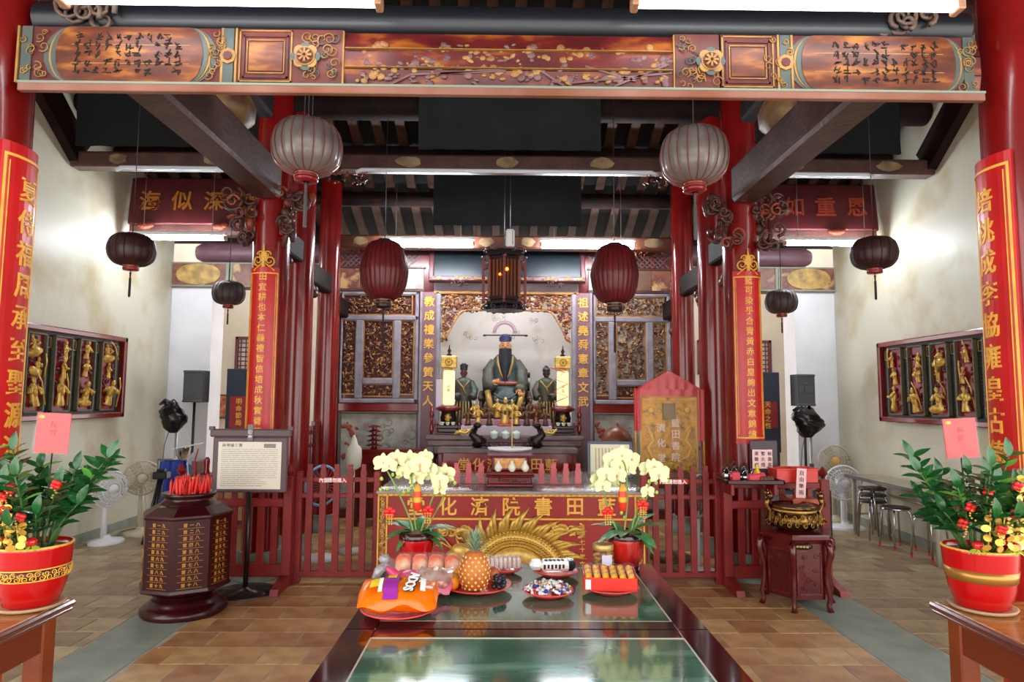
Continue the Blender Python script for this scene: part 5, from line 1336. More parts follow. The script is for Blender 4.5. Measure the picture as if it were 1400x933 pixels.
# red snack box with yellow rolls
t = thing('snack_box', 'open red carton of yellow snack rolls under clear film on its plate', 'snack box', (.47, 2.99, .828), radians(-4))
b = B(); b.M = RX(radians(6))
b.box(-.115, .115, -.075, -.072, 0, .058); b.box(-.115, .115, .072, .075, 0, .058); b.box(-.115, -.112, -.075, .075, 0, .058); b.box(.112, .115, -.075, .075, 0, .058); b.box(-.115, .115, -.075, .075, 0, .003); b.obj('carton', mat('carton red', 'E23A30', .4), t)
b = B(); b.M = RX(radians(6)); b.box(-.108, -.085, -.077, -.074, .008, .05); b.obj('white_label', WHITEP, t)
rm = B(); rm.M = RX(pi/2); rm.lathe([(.012, -.022), (.016, -.018), (.016, .018), (.012, .022)], 10); rme = mesh_of(rm, 'roll', mat('yellow roll pack', 'F0B428', .3, c2='D8641C', scale=40, thr=(.5, .6)))
for r in range(3):
    for c_ in range(6): inst('snack_roll', rme, t, RX(radians(6)) @ T(-.093+.037*c_, -.048+.048*r, .052))
b = B(); b.M = RX(radians(6)); b.grid(lambda u, v: (-.115+.23*u, -.075+.15*v, .071+.003*sin(u*20+v*9)), 12, 8); b.obj('clear_film', FILM, t)
# biscuit jar
t = thing('biscuit_jar', 'clear jar of small biscuits with a gold lid beside the right orchid pot', 'jar', (.49, 3.3, .8005)); t.scale = (1.08, 1.08, 1.12)
b = B(); b.lathe([(.044, 0), (.049, .006), (.049, .092), (.044, .1)], 24); b.obj('glass', GLASS, t)
b = B(); b.lathe([(.047, .1), (.048, .104), (.048, .122), (.044, .126)], 24); b.obj('lid', mat('gold lid', 'B89A5A', .35, .5), t)
bm_ = B(); bm_.ball((0, 0, 0), (.011, .009, .009), 7, 5); bme = mesh_of(bm_, 'biscuit', mat('small biscuit', 'CFA25E', .6, c2='B5803E', scale=30)); R_ = random.Random(2)
for k in range(60):
    rr = .036*sqrt(R_.random()); a = R_.uniform(0, 6.28); inst('biscuit', bme, t, T(rr*cos(a), rr*sin(a), .013+.075*R_.random()))
b = B()
b.grid(lambda u, v: (.05*sin((u-.5)*1.0+.25), -.05*cos((u-.5)*1.0+.25), .03+.055*v), 6, 2); b.obj('label', mat('lilac label', 'DAD0E8', .5), t)

# ---- orchids
pet = B(); pet.grid(lambda u, v: ((u-.5)*2*.55*sin(pi*min(.999, v*.9+.06))**.6, v, .16*sin(v*2.6)-.14*((u-.5)*2)**2), 6, 6); petm = mesh_of(pet, 'petal', PETAL)
sep = B(); sep.grid(lambda u, v: ((u-.5)*2*.3*sin(pi*min(.999, v*.9+.06))**.7, v, .1*sin(v*2.6)-.08*((u-.5)*2)**2), 4, 6); sepm = mesh_of(sep, 'petal', PETAL)
lip = B(); lip.ball((0, 0, .1), (.13, .17, .12), 8, 5); lip.ball((0, -.16, .1), (.08, .12, .05), 6, 4); lipm = mesh_of(lip, 'lip', mat('orchid lip', 'D8C08A', .5, c2='C88A9A', scale=30))
bud = B(); bud.lathe([(.05, 0), (.35, .25), (.42, .6), (.3, .95), (.03, 1.15)], 10); budm = mesh_of(bud, 'bud', BUD)
olf = leaf_mesh('leaf', LEAFO, .42, .35, .12)
def orchid(x, y, label, pm, pr_, ph, flowers, stems, buds, leaves, charms, side):
    t = thing('potted_orchid', label, 'orchid', (x, y, .8005))
    b = B(); b.lathe([(.6*pr_, 0), (.7*pr_, .006), (.92*pr_, ph*.4), (1.0*pr_, ph*.72), (.99*pr_, ph*.8)], 30); pot = b.obj('pot', pm, t)
    b = B(); b.lathe([(.99*pr_, ph*.8), (1.0*pr_, ph*.84), (.97*pr_, ph), (.9*pr_, ph), (.88*pr_, ph*.9)], 30, cap=False)
    if side > 0: b.lathe([(.62*pr_, -.0), (.74*pr_, .008), (.78*pr_, ph*.14)], 30, cap=False)
    b.obj('dark_rim', POTD, pot)
    b = B(); b.lathe([(.9*pr_, ph*.9), (.6*pr_, ph*.97), (.05*pr_, ph*1.03)], 16); b.obj('bark', SOIL, t)
    for s_ in stems:
        b = B(); b.tube(smooth([Vector(p) for p in s_], 5), .0045, 6); b.obj('stem', STEM, t)
    for k, (fx, fz, fy, s_, rot) in enumerate(flowers):
        M0 = T(fx, fy, fz) @ RZ(rot) @ RX(radians(82))
        f = inst('flower', lipm, t, M0 @ SCL(s_, s_, s_))
        for a in (0, 2.15, -2.15): inst('petal', sepm, f, RZ(a))
        for a in (1.2, -1.2): inst('petal', petm, f, T(0, 0, .04) @ RZ(a))
    for fx, fz, fy, s_ in buds: inst('bud', budm, t, T(fx, fy, fz) @ RX(.6) @ SCL(s_, s_, s_))
    for a, el, l, w_ in leaves:
        inst('leaf', olf, t, orient((.02*cos(a), .02*sin(a), ph*.97), (cos(a)*cos(el+.2), sin(a)*cos(el+.2), sin(el+.2)), (0, 0, 1), (l*w_*.95, l*.88, l)))
    for cx, cz, cy, kind in charms:
        b = B()
        if kind == 0:
            b.lathe([(.012, -.055), (.02, -.04), (.021, 0), (.02, .04), (.012, .05)], 10, c=(cx, cy, cz)); o = b.obj('red_firecracker', mat('firecracker red', 'D8301C', .35), t)
            g_ = B(); g_.lathe([(.0215, -.012), (.0215, .012)], 10, c=(cx, cy, cz)); g_.lathe([(.02, .04), (.013, .065), (.004, .075)], 8, c=(cx, cy, cz)); g_.obj('gold_band', mat('gold orange', 'E0A02C', .4, .3), o)
        else:
            for q in range(5): a = q*1.257+1.57; b.ball((cx+.017*cos(a), cy, cz+.017*sin(a)), (.017, .008, .013), 7, 4)
            o = b.obj('red_ribbon_flower', mat('ribbon red', 'DA1A1C', .4), t)
            g_ = B()
            for q in range(3):
                for i in range(5): g_.ball((cx-.012+.012*q, cy-.008, cz-.01-.011*i), .005, 6, 4)
            g_.obj('gold_bead', GOLDB, o)
    return t
R_ = random.Random(21)
def fl(l, x0, z0): return [((px-x0)/900*3.3, z0+(py0)*3.3/900, R_.uniform(-.06, .03), s_/900*3.3, R_.uniform(-.5, .5)) for px, py0, s_ in l]
zL = lambda py: (768-py)
orchid(-.435, 3.385, 'left potted orchid with pale yellow blooms in a glossy red pot', POTR, .088, .18,
       fl([(523, zL(626), 14), (540, zL(622), 14), (531, zL(630), 12), (557, zL(624), 15), (563, zL(634), 15), (574, zL(628), 16), (549, zL(640), 13), (567, zL(648), 13), (585, zL(636), 15), (590, zL(642), 14), (606, zL(643), 15), (601, zL(650), 13), (600, zL(662), 11), (578, zL(620), 12)], 569, 0),
       [[(-.01, 0, .14), (-.04, 0, .25), (-.13, -.01, .44), (-.19, -.02, .53)], [(.0, .01, .14), (-.02, .01, .3), (-.03, 0, .47), (.0, -.02, .54)], [(.01, 0, .14), (.06, 0, .3), (.11, -.01, .42), (.15, -.03, .47)], [(.02, .01, .14), (.08, .01, .25), (.13, .0, .35), (.12, -.02, .4)]],
       [((px-569)/900*3.3, zL(py)*3.3/900, R_.uniform(-.04, .02), .021) for px, py in ((521, 650), (518, 666), (529, 663), (534, 646), (543, 648), (562, 660), (551, 668), (557, 667), (613, 652), (621, 655))],
       [(2.9, .35, .2, 1.0), (3.3, -.15, .17, 1.1), (3.7, .1, .16, 1), (-.1, .3, .2, 1.3), (.4, .1, .2, 1.2), (-.5, -.0, .17, 1.1), (-.3, -.4, .16, 1.1), (2.4, .4, .18, 1), (1.4, .5, .18, 1), (3.9, -.5, .14, 1)],
       [((571-569)/900*3.3, zL(674)*3.3/900, -.06, 0), (-.13, zL(692)*3.3/900, -.05, 1), (.06, zL(690)*3.3/900, -.05, 1)], -1)
orchid(.615, 3.37, 'right potted orchid with pale yellow blooms in a mottled red and black pot', POTM, .09, .188,
       fl([(838, zL(622)-0, 15), (850, zL(616), 15), (864, zL(622), 15), (858, zL(632), 14), (846, zL(630), 14), (826, zL(640), 14), (834, zL(648), 14), (818, zL(650), 14), (842, zL(642), 13), (822, zL(656), 12), (888, zL(634), 14), (897, zL(640), 14), (906, zL(638), 13), (893, zL(630), 12), (884, zL(664), 11)], 854, 0),
       [[(-.01, 0, .16), (.01, 0, .35), (.0, -.01, .5), (-.02, -.03, .54)], [(-.03, 0, .16), (-.09, .0, .3), (-.11, -.01, .42), (-.09, -.03, .47)], [(.02, 0, .16), (.06, 0, .3), (.12, -.01, .42), (.15, -.03, .48)], [(.03, .01, .16), (.08, .01, .28), (.11, .0, .36)]],
       [((px-854)/900*3.3, zL(py)*3.3/900, R_.uniform(-.04, .02), .02) for px, py in ((805, 659), (830, 662), (886, 652), (896, 654), (895, 666), (911, 650), (847, 694), (853, 702), (843, 655))],
       [(2.8, .3, .18, 1.2), (3.4, -.2, .16, 1.3), (-.2, .4, .2, 1.3), (-.9, -.1, .19, 1.4), (.1, -.2, .19, 1.2), (.5, .55, .22, .9), (-.5, -.5, .17, 1.2), (2.2, .3, .17, 1), (-1.9, .2, .15, 1.3), (4.0, .1, .17, 1.2)],
       [((847-854)/900*3.3, zL(672)*3.3/900, -.06, 0), (-.1, zL(690)*3.3/900, -.06, 1), (.075, zL(680)*3.3/900, -.06, 1)], 1)

# ---- side tables with red planters
zzl = leaf_mesh('leaf', LEAF, .5, .2, .1); zzl2 = leaf_mesh('leaf', mat('pale green leaf', '5AA03A', .35, coat=.2), .42, .2, .1)
cn = B(); cn.lathe([(.5, -.04), (.5, .04)], 14); cnm = mesh_of(cn, 'gold_coin', mat('gold coin', 'E0B04A', .3, .6))
def side_table(s, label):
    xe = -1.595 if s < 0 else 1.615      # inner edge
    t = thing('side_table', label, 'table', (xe, 2.53, 0)); W = .8; z = .9; D_ = -1.05
    def xb(a0, a1): return (min(s*a0, s*a1), max(s*a0, s*a1))
    b = B(); b.bbox(*xb(0, W), D_, 0, z-.03, z, .008); b.obj('top', WOODT, t)
    b = B(); b.bbox(*xb(-.012, .012), D_-.01, .012, z-.026, z-.004, .008); b.bbox(*xb(0, W), -.01, .012, z-.026, z-.004, .008); b.bbox(*xb(-.004, .012), D_, .005, z-.042, z-.028, .005); b.obj('edge_moulding', mat('edge maroon', '5E2A20', .18, coat=.5), t)
    b = B(); b.bbox(*xb(.036, .06), D_+.08, -.07, z-.16, z-.03, .004); b.bbox(*xb(.08, W-.06), -.06, -.036, z-.16, z-.03, .004); b.obj('apron', mat('apron brown', '6E2C14', .35, coat=.2), t)
    for (xx, yy) in ((.065, -.065), (W-.05, -.065), (.065, D_+.07), (W-.05, D_+.07)):
        b = B(); b.bbox(*xb(xx-.035, xx+.035), yy-.035, yy+.035, 0, z-.03, .006); b.obj('leg', WOODL, t)
    return t
side_table(-1, 'varnished brown side table under the left red planter'); side_table(1, 'varnished brown side table under the right red planter')
def planter(s, x, y, label):
    t = thing('potted_plant', label, 'potted plant', (x, y, .9005)); t.scale = (.92, .92, .84)
    b = B(); b.lathe([(.09, 0), (.11, .004), (.118, .016), (.11, .018), (.09, .012)], 30); b.obj('saucer', mat('terracotta saucer', 'B08A6A', .5), t)
    b = B(); b.lathe([(.085, .014), (.092, .02), (.112, .09), (.124, .17), (.129, .25), (.131, .262), (.124, .262), (.118, .24)], 40, ribs=80 if s > 0 else 60, amp=.006); pot = b.obj('pot', POTR, t)
    b = B(); b.lathe([(.1305, .256), (.133, .262), (.129, .266), (.124, .264)], 36, cap=False); b.obj('gold_rim', GOLDP, pot)
    b = B()
    if s > 0: b.lathe([(.1195, .13), (.121, .13), (.1265, .178), (.1255, .178)], 36, cap=False); b.obj('gold_band', mat('satin gold band', 'B08038', .3, .5), pot)
    else:
        b.lathe([(.1195, .128), (.1215, .128), (.1275, .175), (.1255, .175)], 36, cap=False); bd = b.obj('dark_band', mat('dark maroon band', '4A0E10', .3), pot)
        g_ = B()
        for k in range(60):
            a = k*2*pi/60
            c = B(); curl(c, 0, 0, 0, .012, 1.3, .0025, k, 1 if k % 2 else -1, 4)
            for v, f in ((c.v, c.f),): g_.add([(RZ(a) @ Vector((p[0], p[1]-.126, p[2]+.142+.016*(k % 2)))) for p in v], f)
        g_.lathe([(.1215, .127), (.1235, .13), (.122, .132)], 36, cap=False); g_.lathe([(.127, .172), (.1295, .175), (.128, .178)], 36, cap=False); o = g_.obj('gold_scroll', GOLDP, bd); o['kind'] = 'stuff'
    b = B(); b.lathe([(.12, .24), (.05, .25), (.01, .252)], 16); b.obj('soil', SOIL, t)
    R = random.Random(30+s)
    for k in range(26):
        a = R.uniform(0, 6.28); ln = R.uniform(.12, .34) if k > 3 else .4; tilt = R.uniform(.03, .36)+(.25 if ln < .2 else 0)
        if k == 3: a, tilt, ln = (.1 if s < 0 else 3.3), .38, .36
        base = Vector((.06*cos(a), .06*sin(a), .25)); dirv = Vector((sin(tilt)*cos(a), sin(tilt)*sin(a), cos(tilt)))
        pts = [base+dirv*ln*q/5+Vector((0, 0, .0))+Vector((cos(a), sin(a), 0))*.06*(q/5)**2 for q in range(6)]
        b = B(); b.tube(pts, [.006-.0007*q for q in range(6)], 5); st = b.obj('stem', mat('leaf stem', '4A6A34', .5), t)
        nl = int(ln/.032)
        for q in range(nl):
            f = .3+.7*(q+1)/nl; p = base+dirv*ln*f+Vector((cos(a), sin(a), 0))*.06*f*f
            for d in (-1, 1):
                sd = dirv.cross(Vector((-sin(a), cos(a), 0))) if q % 2 else Vector((-sin(a), cos(a), 0))
                dd = sd*d*.9+dirv*.55+Vector((R.uniform(-.2, .2), R.uniform(-.2, .2), R.uniform(-.1, .2)))
                inst('leaf', zzl if R.random() < .88 else zzl2, st, orient(p, dd, (0, -.4, 1), R.uniform(.06, .085)))
        inst('leaf', zzl, st, orient(pts[-1], dirv, (0, -1, .3), .085))
    # gold coin sprays
    for (ox, oy, hh, n_) in (((-.02, -.14, .22, 11), (-.075, -.12, .24, 10), (.035, -.14, .13, 8)) if s < 0 else ((-.01, -.14, .18, 10), (.11, -.1, .34, 13), (.055, -.13, .2, 8), (-.05, -.13, .2, 8))):
        b = B(); b.tube([(ox*.6, oy*.6, .24), (ox, oy, .24+hh*.5), (ox*1.1, oy*1.15, .25+hh)], .003, 5); st = b.obj('gold_spray', GOLDP, t)
        for k in range(n_):
            f = .2+.8*k/n_; d = 1 if k % 2 else -1; r = .034
            inst('gold_coin', cnm, st, T(ox+d*.021+R.uniform(-.006, .006), oy*(1+.1*f)-.008, .25+hh*f) @ RX(pi/2+R.uniform(-.4, .4)) @ RY(R.uniform(-.4, .4)) @ SCL(r, r*.85, r*.12))
    # red fruit and ribbon flowers
    for (ox, oz, oy) in ((-.11, .29, -.07), (.055, .29, -.1)) if s < 0 else ((-.075, .29, -.1), (.065, .285, -.1)):
        b = B(); b.ball((ox, oy, oz), (.021, .02, .019), 12, 8); o = b.obj('red_fruit', mat('shiny red fruit', 'D01A22', .2, coat=.4), t)
        for k in range(9): a = k*.7; inst('small_leaf', leafm2, o, orient((ox+.012*cos(a), oy+.008*sin(a), oz-.014), (cos(a), -.4+.5*sin(a), -.35), (0, 0, 1), .035))
    for (ox, oz, oy) in ((-.09, .5, -.14), (-.02, .48, -.16), (.0, .51, -.15), (.12, .52, -.08), (.05, .4, -.16), (-.06, .47, -.16), (-.01, .43, -.16)) if s < 0 else ((-.11, .45, -.12), (-.13, .38, -.1), (-.06, .52, -.15), (.02, .43, -.17), (-.03, .37, -.17), (.06, .54, -.14), (.09, .46, -.16)):
        b = B()
        for q in range(4): a = q*1.57+.4; b.ball((ox+.012*cos(a), oy, oz+.011*sin(a)), (.013, .008, .011), 6, 4)
        o = b.obj('red_ribbon', mat('ribbon red', 'DA1A1C', .4), t)
        g_ = B()
        for i in range(5): g_.ball((ox+R.uniform(-.012, .012), oy-.009, oz-.012-.01*i), .0045, 5, 4)
        g_.obj('gold_bead', GOLDB, o)
    # red greeting card in clear sleeve
    cx, cz, rot = (.055, .73, .04) if s < 0 else (-.065, .73, -.06)
    b = B(); b.M = T(cx, -.02, cz) @ RY(rot); b.bbox(-.066, .066, -.002, .002, -.085, .085, .001); c = b.obj('red_card', mat('card red', 'D0141C', .3), t)
    b = B(); b.M = T(cx, -.02, cz) @ RY(rot); b.grid(lambda u, v: (-.069+.138*u, -.006-.004*sin(u*9+v*5), -.09+.178*v), 10, 10); b.obj('clear_sleeve', FILM, c)
    b = B(); b.M = T(cx, -.02, cz) @ RY(rot); b.ball((-.047, -.003, .068), (.014, .002, .009), 7, 4); b.obj('gold_seal', GOLDP, c)
    b = B(); b.M = T(cx, -.02, cz) @ RY(rot); b.text('祝賀', .03, (.0, -.003, .02), .001, .036, True); b.obj('lettering', mat('dark red print', 'A81A22', .5), c)
    b = B(); b.tube([(cx*.5, .0, .25), (cx, -.015, cz-.07)], .003, 5); b.obj('card_stick', BLACK, t)
    if s > 0:
        f = inst('white_flower', lipm, t, T(.11, -.1, .3) @ RX(radians(75)) @ SCL(.045, .045, .045))
        for a in (0, 2.15, -2.15): inst('petal', sepm, f, RZ(a))
        for a in (1.2, -1.2): inst('petal', petm, f, T(0, 0, .04) @ RZ(a))
leafm2 = leaf_mesh('small_leaf', mat('lime leaf', 'A8CE3A', .45), .4, .15, .1)
planter(-1, -1.68, 2.435, 'red planter at left with dark scroll band, glossy leaves, gold coins and card')
planter(1, 1.735, 2.435, 'red planter at right with plain gold band, glossy leaves, gold coins and card')
# ================================================================ FENCES
def baluster(b, w_, z0, z1):
    """flat picket with a bottle-shaped head"""
    P = [(w_/2, z0), (w_/2, z1-.125), (w_*.36, z1-.115), (w_*.5, z1-.1), (w_*.5, z1-.07), (w_*.32, z1-.03), (w_*.4, z1-.022), (w_*.36, z1)]
    b.prism(P+[(-x, z) for x, z in reversed(P)], -.012, .012)
bl = B(); baluster(bl, .055, .1, 1.045); blm = mesh_of(bl, 'baluster', REDF)
bl = B(); bl.bbox(-.03, .03, -.014, .014, .12, .74, .003); blm2 = mesh_of(bl, 'baluster', REDF)
bl = B(); bl.bbox(-.024, .024, -.012, .012, .72, .93, .003); blm3 = mesh_of(bl, 'baluster', REDF)
def post(t, x, y, h, w_=.08):
    b = B(); b.bbox(x-w_/2, x+w_/2, y-w_/2, y+w_/2, 0, h, .006); o = b.obj('post', REDF, t)
    b = B(); b.add([(x-w_*.6, y, h+.05), (x, y-w_*.6, h+.05), (x+w_*.6, y, h+.05), (x, y+w_*.6, h+.05), (x, y, h+.12), (x, y, h)], [(0, 1, 4), (1, 2, 4), (2, 3, 4), (3, 0, 4), (1, 0, 5), (2, 1, 5), (3, 2, 5), (0, 3, 5)]); b.obj('finial', REDF, o)
def inner_fence(x0, x1, label, sign):
    t = thing('fence', label, 'fence', (0, 6.05, 0))
    for z0, z1 in ((.055, .105), (.745, .785), (.885, .925)):
        b = B(); b.bbox(x0, x1, -.02, .02, z0, z1, .005); b.obj('rail', REDF, t)
    n = round((x1-x0-.1)/.113)
    for k in range(n): inst('baluster', blm, t, T(x0+.1+k*(x1-x0-.1)/n, -.026, 0))
    for x in (x0, x1):
        b = B(); b.bbox(x-.03, x+.03, -.03, .03, 0, .98, .006); b.obj('post', REDF, t)
    b = B(); b.box(sign-.13, sign+.13, -.044, -.038, .885, .927); s_ = b.obj('sign_strip', REDP, t)
    b = B(); b.text('內堂', .042, (sign-.083, -.0445, .906), .002, .043, False, None, .02); b.text('請勿進入', .042, (sign+.035, -.0445, .906), .002, .043, False, None, .02); b.obj('lettering', WHITEP, s_)
inner_fence(-1.84, -1.14, 'low red picket fence with a no entry strip left of the main altar', -1.53)
inner_fence(1.27, 1.94, 'low red picket fence with a no entry strip right of the main altar', 1.53)
# pickets standing behind the glass strips on the altar
for x0, n, lab in ((-.55, 4, 'left'), (.35, 4, 'right')):
    t = thing('picket_row', 'short row of red picket heads behind the glass strip on the altar\'s %s half' % lab, 'fence', (x0, 6.18, .8475))
    c = B(); P_ = [(.028, 0), (.028, .075), (.02, .085), (.028, .1), (.028, .13), (.018, .17), (.022, .178), (.02, .2)]; c.prism(P_+[(-x, z) for x, z in reversed(P_)], -.012, .012); cm = mesh_of(c, 'picket', mat('haze paled picket red', 'C2565C', .4))  # fence red paled, the haze of the glass painted into the colour
    for k in range(n): inst('picket', cm, t, T(k*.113, 0, 0))
    b = B(); b.bbox(-.05, .39, -.015, .015, 0, .015, .003); b.obj('rail', REDF, t)
def gate_panel(x0, x1, label, s):
    t = thing('gate_panel', label, 'fence', (0, 5.95, 0))
    for z0, z1 in ((.08, .19), (.68, .75), (.86, .92)):
        b = B(); b.bbox(x0, x1, -.025, .025, z0, z1, .006); b.obj('rail', REDF, t)
    n = round((x1-x0)/.118)-1
    for k in range(n):
        inst('baluster', blm2, t, T(x0+(k+1)*(x1-x0)/(n+1), 0, 0)); inst('baluster', blm3, t, T(x0+(k+1)*(x1-x0)/(n+1), 0, 0))
    for x in (x0, x1):
        post(t, x, 0, .94)
        b = B(); b.add([(x-.035, -.32, 0), (x+.035, -.32, 0), (x+.035, .3, 0), (x-.035, .3, 0), (x-.035, -.3, .05), (x+.035, -.3, .05), (x+.035, -.06, .1), (x-.035, -.06, .1), (x+.035, .06, .1), (x-.035, .06, .1), (x+.035, .28, .05), (x-.035, .28, .05)],
                       [(3, 2, 1, 0), (0, 1, 5, 4), (4, 5, 6, 7), (7, 6, 8, 9), (9, 8, 10, 11), (11, 10, 2, 3), (0, 4, 7, 9, 11, 3), (1, 2, 10, 8, 6, 5)]); b.obj('foot', REDF, t)
gate_panel(-2.86, -1.9, 'free-standing red barrier on sledge feet behind the information stand', -1)
gate_panel(1.99, 2.86, 'free-standing red barrier on sledge feet behind the brass censer', 1)

# ---- barrel of fortune sticks
t = thing('fortune_stick_barrel', 'maroon octagonal barrel with gold numerals holding red-tipped fortune sticks', 'barrel', (-2.455, 5.26, 0), radians(30)); t.scale = (.95, .95, .95)
oc = pi/8
b = B(); b.lathe([(.31, 0), (.325, .02), (.325, .05), (.29, .075), (.27, .08), (.26, .1), (.24, .12)], 32); b.lathe([(.2, .11), (.22, .16)], 32); b.obj('base', MAROON, t)
b = B(); b.lathe([(.22, .16), (.24, .165), (.345, .21), (.352, .22), (.345, .24)], 8, rot=oc, smooth=False); b.lathe([(.338, .24), (.338, .77)], 8, rot=oc, smooth=False); b.lathe([(.345, .77), (.35, .785), (.345, .8), (.25, .855), (.22, .865)], 8, rot=oc, smooth=False); b.obj('body', MAROON, t)
b = B(); b.lathe([(.235, .84), (.21, .87), (.2, .885), (.185, .89), (.18, .92), (.2, .925), (.205, .95), (.19, .955), (.17, .945)], 32); b.obj('neck', MAROON, t)
num = '一二三四五六七八九十'
R_ = random.Random(5)
ap = .338*cos(oc)
for k, ang in enumerate((-4, -3, -2, -1, 0)):
    b = B(); a = (k-2)*pi/4
    b.M = RZ(a)
    if k == 0:
        for i, ch in enumerate('轉運籤'): b.text(ch, .075, (0, -ap-.001, .66-.17*i), .004, None, False, None, .01)
    else:
        d = '九八七六'[k-1]
        for i in range(10):
            b.text('首'+num[i]+d, .032, (0, -ap-.001, .735-.0505*i), .003, .044, False, None, .01)
            b.box(-.09, .09, -ap-.002, -ap+.001, .735-.0505*i-.026, .735-.0505*i-.0245)
    b.obj('lettering', mat('orange gold lettering', 'D89A3C', .4, .2), t)
sm = B(); sm.lathe([(.008, 0), (.012, .1), (.013, .13), (.003, .165)], 5); smm = mesh_of(sm, 'stick', mat('red stick', 'E0261C', .4))
for k in range(44):
    rr = .15*sqrt(R_.random()); a = R_.uniform(0, 6.28)
    inst('fortune_stick', smm, t, T(rr*cos(a), rr*sin(a), .9+R_.uniform(-.02, .03)) @ RX(R_.uniform(-.25, .25)) @ RY(R_.uniform(-.25, .25)))
b = B(); b.ball((.02, -.02, 1.06), .014, 8, 6); b.obj('gold_knob', GOLDB, t)

# ---- information stand
t = thing('information_stand', 'brown floor sign on a round base with a pale printed text sheet', 'sign', (-2.18, 5.76, 0))
b = B(); b.lathe([(.25, 0), (.25, .012), (.04, .03), (.02, .05)], 32); b.obj('base', mat('dark brown metal', '2E2220', .3, .3), t)
b = B(); b.tube([(0, 0, .03), (0, 0, .84)], .021, 12); b.obj('pole', mat('dark brown metal', '2E2220', .3, .3), t)
FRM = mat('dull mauve brown frame', '5A4448', .45)
b = B(); b.bbox(-.32, .32, -.02, .015, .83, 1.3, .01); b.obj('board', FRM, t)
b = B(); b.bbox(-.35, .35, -.025, .02, 1.3, 1.37, .012); b.box(-.36, -.32, -.02, .015, 1.36, 1.39); b.box(.32, .36, -.02, .015, 1.36, 1.39); b.obj('header', FRM, t)
b = B(); b.bbox(-.025, .025, -.032, -.024, 1.27, 1.41, .003); p_ = b.obj('emblem_plate', mat('grey emblem plate', '6A6468', .4), t)
b = B(); b.tube([(.015*cos(q*.6), -.034, 1.345+.015*sin(q*.6)) for q in range(11)], .003, 4); b.ball((0, -.034, 1.345), (.006, .003, .006), 6, 4); b.box(-.014, .014, -.034, -.03, 1.3, 1.305); b.box(-.014, .014, -.034, -.03, 1.31, 1.315); b.obj('emblem', WHITEP, p_)
b = B(); b.box(-.27, .27, -.024, -.018, .86, 1.26); sh = b.obj('text_sheet', PAPERY, t)
b = B(); R_ = random.Random(6)
for k in range(19):
    z = 1.195-k*.017; x = -.24
    while x < (.23 if k < 15 else .1):
        l = R_.uniform(.02, .09); b.box(x, min(x+l, .24), -.0255, -.023, z-.0015, z+.0015); x += l+.008
b.obj('printed_lines', INK, sh)
b = B(); b.text('財神爺三寶', .032, (-.15, -.0245, 1.232), .002, .035, False, None, .01); b.obj('lettering', INK, sh)
b = B(); b.box(.12, .22, -.026, -.023, 1.21, 1.245); b.obj('grey_block', mat('grey block', '8A8480', .6), sh)

# ---- brass censer on carved stand
t = thing('carved_stand', 'dark red carved hexagonal stand with curved legs under the brass censer', 'stand', (2.4, 5.5, 0), radians(2)); t.scale = (1, 1, .875)
CST = mat('dark red carved stand', '600B10', .25, c2='4A080C', scale=8, coat=.4)
b = B(); b.lathe([(.29, .62), (.3, .635), (.3, .66), (.29, .675)], 6, smooth=False); b.lathe([(.26, .59), (.275, .62)], 6, smooth=False); b.obj('top', CST, t)
b = B(); b.lathe([(.245, .1), (.25, .59)], 6, smooth=False); b.obj('body', CST, t)
for k in range(6):
    a = k*pi/3; c_, s_ = cos(a), sin(a)
    b = B(); b.tube([(r*c_, r*s_, z) for r, z in ((.27, .6), (.3, .57), (.305, .5), (.27, .38), (.265, .25), (.29, .12), (.275, .05), (.295, .0))], [.025, .03, .028, .022, .02, .02, .018, .024], 8); b.obj('leg', CST, t)
for k in range(6):
    a = k*pi/3+pi/6; R_ = random.Random(k)
    b = B(); b.M = RZ(a+pi/2) @ T(0, -.213, 0)
    for u0, u1, v0, v1 in ((-.1, .1, .52, .53), (-.1, .1, .14, .15), (-.1, -.09, .14, .53), (.09, .1, .14, .53)): b.box(u0, u1, -.008, .01, v0, v1)
    for i in range(18): curl(b, R_.uniform(-.07, .07), -.004, R_.uniform(.18, .49), R_.uniform(.012, .03), R_.uniform(.7, 1.3), .004, R_.uniform(0, 6), R_.choice((-1, 1)), 4)
    b.obj('panel_carving', mat('lighter red carving', '8A3A38', .35, c2='5E141C', scale=20, thr=(.3, .5)), t)  # carving in a lighter red than the stand
b = B(); b.M = RZ(radians(-14)) @ T(0, -.235, .57); b.ball((0, 0, 0), (.08, .015, .03), 10, 5); pl = b.obj('plaque', mat('black plaque', '1E1614', .3), t)
b = B(); b.M = RZ(radians(-14)) @ T(0, -.251, .57)
for k in range(4): b.box(-.045+.024*k, -.028+.024*k, 0, .004, -.008, .008)
b.obj('gilt_characters', GOLDB, pl)
t = thing('brass_censer', 'round dark brass censer with dragon ears and chased clouds on the carved stand', 'censer', (2.4, 5.5, .592)); t.scale = (.84, .84, 1.12)
b = B(); b.lathe([(.15, 0), (.2, .02), (.235, .065), (.235, .09), (.2, .125), (.185, .14), (.2, .15), (.235, .155), (.24, .175), (.225, .18), (.2, .165), (.05, .15)], 40); b.obj('bowl', BRASS, t)
b = B(); R_ = random.Random(9)
for k in range(60):
    a = k*2*pi/60; c = B(); curl(c, 0, 0, 0, .022, 1.3, .005, R_.uniform(0, 6), R_.choice((-1, 1)), 4)
    M_ = RZ(a) @ T(0, -.236, .055+.025*(k % 3))
    b.add([M_ @ Vector(p) for p in c.v], c.f, True)
o = b.obj('chased_cloud', mat('bright brass', 'B08A44', .3, .8), t); o['kind'] = 'stuff'
b = B(); b.lathe([(.2, .16), (.02, .162)], 20); b.obj('ash', mat('dark ash', '3A3432', .9), t)
b = B(); b.lathe([(.2, .134), (.206, .142), (.2, .148)], 30, cap=False); b.obj('gilt_band', GOLDB, t)
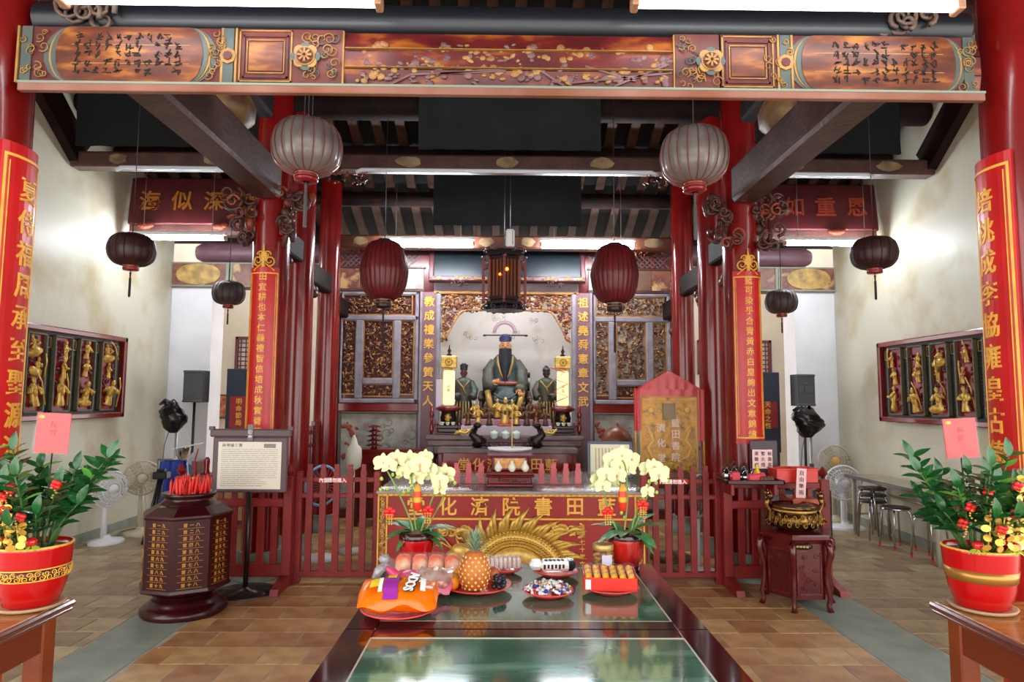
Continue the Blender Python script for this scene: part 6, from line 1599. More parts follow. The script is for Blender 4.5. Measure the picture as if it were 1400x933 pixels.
for d in (-1, 1):
    b = B(); b.tube([(d*.2, 0, .04), (d*.26, 0, .07), (d*.24, 0, .13), (d*.28, 0, .18), (d*.25, 0, .23)], [.03, .035, .025, .03, .028], 8); b.ball((d*.25, -.02, .24), (.035, .045, .03), 8, 6)
    for k in range(4): b.tube([(d*.25, 0, .24), (d*(.22+.03*k), .03, .28)], [.012, .003], 4)
    curl(b, d*.27, -.02, .05, .03, 1.2, .01, 0, d, 5); b.obj('dragon_ear', mat('copper brass', '9A6A3A', .25, .9, c2='4A2E20', scale=20), t)

# ---- things on the right barrier: trays, teapots, red boxes, notices
t = thing('red_tray', 'dark red tray fixed at the top of the right barrier with metal cups', 'tray', (2.14, 5.78, .93))
b = B(); b.bbox(-.24, .24, -.13, .14, 0, .012, .004); b.bbox(-.25, .25, -.14, -.12, 0, .035, .005); b.bbox(-.25, -.23, -.14, .14, 0, .035, .005); b.bbox(.23, .25, -.14, .14, 0, .035, .005); b.bbox(-.25, .25, .13, .15, 0, .035, .005); b.obj('tray_body', MAROON, t)
b = B(); b.bbox(-.2, -.17, -.1, .1, -.1, 0, .005); b.bbox(.17, .2, -.1, .1, -.1, 0, .005); b.obj('bracket', REDF, t)
STE = mat('bright steel', 'B8B8BC', .12, 1)
for k, (x, y, h, lab) in enumerate(((-.19, .03, .11, 'leftmost steel teapot on the red tray'), (-.11, .07, .12, 'second steel teapot from the left on the red tray'), (-.12, -.01, .1, 'steel teapot in the front of the red tray'), (-.03, .06, .12, 'tall steel teapot beside the yellow bottle'), (-.05, -.02, .09, 'small steel teapot at the centre of the tray'))):
    t = thing('teapot', lab, 'teapot', (2.14+x, 5.78+y, .943))
    b = B(); b.lathe([(.03, 0), (.042, .02), (.042, h*.5), (.03, h*.75), (.02, h*.8)], 16); b.obj('body', STE, t)
    b = B(); b.lathe([(.022, h*.8), (.015, h*.92), (.008, h*.95), (.01, h), (.004, h*1.05)], 10); b.obj('lid', STE, t)
    b = B(); b.tube([(.035, -.01, h*.35), (.06, -.02, h*.55), (.065, -.02, h*.8)], [.012, .008, .006], 6); b.obj('spout', STE, t)
    b = B(); b.tube([(-.035, 0, h*.6), (-.03, 0, h*1.1), (0, 0, h*1.35), (.03, 0, h*1.1), (.032, 0, h*.65)], .006, 6); b.obj('handle', BLACK, t)
b = B(); b.bbox(-.034, .034, -.03, .03, 0, .085, .004); o = b.obj('red_packet_box', mat('rose red box', 'C8283E', .4)); o.location = (1.99, 5.72, .943); tag(o, 'small rose red box at the left of the steel teapots', 'box')
t = thing('red_paper_bundle', 'bundle of rose red paper and brown twigs at the front of the tray', 'bundle', (2.19, 5.7, .943))
b = B(); b.M = RY(-.1); b.bbox(-.09, .06, -.02, .03, 0, .075, .01); b.obj('paper', mat('rose red paper', 'D0304A', .4), t)
b = B(); R_ = random.Random(3)
for k in range(9): b.tube([(.0+.014*k, -.035, .005), (.01+.012*k, -.03, .05+.01*(k % 2))], .006, 5)
b.obj('twig', mat('brown twig', '7A4A34', .6), t)
t = thing('yellow_bottle', 'yellow plastic bottle between the teapots and the pink notice', 'bottle', (2.235, 5.86, .943))
b = B(); b.lathe([(.03, 0), (.032, .01), (.03, .07), (.014, .09), (.012, .11)], 14); b.obj('body', mat('yellow plastic', 'F2C20C', .3), t)
b = B(); b.lathe([(.013, .11), (.013, .125), (.005, .135)], 10); b.obj('cap', mat('yellow plastic', 'F2C20C', .3), t)
t = thing('notice_board', 'plum standing board with a pink handwritten notice above the red crates', 'sign', (2.35, 5.98, .93))
b = B(); b.bbox(-.12, .13, .02, .04, .05, .35, .005); b.bbox(-.12, .13, -.03, .09, 0, .05, .005); b.obj('board', mat('dark plum', '3E2A34', .4), t)
b = B(); b.box(-.11, .07, -.006, 0, .1, .27); n_ = b.obj('notice', PAPERP, t)
b = B()
for i, s_ in enumerate(('祝壽蛋', '聖火燈', '運籤處')): b.text(s_, .04, (.045-.06*i, -.007, .185), .002, .05, True)
b.obj('lettering', INKB, n_)
for i, (x, lab) in enumerate(((2.47, 'left red plastic crate on the right barrier under the pink notice'), (2.66, 'right red plastic crate on the right barrier beside the hanging slip'))):
    t = thing('red_crate', lab, 'crate', (x, 5.9, .925))
    b = B(); b.bbox(-.09, .09, -.1, .1, 0, .01, .004)
    for u0, u1, v0, v1 in ((-.09, .09, -.1, -.09), (-.09, .09, .09, .1), (-.09, -.08, -.1, .1), (.08, .09, -.1, .1)): b.bbox(u0, u1, v0, v1, 0, .12, .004)
    b.obj('crate_body', mat('coral red plastic', 'D8382E', .35), t)
    b = B()
    for u0, u1, v0, v1 in ((-.1, .1, -.11, -.1), (-.1, .1, .1, .11), (-.1, -.09, -.11, .11), (.09, .1, -.11, .11)): b.bbox(u0, u1, v0, v1, .11, .125, .003)
    b.obj('rim', mat('coral red plastic', 'D8382E', .35), t)
t = thing('hanging_slip', 'narrow pink paper slip with writing standing on a small orange ledge', 'sign', (2.55, 5.72, .79))
b = B(); b.M = RY(radians(4)); b.bbox(-.042, .042, -.002, .002, .02, .27, .001); o = b.obj('slip', PAPERP, t)
b = B(); b.M = RY(radians(4)); b.text('自由樂捐', .045, (0, -.003, .15), .002, .055, True); b.obj('lettering', INKB, o)
b = B(); b.bbox(-.1, .12, -.08, .2, 0, .02, .004); b.box(-.1, .12, -.085, -.075, -.03, .02); b.obj('ledge', mat('orange wood ledge', 'B8502A', .35), t)

# ================================================================ HANGING LANTERNS
def lantern(label, x, y, zc, R, H, m, ribs, prof=None, cord=1, ln=.5, tassel=1, capm=None, n3=0):
    t = thing('hanging_lantern', label, 'lantern', (x, y, zc))
    P = prof or [(.3, .5), (.62, .47), (.88, .33), (1, .08), (1, -.1), (.9, -.31), (.66, -.45), (.36, -.5)]
    S = smooth([(r*R, 0, z*H) for r, z in P], 4)
    b = B(); b.lathe([(p.x, p.z) for p in reversed(S)], ribs*4, ribs=ribs, amp=.035, cap=False); body = b.obj('shade', m, t)
    wm = B(); wm.tube([(p.x*1.028, 0, p.z) for p in S], .0045*R/.25, 4); wme = mesh_of(wm, 'rib', LINE if m is LANG else mat('red lantern rib', '571418', .5) if m is LANR else mat('dark lantern rib', '2E1216', .5))
    for k in range(ribs): inst('rib', wme, body, RZ(2*pi*(k+.5)/ribs*1.0))
    b = B(); b.lathe([(.34*R, .49*H), (.36*R, .52*H), (.3*R, .54*H), (.05*R, .55*H)], 16); b.obj('top_cap', mat('lantern cap', '2A1A1A', .4), t)
    cm = capm or mat('red lantern collar', '8E1420', .25, coat=.3)
    b = B(); z = -.5*H; h = .14*H
    b.lathe([(.36*R, z), (.32*R, z-h*.2), (.34*R, z-h*.5), (.36*R, z-h*.9), (.33*R, z-h*1.15), (.1*R, z-h*1.2)], 18, cap=False); co = b.obj('collar', cm, t)
    b = B(); b.lathe([(.35*R, z-h*.45), (.37*R, z-h*.5), (.35*R, z-h*.55)], 18, cap=False); b.lathe([(.28*R, z+.0), (.345*R, z-h*.08), (.33*R, z-h*.2)], 18, cap=False); b.obj('gilt_band', mat('dull gilt', '9A6A4A', .35, .3), co)
    if tassel:
        b = B(); z2 = z-h*1.2
        b.tube([(0, 0, z2), (0, 0, z2-.06*H)], .004, 5); b.lathe([(.01, z2-.05*H), (.05*R, z2-.1*H), (.035*R, z2-.14*H), (.045*R, z2-.17*H), (.02*R, z2-.2*H)], 8)
        b.lathe([(.025*R, z2-.19*H), (.05*R, z2-.25*H), (.05*R, z2-.85*H*tassel), (.03*R, z2-.88*H*tassel)], 10, ribs=10, amp=.1); b.obj('tassel', TASSEL if m is not LANG else mat('grey tassel', '55504E', .6), t)
    b = B(); zt = min(roofz(y)-zc+.03, 3) if ln is None else ln
    for d in ((-1, 0, 1) if n3 else (0,)): b.tube([(d*.12*R, 0, .54*H), (d*.1*R, 0, zt)], .0045, 5)
    b.obj('hanging_wire', mat('dark wire', '2E2A2C', .5), t)
    return t
lantern('large smoked grey ribbed lantern hanging left under the painted beam', -1.55, 5.0, 3.585, .258, .41, LANG, 20, None, 1, None, 1, None, 1)
lantern('large smoked grey ribbed lantern hanging right under the painted beam', 1.475, 5.0, 3.545, .252, .43, LANG, 20, None, 1, None, 1, None, 0)
OV = [(.3, .5), (.6, .47), (.86, .3), (1, .05), (1, -.08), (.88, -.32), (.62, -.47), (.34, -.5)]
for x, z, lab in ((-1.3, 3.01, 'left'), (1.18, 2.99, 'right')):
    lantern('tall dark red oval lantern hanging %s of the palace lantern' % lab, x, 7.0, z, .245, .62, LANR, 26, OV, 1, None, .8, mat('dark collar', '2E1418', .35))
for x, z, lab in ((-3.55, 3.03, 'left'), (3.55, 3.06, 'right')):
    lantern('medium round brown lantern with red collar over the %s aisle' % lab, x, 6.2, z, .2, .3, LANM, 16, None, 1, None, .95)
for x, z, lab in ((-3.29, 2.875, 'left'), (3.32, 2.82, 'right')):
    lantern('small grey brown lantern in front of the %s painted lintel' % lab, x, 7.8, z, .18, .275, LANS, 14, None, 1, None, .8)

# ================================================================ SIDE WALL CARVED PANELS
for s, lab in ((-1, 'left'), (1, 'right')):
    t = thing('carved_wall_panel', 'red framed set of gilt figure carvings with black text strips on the %s wall' % lab, 'wall panel', (s*4.745, 7.1, 1.39), s*-pi/2 if s > 0 else pi/2)
    # local x runs along the wall, -y faces the room
    sx = -1 if s > 0 else 1
    W, H = 2.15, .97
    b = B()
    for u0, u1, v0, v1 in ((-W/2, -W/2+.06, 0, H), (W/2-.06, W/2, 0, H), (-W/2, W/2, 0, .06), (-W/2, W/2, H-.06, H)): b.bbox(u0, u1, -.09, 0, v0, v1, .01)
    b.obj('frame', RED, t)
    b = B(); b.box(-W/2+.05, W/2-.05, -.03, 0, .05, H-.05); b.obj('backing', mat('dark green black board', '1A211E', .5), t)
    n = 5; cw_ = (W-.14)/n
    for k in range(n):
        x0 = -W/2+.07+k*cw_
        xc = (x0+.13) if s < 0 else (x0+cw_-.14)
        b = B(); b.box(xc-.125, xc+.125, -.04, -.028, .1, H-.1); g_ = b.obj('red_panel', mat('panel crimson', '9A0E22', .4, c2='760A18', scale=12), t)
        b = B()
        for u0, u1, v0, v1 in ((xc-.14, xc-.125, .085, H-.085), (xc+.125, xc+.14, .085, H-.085), (xc-.14, xc+.14, .085, .1), (xc-.14, xc+.14, H-.1, H-.085)): b.bbox(u0, u1, -.075, -.02, v0, v1, .003)
        b.obj('panel_moulding', mat('olive moulding', '5A5640', .45), t)
        R = random.Random(200+k*3+s)
        for q, (fz, fh) in enumerate(((.13, .3), (.44, .2), (.64, .2))):
            b = B(); b.M = T(xc+R.uniform(-.05, .05), -.06, fz+R.uniform(-.01, .03)) @ RZ(R.uniform(-.9, .9)) @ RY(R.uniform(-.3, .3)); figure(b, fh*R.uniform(.8, 1.05), R)
            if R.random() < .5: b.tube([(.1, -.02, 0), (.08, -.03, fh*.8), (.04, -.03, fh*1.15)], .008, 5)
            if R.random() < .4: b.ball((-.02, 0, .03), (.1, .035, .05), 8, 5)
            b.obj('gilt_figure', GOLDB, g_)
        c = carve(.24, H-.24, 34, 300+k+s, 1.0, .03); o = c.obj('dark_carving', [mat('crimson carving', '8A1424', .4, c2='6A1A1E', scale=20), mat('maroon carving', '4E1018', .4)], g_); o['kind'] = 'stuff'; o.location = (xc, -.038, H/2)
        xt = xc+.2 if s < 0 else xc-.2
        b = B(); b.box(xt-.05, xt+.05, -.034, -.028, .1, H-.1); st_ = b.obj('text_strip', mat('ink black strip', '10141A', .4), t)
        b = B()
        for i in range(3):
            for j in range(17): b.text(R.choice('天地人山水日月文道仁義書春秋'), .022, (xt-.028+.028*i, -.0345, H-.26-.035*j), .001)
        o = b.obj('lettering', mat('dim gold print', '6A5C38', .5), st_); o['kind'] = 'stuff'
        b = B()
        for u0, u1, v0, v1 in ((xt-.04, xt-.035, H-.22, H-.11), (xt+.035, xt+.04, H-.22, H-.11), (xt-.04, xt+.04, H-.22, H-.215), (xt-.04, xt+.04, H-.115, H-.11)): b.box(u0, u1, -.038, -.03, v0, v1)
        b.obj('gold_outline', GOLDP, st_)

# ================================================================ FANS
def fan(label, x, y, zc, R, m, face, baseR=.19, tilt=0, hub=None):
    t = thing('standing_fan', label, 'fan', (x, y, 0), face)
    b = B(); b.lathe([(baseR, 0), (baseR, .025), (baseR*.9, .04), (.05, .06), (.035, .09)], 28, sy=.8); b.obj('base', m, t)
    b = B(); b.tube([(0, .06, .05), (0, .06, zc-.1)], [.035, .024], 12); b.obj('pole', m, t)
    hM = T(0, 0, zc) @ RX(tilt)
    b = B(); b.M = hM; b.tube([(0, .06, -.12), (0, .09, -.02)], [.03, .04], 10); b.M = hM @ T(0, .02, 0) @ RX(-pi/2); b.lathe([(.06, 0), (.075, .02), (.07, .11), (.045, .15), (.01, .16)], 18); b.obj('motor', m, t)
    g = B(); g.M = hM @ RX(pi/2)
    for rr, zz in ((R, 0), (R*.99, .02), (R*.99, -.02), (R*.8, .055), (R*.6, .07), (R*.4, .08)): g.tube([(rr*cos(q*pi/14), rr*sin(q*pi/14), zz) for q in range(29)], .0045 if rr < R else .011, 4)
    for k in range(30):
        a = k*2*pi/30; c_, s_ = cos(a), sin(a)
        g.tube([(.04*c_, .04*s_, .085), (R*.5*c_, R*.5*s_, .078), (R*.85*c_, R*.85*s_, .045), (R*c_, R*s_, 0), (R*.85*c_, R*.85*s_, -.045), (.08*c_, .08*s_, -.06)], .0028, 3)
    o = g.obj('guard', m, t); o['kind'] = 'stuff'
    g = B(); g.M = hM @ RX(pi/2); g.lathe([(.002, .092), (.05, .09), (.055, .08)], 18); g.obj('hub_cap', hub or m, t)
    for k in range(3):
        b = B(); b.M = hM @ RX(pi/2) @ RZ(k*2*pi/3); b.grid(lambda u, v: (R*(.15+.72*u), (v-.5)*R*(.35+.5*u)*(1-.3*u*u), .03*(v-.5)), 6, 6); b.obj('blade', mat('clear fan blade', 'DCE6EC', .3, alpha=.45) if m is not BEIGE else mat('beige fan blade', 'B8AC94', .4, alpha=.7), t)
    b = B(); b.tube([(.03, .1, zc-.1), (.06, .12, zc-.35), (.05, .1, zc-.55)], .005, 5); b.obj('cord', m, t)
    return t
fan('white standing fan turned sideways beside the left wall', -4.45, 7.6, .6, .2, WHITE, radians(62), .19)
fan('beige standing fan behind the white one by the left wall', -4.33, 8.05, .67, .2, BEIGE, radians(28), .18)
fan('white standing fan facing the hall at the right wall', 4.4, 8.6, .58, .22, WHITE, radians(-12), .24, 0, mat('white hub', 'F4F4FA', .3))
fan('beige standing fan with orange hub behind the white one at right', 4.51, 9.05, .83, .2, BEIGE, radians(-12), .16, 0, mat('orange hub', 'E0A85A', .4))

# ================================================================ SPEAKERS, BAGGED STANDS AND ODDS AND ENDS
def stand_legs(b, h, r=.3):
    for k in range(3): a = k*2*pi/3+.5; b.tube([(0, 0, h), (r*cos(a), r*sin(a), .0)], .011, 6)
def speaker(label, x, y, z, h, w_, rz, holes):
    t = thing('loudspeaker', label, 'speaker', (x, y, 0), rz)
    b = B(); b.add([(-w_/2, .1, z), (-w_*.36, -.1, z), (w_*.36, -.1, z), (w_/2, .1, z), (-w_/2, .1, z+h), (-w_*.36, -.1, z+h), (w_*.36, -.1, z+h), (w_/2, .1, z+h), (-w_*.3, .17, z), (w_*.3, .17, z), (-w_*.3, .17, z+h), (w_*.3, .17, z+h)],
                   [(0, 8, 9, 3, 2, 1), (4, 5, 6, 7, 11, 10), (0, 1, 5, 4), (1, 2, 6, 5), (2, 3, 7, 6), (3, 9, 11, 7), (9, 8, 10, 11), (8, 0, 4, 10)]); b.obj('cabinet', BLACK, t)
    b = B(); b.bbox(-w_*.38, w_*.38, -.11, -.09, z+.005, z+.03, .004); b.bbox(-w_*.38, w_*.38, -.11, -.09, z+h-.03, z+h-.005, .004)
    if holes: b.bbox(-.09, -.04, -.105, -.09, z+h*.4, z+h*.62, .004); b.bbox(-.02, .09, -.105, -.09, z+h*.4, z+h*.62, .004); b.bbox(-.03, .03, -.105, -.09, z+h*.68, z+h*.72, .004)
    else:
        for k in range(4): b.bbox(-.01, .02, -.105, -.095, z+h*(.2+.2*k), z+h*(.2+.2*k)+.015, .003)
    b.obj('trim', mat('grey black plastic', '2A2C32', .4), t)
    b = B(); b.tube([(0, .03, .35), (0, .03, z+.02)], .018, 8); stand_legs(b, .55, .2); b.obj('stand', BLACK, t)
    return t
speaker('black loudspeaker on a tall stand before the left white pier', -4.2, 9.0, 1.565, .43, .33, radians(12), 0)
speaker('black loudspeaker with recessed back panel before the right white pier', 4.11, 9.0, 1.565, .43, .31, radians(-10), 1)
def bagged(label, x, y, z0, z1, w_, seed, lean):
    t = thing('bagged_fan', label, 'fan', (x, y, 0))
    R = random.Random(seed); b = B(); ph = [R.uniform(0, 6) for _ in range(5)]
    def f(u, v):
        a = 2*pi*u; zz = z0+(z1-z0)*v
        k = sin(pi*min(1, v*.93+.05))**.55*(1-.3*(1-v))
        r = w_/2*k*(1+.1*sin(3*a+ph[0]+v*3)+.07*sin(7*a+ph[1]+v*9)+.05*sin(11*v*3+ph[2]))
        return (r*cos(a)+lean*v+.02*sin(v*9+ph[3]), r*.7*sin(a), zz+.03*sin(2*a+ph[4])*v)
    b.grid(f, 26, 16); b.obj('bin_bag', BAG, t)
    b = B(); b.tube([(lean, 0, z1-.06), (lean-.1, -.02, z1-.0), (lean-.17, 0, z1-.04)], [.05, .04, .015], 7); b.obj('bag_corner', BAG, t)
    b = B(); b.tube([(.03, 0, .05), (.03, 0, z0+.1)], .018, 10); b.obj('pole', mat('pale pole metal', 'CFCFD2', .25, .5), t)
    b = B(); b.lathe([(.2, 0), (.2, .03), (.05, .06)], 22); b.tube([(.03, 0, .1), (.03, 0, z0*.72)], .028, 10); b.obj('base', mat('dark fan base', '3A3A3E', .4), t)
    b = B(); b.tube([(-.05, -.02, z0+.05), (-.1, -.03, z0-.15), (-.12, -.02, z0-.45), (-.08, -.03, z0-.6)], .006, 5); b.obj('cord', mat('grey cord', '6A6A6E', .5), t)
bagged('standing fan wrapped in a black plastic bag beside the left speaker', -4.2, 8.5, 1.18, 1.58, .36, 3, -.03)
bagged('standing fan wrapped in a black plastic bag beside the right speaker', 3.88, 8.42, 1.17, 1.55, .42, 8, -.02)
t = thing('blue_covered_chair', 'folding chair draped in royal blue cloth behind the fortune barrel', 'chair', (-3.92, 7.95, 0))
b = B(); b.grid(lambda u, v: ((u-.5)*.38*(1-.25*v), -.14+.12*v-.02*sin(u*14), .1+.78*v), 16, 8); b.grid(lambda u, v: ((.5-u)*.38*(1-.25*v), .02+.05*v, .1+.78*v), 8, 8); b.obj('cloth', BLUE, t)
b = B()
for x in (-.17, .17): b.tube([(x, -.02, .9), (x, .1, 0)], .012, 6); b.tube([(x, .1, .45), (x, -.16, 0)], .012, 6)
b.tube([(-.17, -.02, .9), (.17, -.02, .9)], .012, 6); b.obj('frame', GREYM, t)
t = thing('pale_blue_board', 'pale blue curved plastic sheet leaning beside the blue covered chair', 'board', (-4.02, 8.1, 0))
b = B(); b.grid(lambda u, v: (-.13+.3*u+.2*v, .06*sin(u*3)+.03-.0*v, .03+.85*v*(1-.2*u)), 10, 8); b.grid(lambda u, v: (.17-.3*u+.2*v, .01+.06*sin((1-u)*3)+.03, .03+.85*v*(1-.2*(1-u))), 10, 8); b.obj('sheet', SKYB, t)
t = thing('folded_tripod', 'folded black tripod with a boxy head leaning by the left wall', 'tripod', (-3.96, 7.55, 0))
b = B()
for d in (-.06, 0, .05): b.tube([(d, .02*d, 0), (.1+d*.3, .02, .72)], .016, 6)
b.obj('leg', BLACK, t)
b = B(); b.bbox(.03, .19, -.05, .06, .72, .8, .012); b.bbox(.06, .15, -.02, .04, .8, .83, .008); b.obj('head', BLACK, t)
t = thing('white_reflector', 'white translucent round reflector with red edge strip by the left wall', 'reflector', (-3.86, 8.4, .0))
b = B(); b.M = T(0, 0, .76) @ RZ(radians(60)) @ RX(pi/2); b.lathe([(.2, -.008), (.205, 0), (.2, .008)], 28, sx=.6); b.obj('disc', mat('milky sheet', 'D8DCE2', .3, alpha=.8), t)
b = B(); b.bar((-.07, -.06, .5), (.06, -.08, 1.0), .012, .01); b.obj('red_strip', REDP, t)
b = B(); b.tube([(0, 0, 0), (0, 0, .6)], .012, 6); b.lathe([(.12, 0), (.12, .02)], 14); b.obj('pole', GREYM, t)
t = thing('chrome_lamp', 'chrome desk lamp with white arm perched on the blue covered chair', 'lamp', (-3.78, 7.88, .9))
b = B(); b.lathe([(.03, 0), (.07, .05), (.09, .14)], 18, cap=False); b.obj('shade', mat('shiny chrome', 'C8CCD4', .12, 1), t)
b = B(); b.tube([(-.15, 0, .12), (.05, 0, .16), (.24, -.02, .2)], .008, 6); b.obj('arm', WHITE, t)
for k, (x, lab) in enumerate(((-3.1, 'left'), (-2.99, 'right'))):
    t = thing('red_candle', '%s of two red glass candles on the shelf behind the barrel' % lab, 'candle', (x, 7.0, .84))
    b = B(); b.lathe([(.03, 0), (.032, .01), (.024, .05), (.03, .13), (.026, .16)], 14); b.obj('glass', mat('red candle glass', '8E101A', .15, coat=.4), t)
    b = B(); b.lathe([(.02, .16), (.012, .175)], 10); b.obj('cap', BLACK, t)
t = thing('red_shelf', 'red painted low shelf behind the fortune barrel and the sign', 'shelf', (-2.9, 7.0, 0))
for z in (.3, .8):
    b = B(); b.bbox(-.3, .36, -.12, .16, z, z+.04, .006); b.obj('board', REDF, t)
for x in (-.28, .34):
    b = B(); b.bbox(x-.025, x+.025, -.12, .16, 0, .98, .006); b.obj('side', REDF, t)
b = B(); b.bbox(-.28, .34, .14, .16, .05, .8, .004); b.obj('back', mat('ochre back board', '9A7238', .5), t)
# dark blue boards with red title panel
for s, lab, tx in ((-1, 'left', '明命節局'), (1, 'right', '天命之性')):
    t = thing('navy_board', 'tall navy board with a red gold lettered panel behind the %s columns' % lab, 'board', (s*3.78, 9.42, 0), 0)
    b = B(); b.bbox(-.16, .16, -.02, .03, .9, 2.04, .006); b.obj('board', NAVY, t)
    b = B(); b.box(-.1, .15, -.026, -.02, 1.2, 1.65) if s < 0 else b.box(-.16, .12, -.026, -.02, 1.25, 1.62); p_ = b.obj('red_panel', mat('panel red', '8E1A20', .5), t)
    b = B(); b.text(tx, .09, (.03 if s < 0 else -.02, -.027, 1.43), .003, .1, True, None, .012); b.obj('lettering', GOLDP, p_)
    b = B()
    for x in (-.12, .12): b.bbox(x-.02, x+.02, -.02, .02, 0, .92, .004)
    b.bbox(-.16, .16, -.12, .12, 0, .03, .004); b.obj('stand', BLACK, t)
t = thing('small_picture', 'small brown framed picture on the wall left of the navy board', 'picture', (-4.62, 10.985, 1.48))
b = B(); b.bbox(-.09, .09, -.02, 0, -.2, .2, .005); b.obj('frame', mat('brown frame', '6A4426', .4), t)
b = B(); b.box(-.065, .065, -.024, -.02, -.17, .17); b.obj('sheet', mat('red brown print', 'A0402A', .5, c2='C8925A', scale=12), t)
# lattice windows of the recesses
for s, lab in ((-1, 'left'), (1, 'right')):
    t = thing('window_1' if s < 0 else 'window_2', 'dark red lattice window in the recess behind the %s columns' % lab, 'window', (s*3.85, 10.985, 2.1), kind='structure')
    b = B(); b.box(-.58, .58, -.01, 0, 0, .5); b.obj('pane', mat('pale window pane', 'E8E4E0', .4), t)
    b = B()
    for u0, u1, v0, v1 in ((-.62, -.57, -.04, .54), (.57, .62, -.04, .54), (-.62, .62, -.04, .01), (-.62, .62, .49, .54)): b.bbox(u0, u1, -.05, 0, v0, v1, .006)
    b.obj('frame', mat('window frame maroon', '6A3034', .5), t)
    for k in range(6):
        b = B(); b.bbox(-.57, .57, -.035, -.012, .05+.075*k, .068+.075*k, .003); b.obj('slat', mat('window frame maroon', '6A3034', .5), t)
    b = B()
    for k in range(14): x = -.53+.081*k; b.box(x-.006, x+.006, -.03, -.012, .0, .5)
    b.obj('muntin', mat('window frame maroon', '6A3034', .5), t)
# low screens beside the slim columns
for s, lab in ((-1, 'left'), (1, 'right')):
    t = thing('slatted_screen', 'low dark red slatted screen between slim columns of the %s row' % lab, 'screen', (s*2.33, 7.79, 0), pi/2)
    b = B(); b.bbox(-.36, .36, -.02, .02, .1, .16, .005); b.bbox(-.36, .36, -.02, .02, 1.2, 1.25, .005); b.bbox(-.36, .36, -.02, .02, 1.05, 1.09, .005); b.obj('rail', REDD, t)
    for k in range(8):
        b = B(); x = -.32+.09*k; b.bbox(x-.012, x+.012, -.01, .01, .16, 1.3, .003); b.obj('slat', REDD, t)
    for x in (-.36, .36):
        b = B(); b.bbox(x-.025, x+.025, -.025, .025, 0, 1.35, .005); b.obj('post', REDD, t)
# round pale fans / boards glimpsed behind the fences
for x, y, z, lab, m in ((-1.87, 6.9, .74, 'pale blue rimmed round fan head on a stand behind the left fence', SKYB), (1.88, 6.42, .72, 'pale grey round fan head on a stand behind the right fence', mat('pale grey disc', 'A8AAA4', .4))):
    t = thing('round_fan', lab, 'fan', (x, y, 0))
    b = B(); b.M = T(0, 0, z) @ RZ(radians(50)) @ RX(pi/2); b.tube([(.2*cos(q*pi/14), .2*sin(q*pi/14), 0) for q in range(29)], .014, 6); b.obj('rim', m, t)
    b = B(); b.M = T(0, 0, z) @ RZ(radians(50)) @ RX(pi/2)
    for k in range(22): a = k*2*pi/22; b.tube([(.03*cos(a), .03*sin(a), .04), (.2*cos(a), .2*sin(a), 0)], .003, 3)
    b.lathe([(.05, .03), (.05, .05)], 14); o = b.obj('guard', GREYM, t); o['kind'] = 'stuff'
    b = B(); b.tube([(0, .03, 0), (0, .03, z-.15)], .016, 8); b.lathe([(.17, 0), (.17, .025), (.04, .05)], 22); b.obj('stand', WHITE, t)

# ================================================================ BENCH TABLE AND STOOLS ON THE RIGHT
t = thing('long_bench_table', 'long narrow dark edged table along the right wall over steel stools', 'table', (4.5, 0, 0))
b = B(); b.bbox(-.2, .22, 6.6, 8.35, .69, .72, .006); b.obj('top', mat('pale table top', 'A89C84', .35, c2='968A74', scale=4), t)
b = B(); b.bbox(-.212, -.198, 6.59, 8.36, .685, .722, .004); b.bbox(-.21, .22, 6.585, 6.6, .685, .722, .004); b.obj('edge_strip', mat('dark edge', '2A2226', .35), t)
for x in (-.15, .17):
    for y in (6.68, 8.25):
        b = B(); b.tube([(x, y, 0), (x, y, .69)], .024, 10); b.obj('leg', mat('painted grey leg', 'B4AE9E', .4), t)
b = B()
for y in (6.68, 8.25): b.tube([(-.15, y, .25), (.17, y, .25)], .014, 6)
b.tube([(.17, 6.68, .5), (.17, 8.25, .5)], .016, 6); b.obj('stretcher', mat('painted grey leg', 'B4AE9E', .4), t)
def stool(label, x, y, rz):
    t = thing('steel_stool', label, 'stool', (x, y, 0), rz)
    b = B(); b.lathe([(.13, .425), (.15, .43), (.15, .45), (.14, .456)], 22); b.obj('seat', mat('dark stool seat', '2E2A2C', .35), t)
    b = B(); b.lathe([(.152, .43), (.154, .436), (.152, .443)], 22, cap=False); b.obj('seat_band', STEEL, t)
    for k in range(4):
        a = k*pi/2+pi/4; c_, s_ = cos(a), sin(a)
        b = B(); b.tube([(.06*c_, .06*s_, .425), (.12*c_, .12*s_, .42), (.14*c_, .14*s_, .39), (.175*c_, .175*s_, .02)], .0105, 8); l_ = b.obj('leg', STEEL, t)
        b = B(); b.lathe([(.014, 0), (.015, .025), (.012, .03)], 8, c=(.176*c_, .176*s_, 0)); b.obj('foot_cap', mat('red rubber foot', 'C8342A', .5), l_)
stool('steel stool with round dark seat standing nearest the viewer beneath the bench table', 4.46, 6.98, .3)
stool('steel stool with round dark seat in the middle under the bench table', 4.42, 7.5, .1)
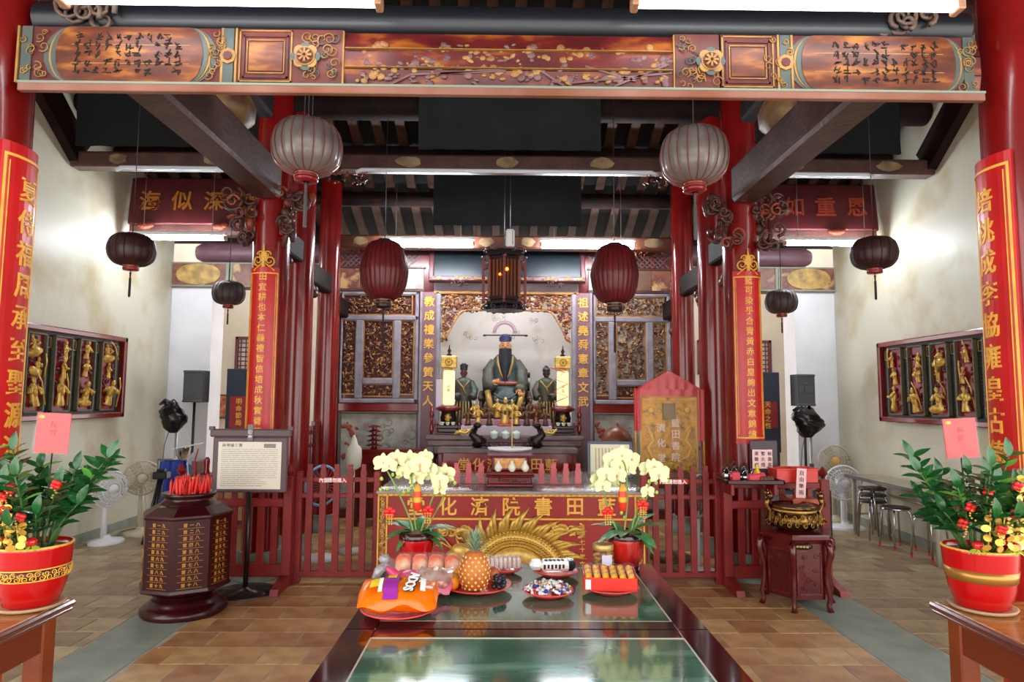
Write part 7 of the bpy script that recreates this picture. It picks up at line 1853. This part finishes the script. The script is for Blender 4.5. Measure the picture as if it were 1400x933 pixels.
# stack of stools at the far end
for k in range(3):
    t = thing('steel_stool', 'stacked steel stool behind the table leg, %s of its pile' % ('lowest', 'middle one', 'topmost')[k], 'stool', (4.44, 8.0, 0.075*k), .2*k, 'stacked stools')
    b = B(); b.lathe([(.13, .425), (.15, .43), (.15, .45), (.14, .456)], 18); b.obj('seat', mat('dark stool seat', '2E2A2C', .35), t)
    for q in range(4):
        a = q*pi/2+pi/4; c_, s_ = cos(a), sin(a)
        b = B(); b.tube([(.1*c_, .1*s_, .425), (.14*c_, .14*s_, .39), (.175*c_, .175*s_, .0)], .0105, 6); b.obj('leg', STEEL, t)
# shelf clutter before the right pier
t = thing('cluttered_crate', 'dark crate with blue, green and yellow odds and ends under the right speaker', 'crate', (3.45, 7.8, 0))
b = B(); b.bbox(-.3, .3, -.2, .2, 0, .62, .015); b.obj('box', mat('dark blue crate', '22344E', .5), t)
b = B(); b.grid(lambda u, v: (-.3+.6*u, -.2+.4*v, .64+.1*sin(u*3.1)*sin(v*3.1)+.02*sin(u*17)), 14, 8); b.obj('olive_sheet', mat('olive cloth', '8A7A4A', .7), t)
for x, m in ((-.18, SKYB), (.05, mat('olive bag', 'A89858', .6)), (.2, mat('green bottles', '2E5A46', .3))):
    b = B(); b.lathe([(.08, .64), (.09, .7), (.07, .82), (.03, .85)], 12, c=(x, -.08, 0)); b.obj('bundle', m, t)
# power cable and wall socket by the fans
b = B(); b.tube(smooth([Vector(p) for p in ((-4.42, 7.7, .05), (-4.5, 7.9, .02), (-4.62, 8.2, .012), (-4.5, 8.5, .012), (-4.3, 8.9, .012))], 5), .008, 6); tag(b.obj('power_cable', mat('grey cord', '6A6A6E', .5)), 'grey power cable on the floor behind the left fans', 'cable')
t = thing('wall_socket', 'small white wall socket on the left wall above the beige fan base', 'socket', (-4.748, 8.35, .45), pi/2)
b = B(); b.bbox(-.04, .04, -.012, 0, -.06, .06, .003); b.obj('plate', WHITE, t); b = B(); b.bbox(-.02, .02, -.02, -.01, -.03, .0, .003); b.obj('plug', BLACK, t)
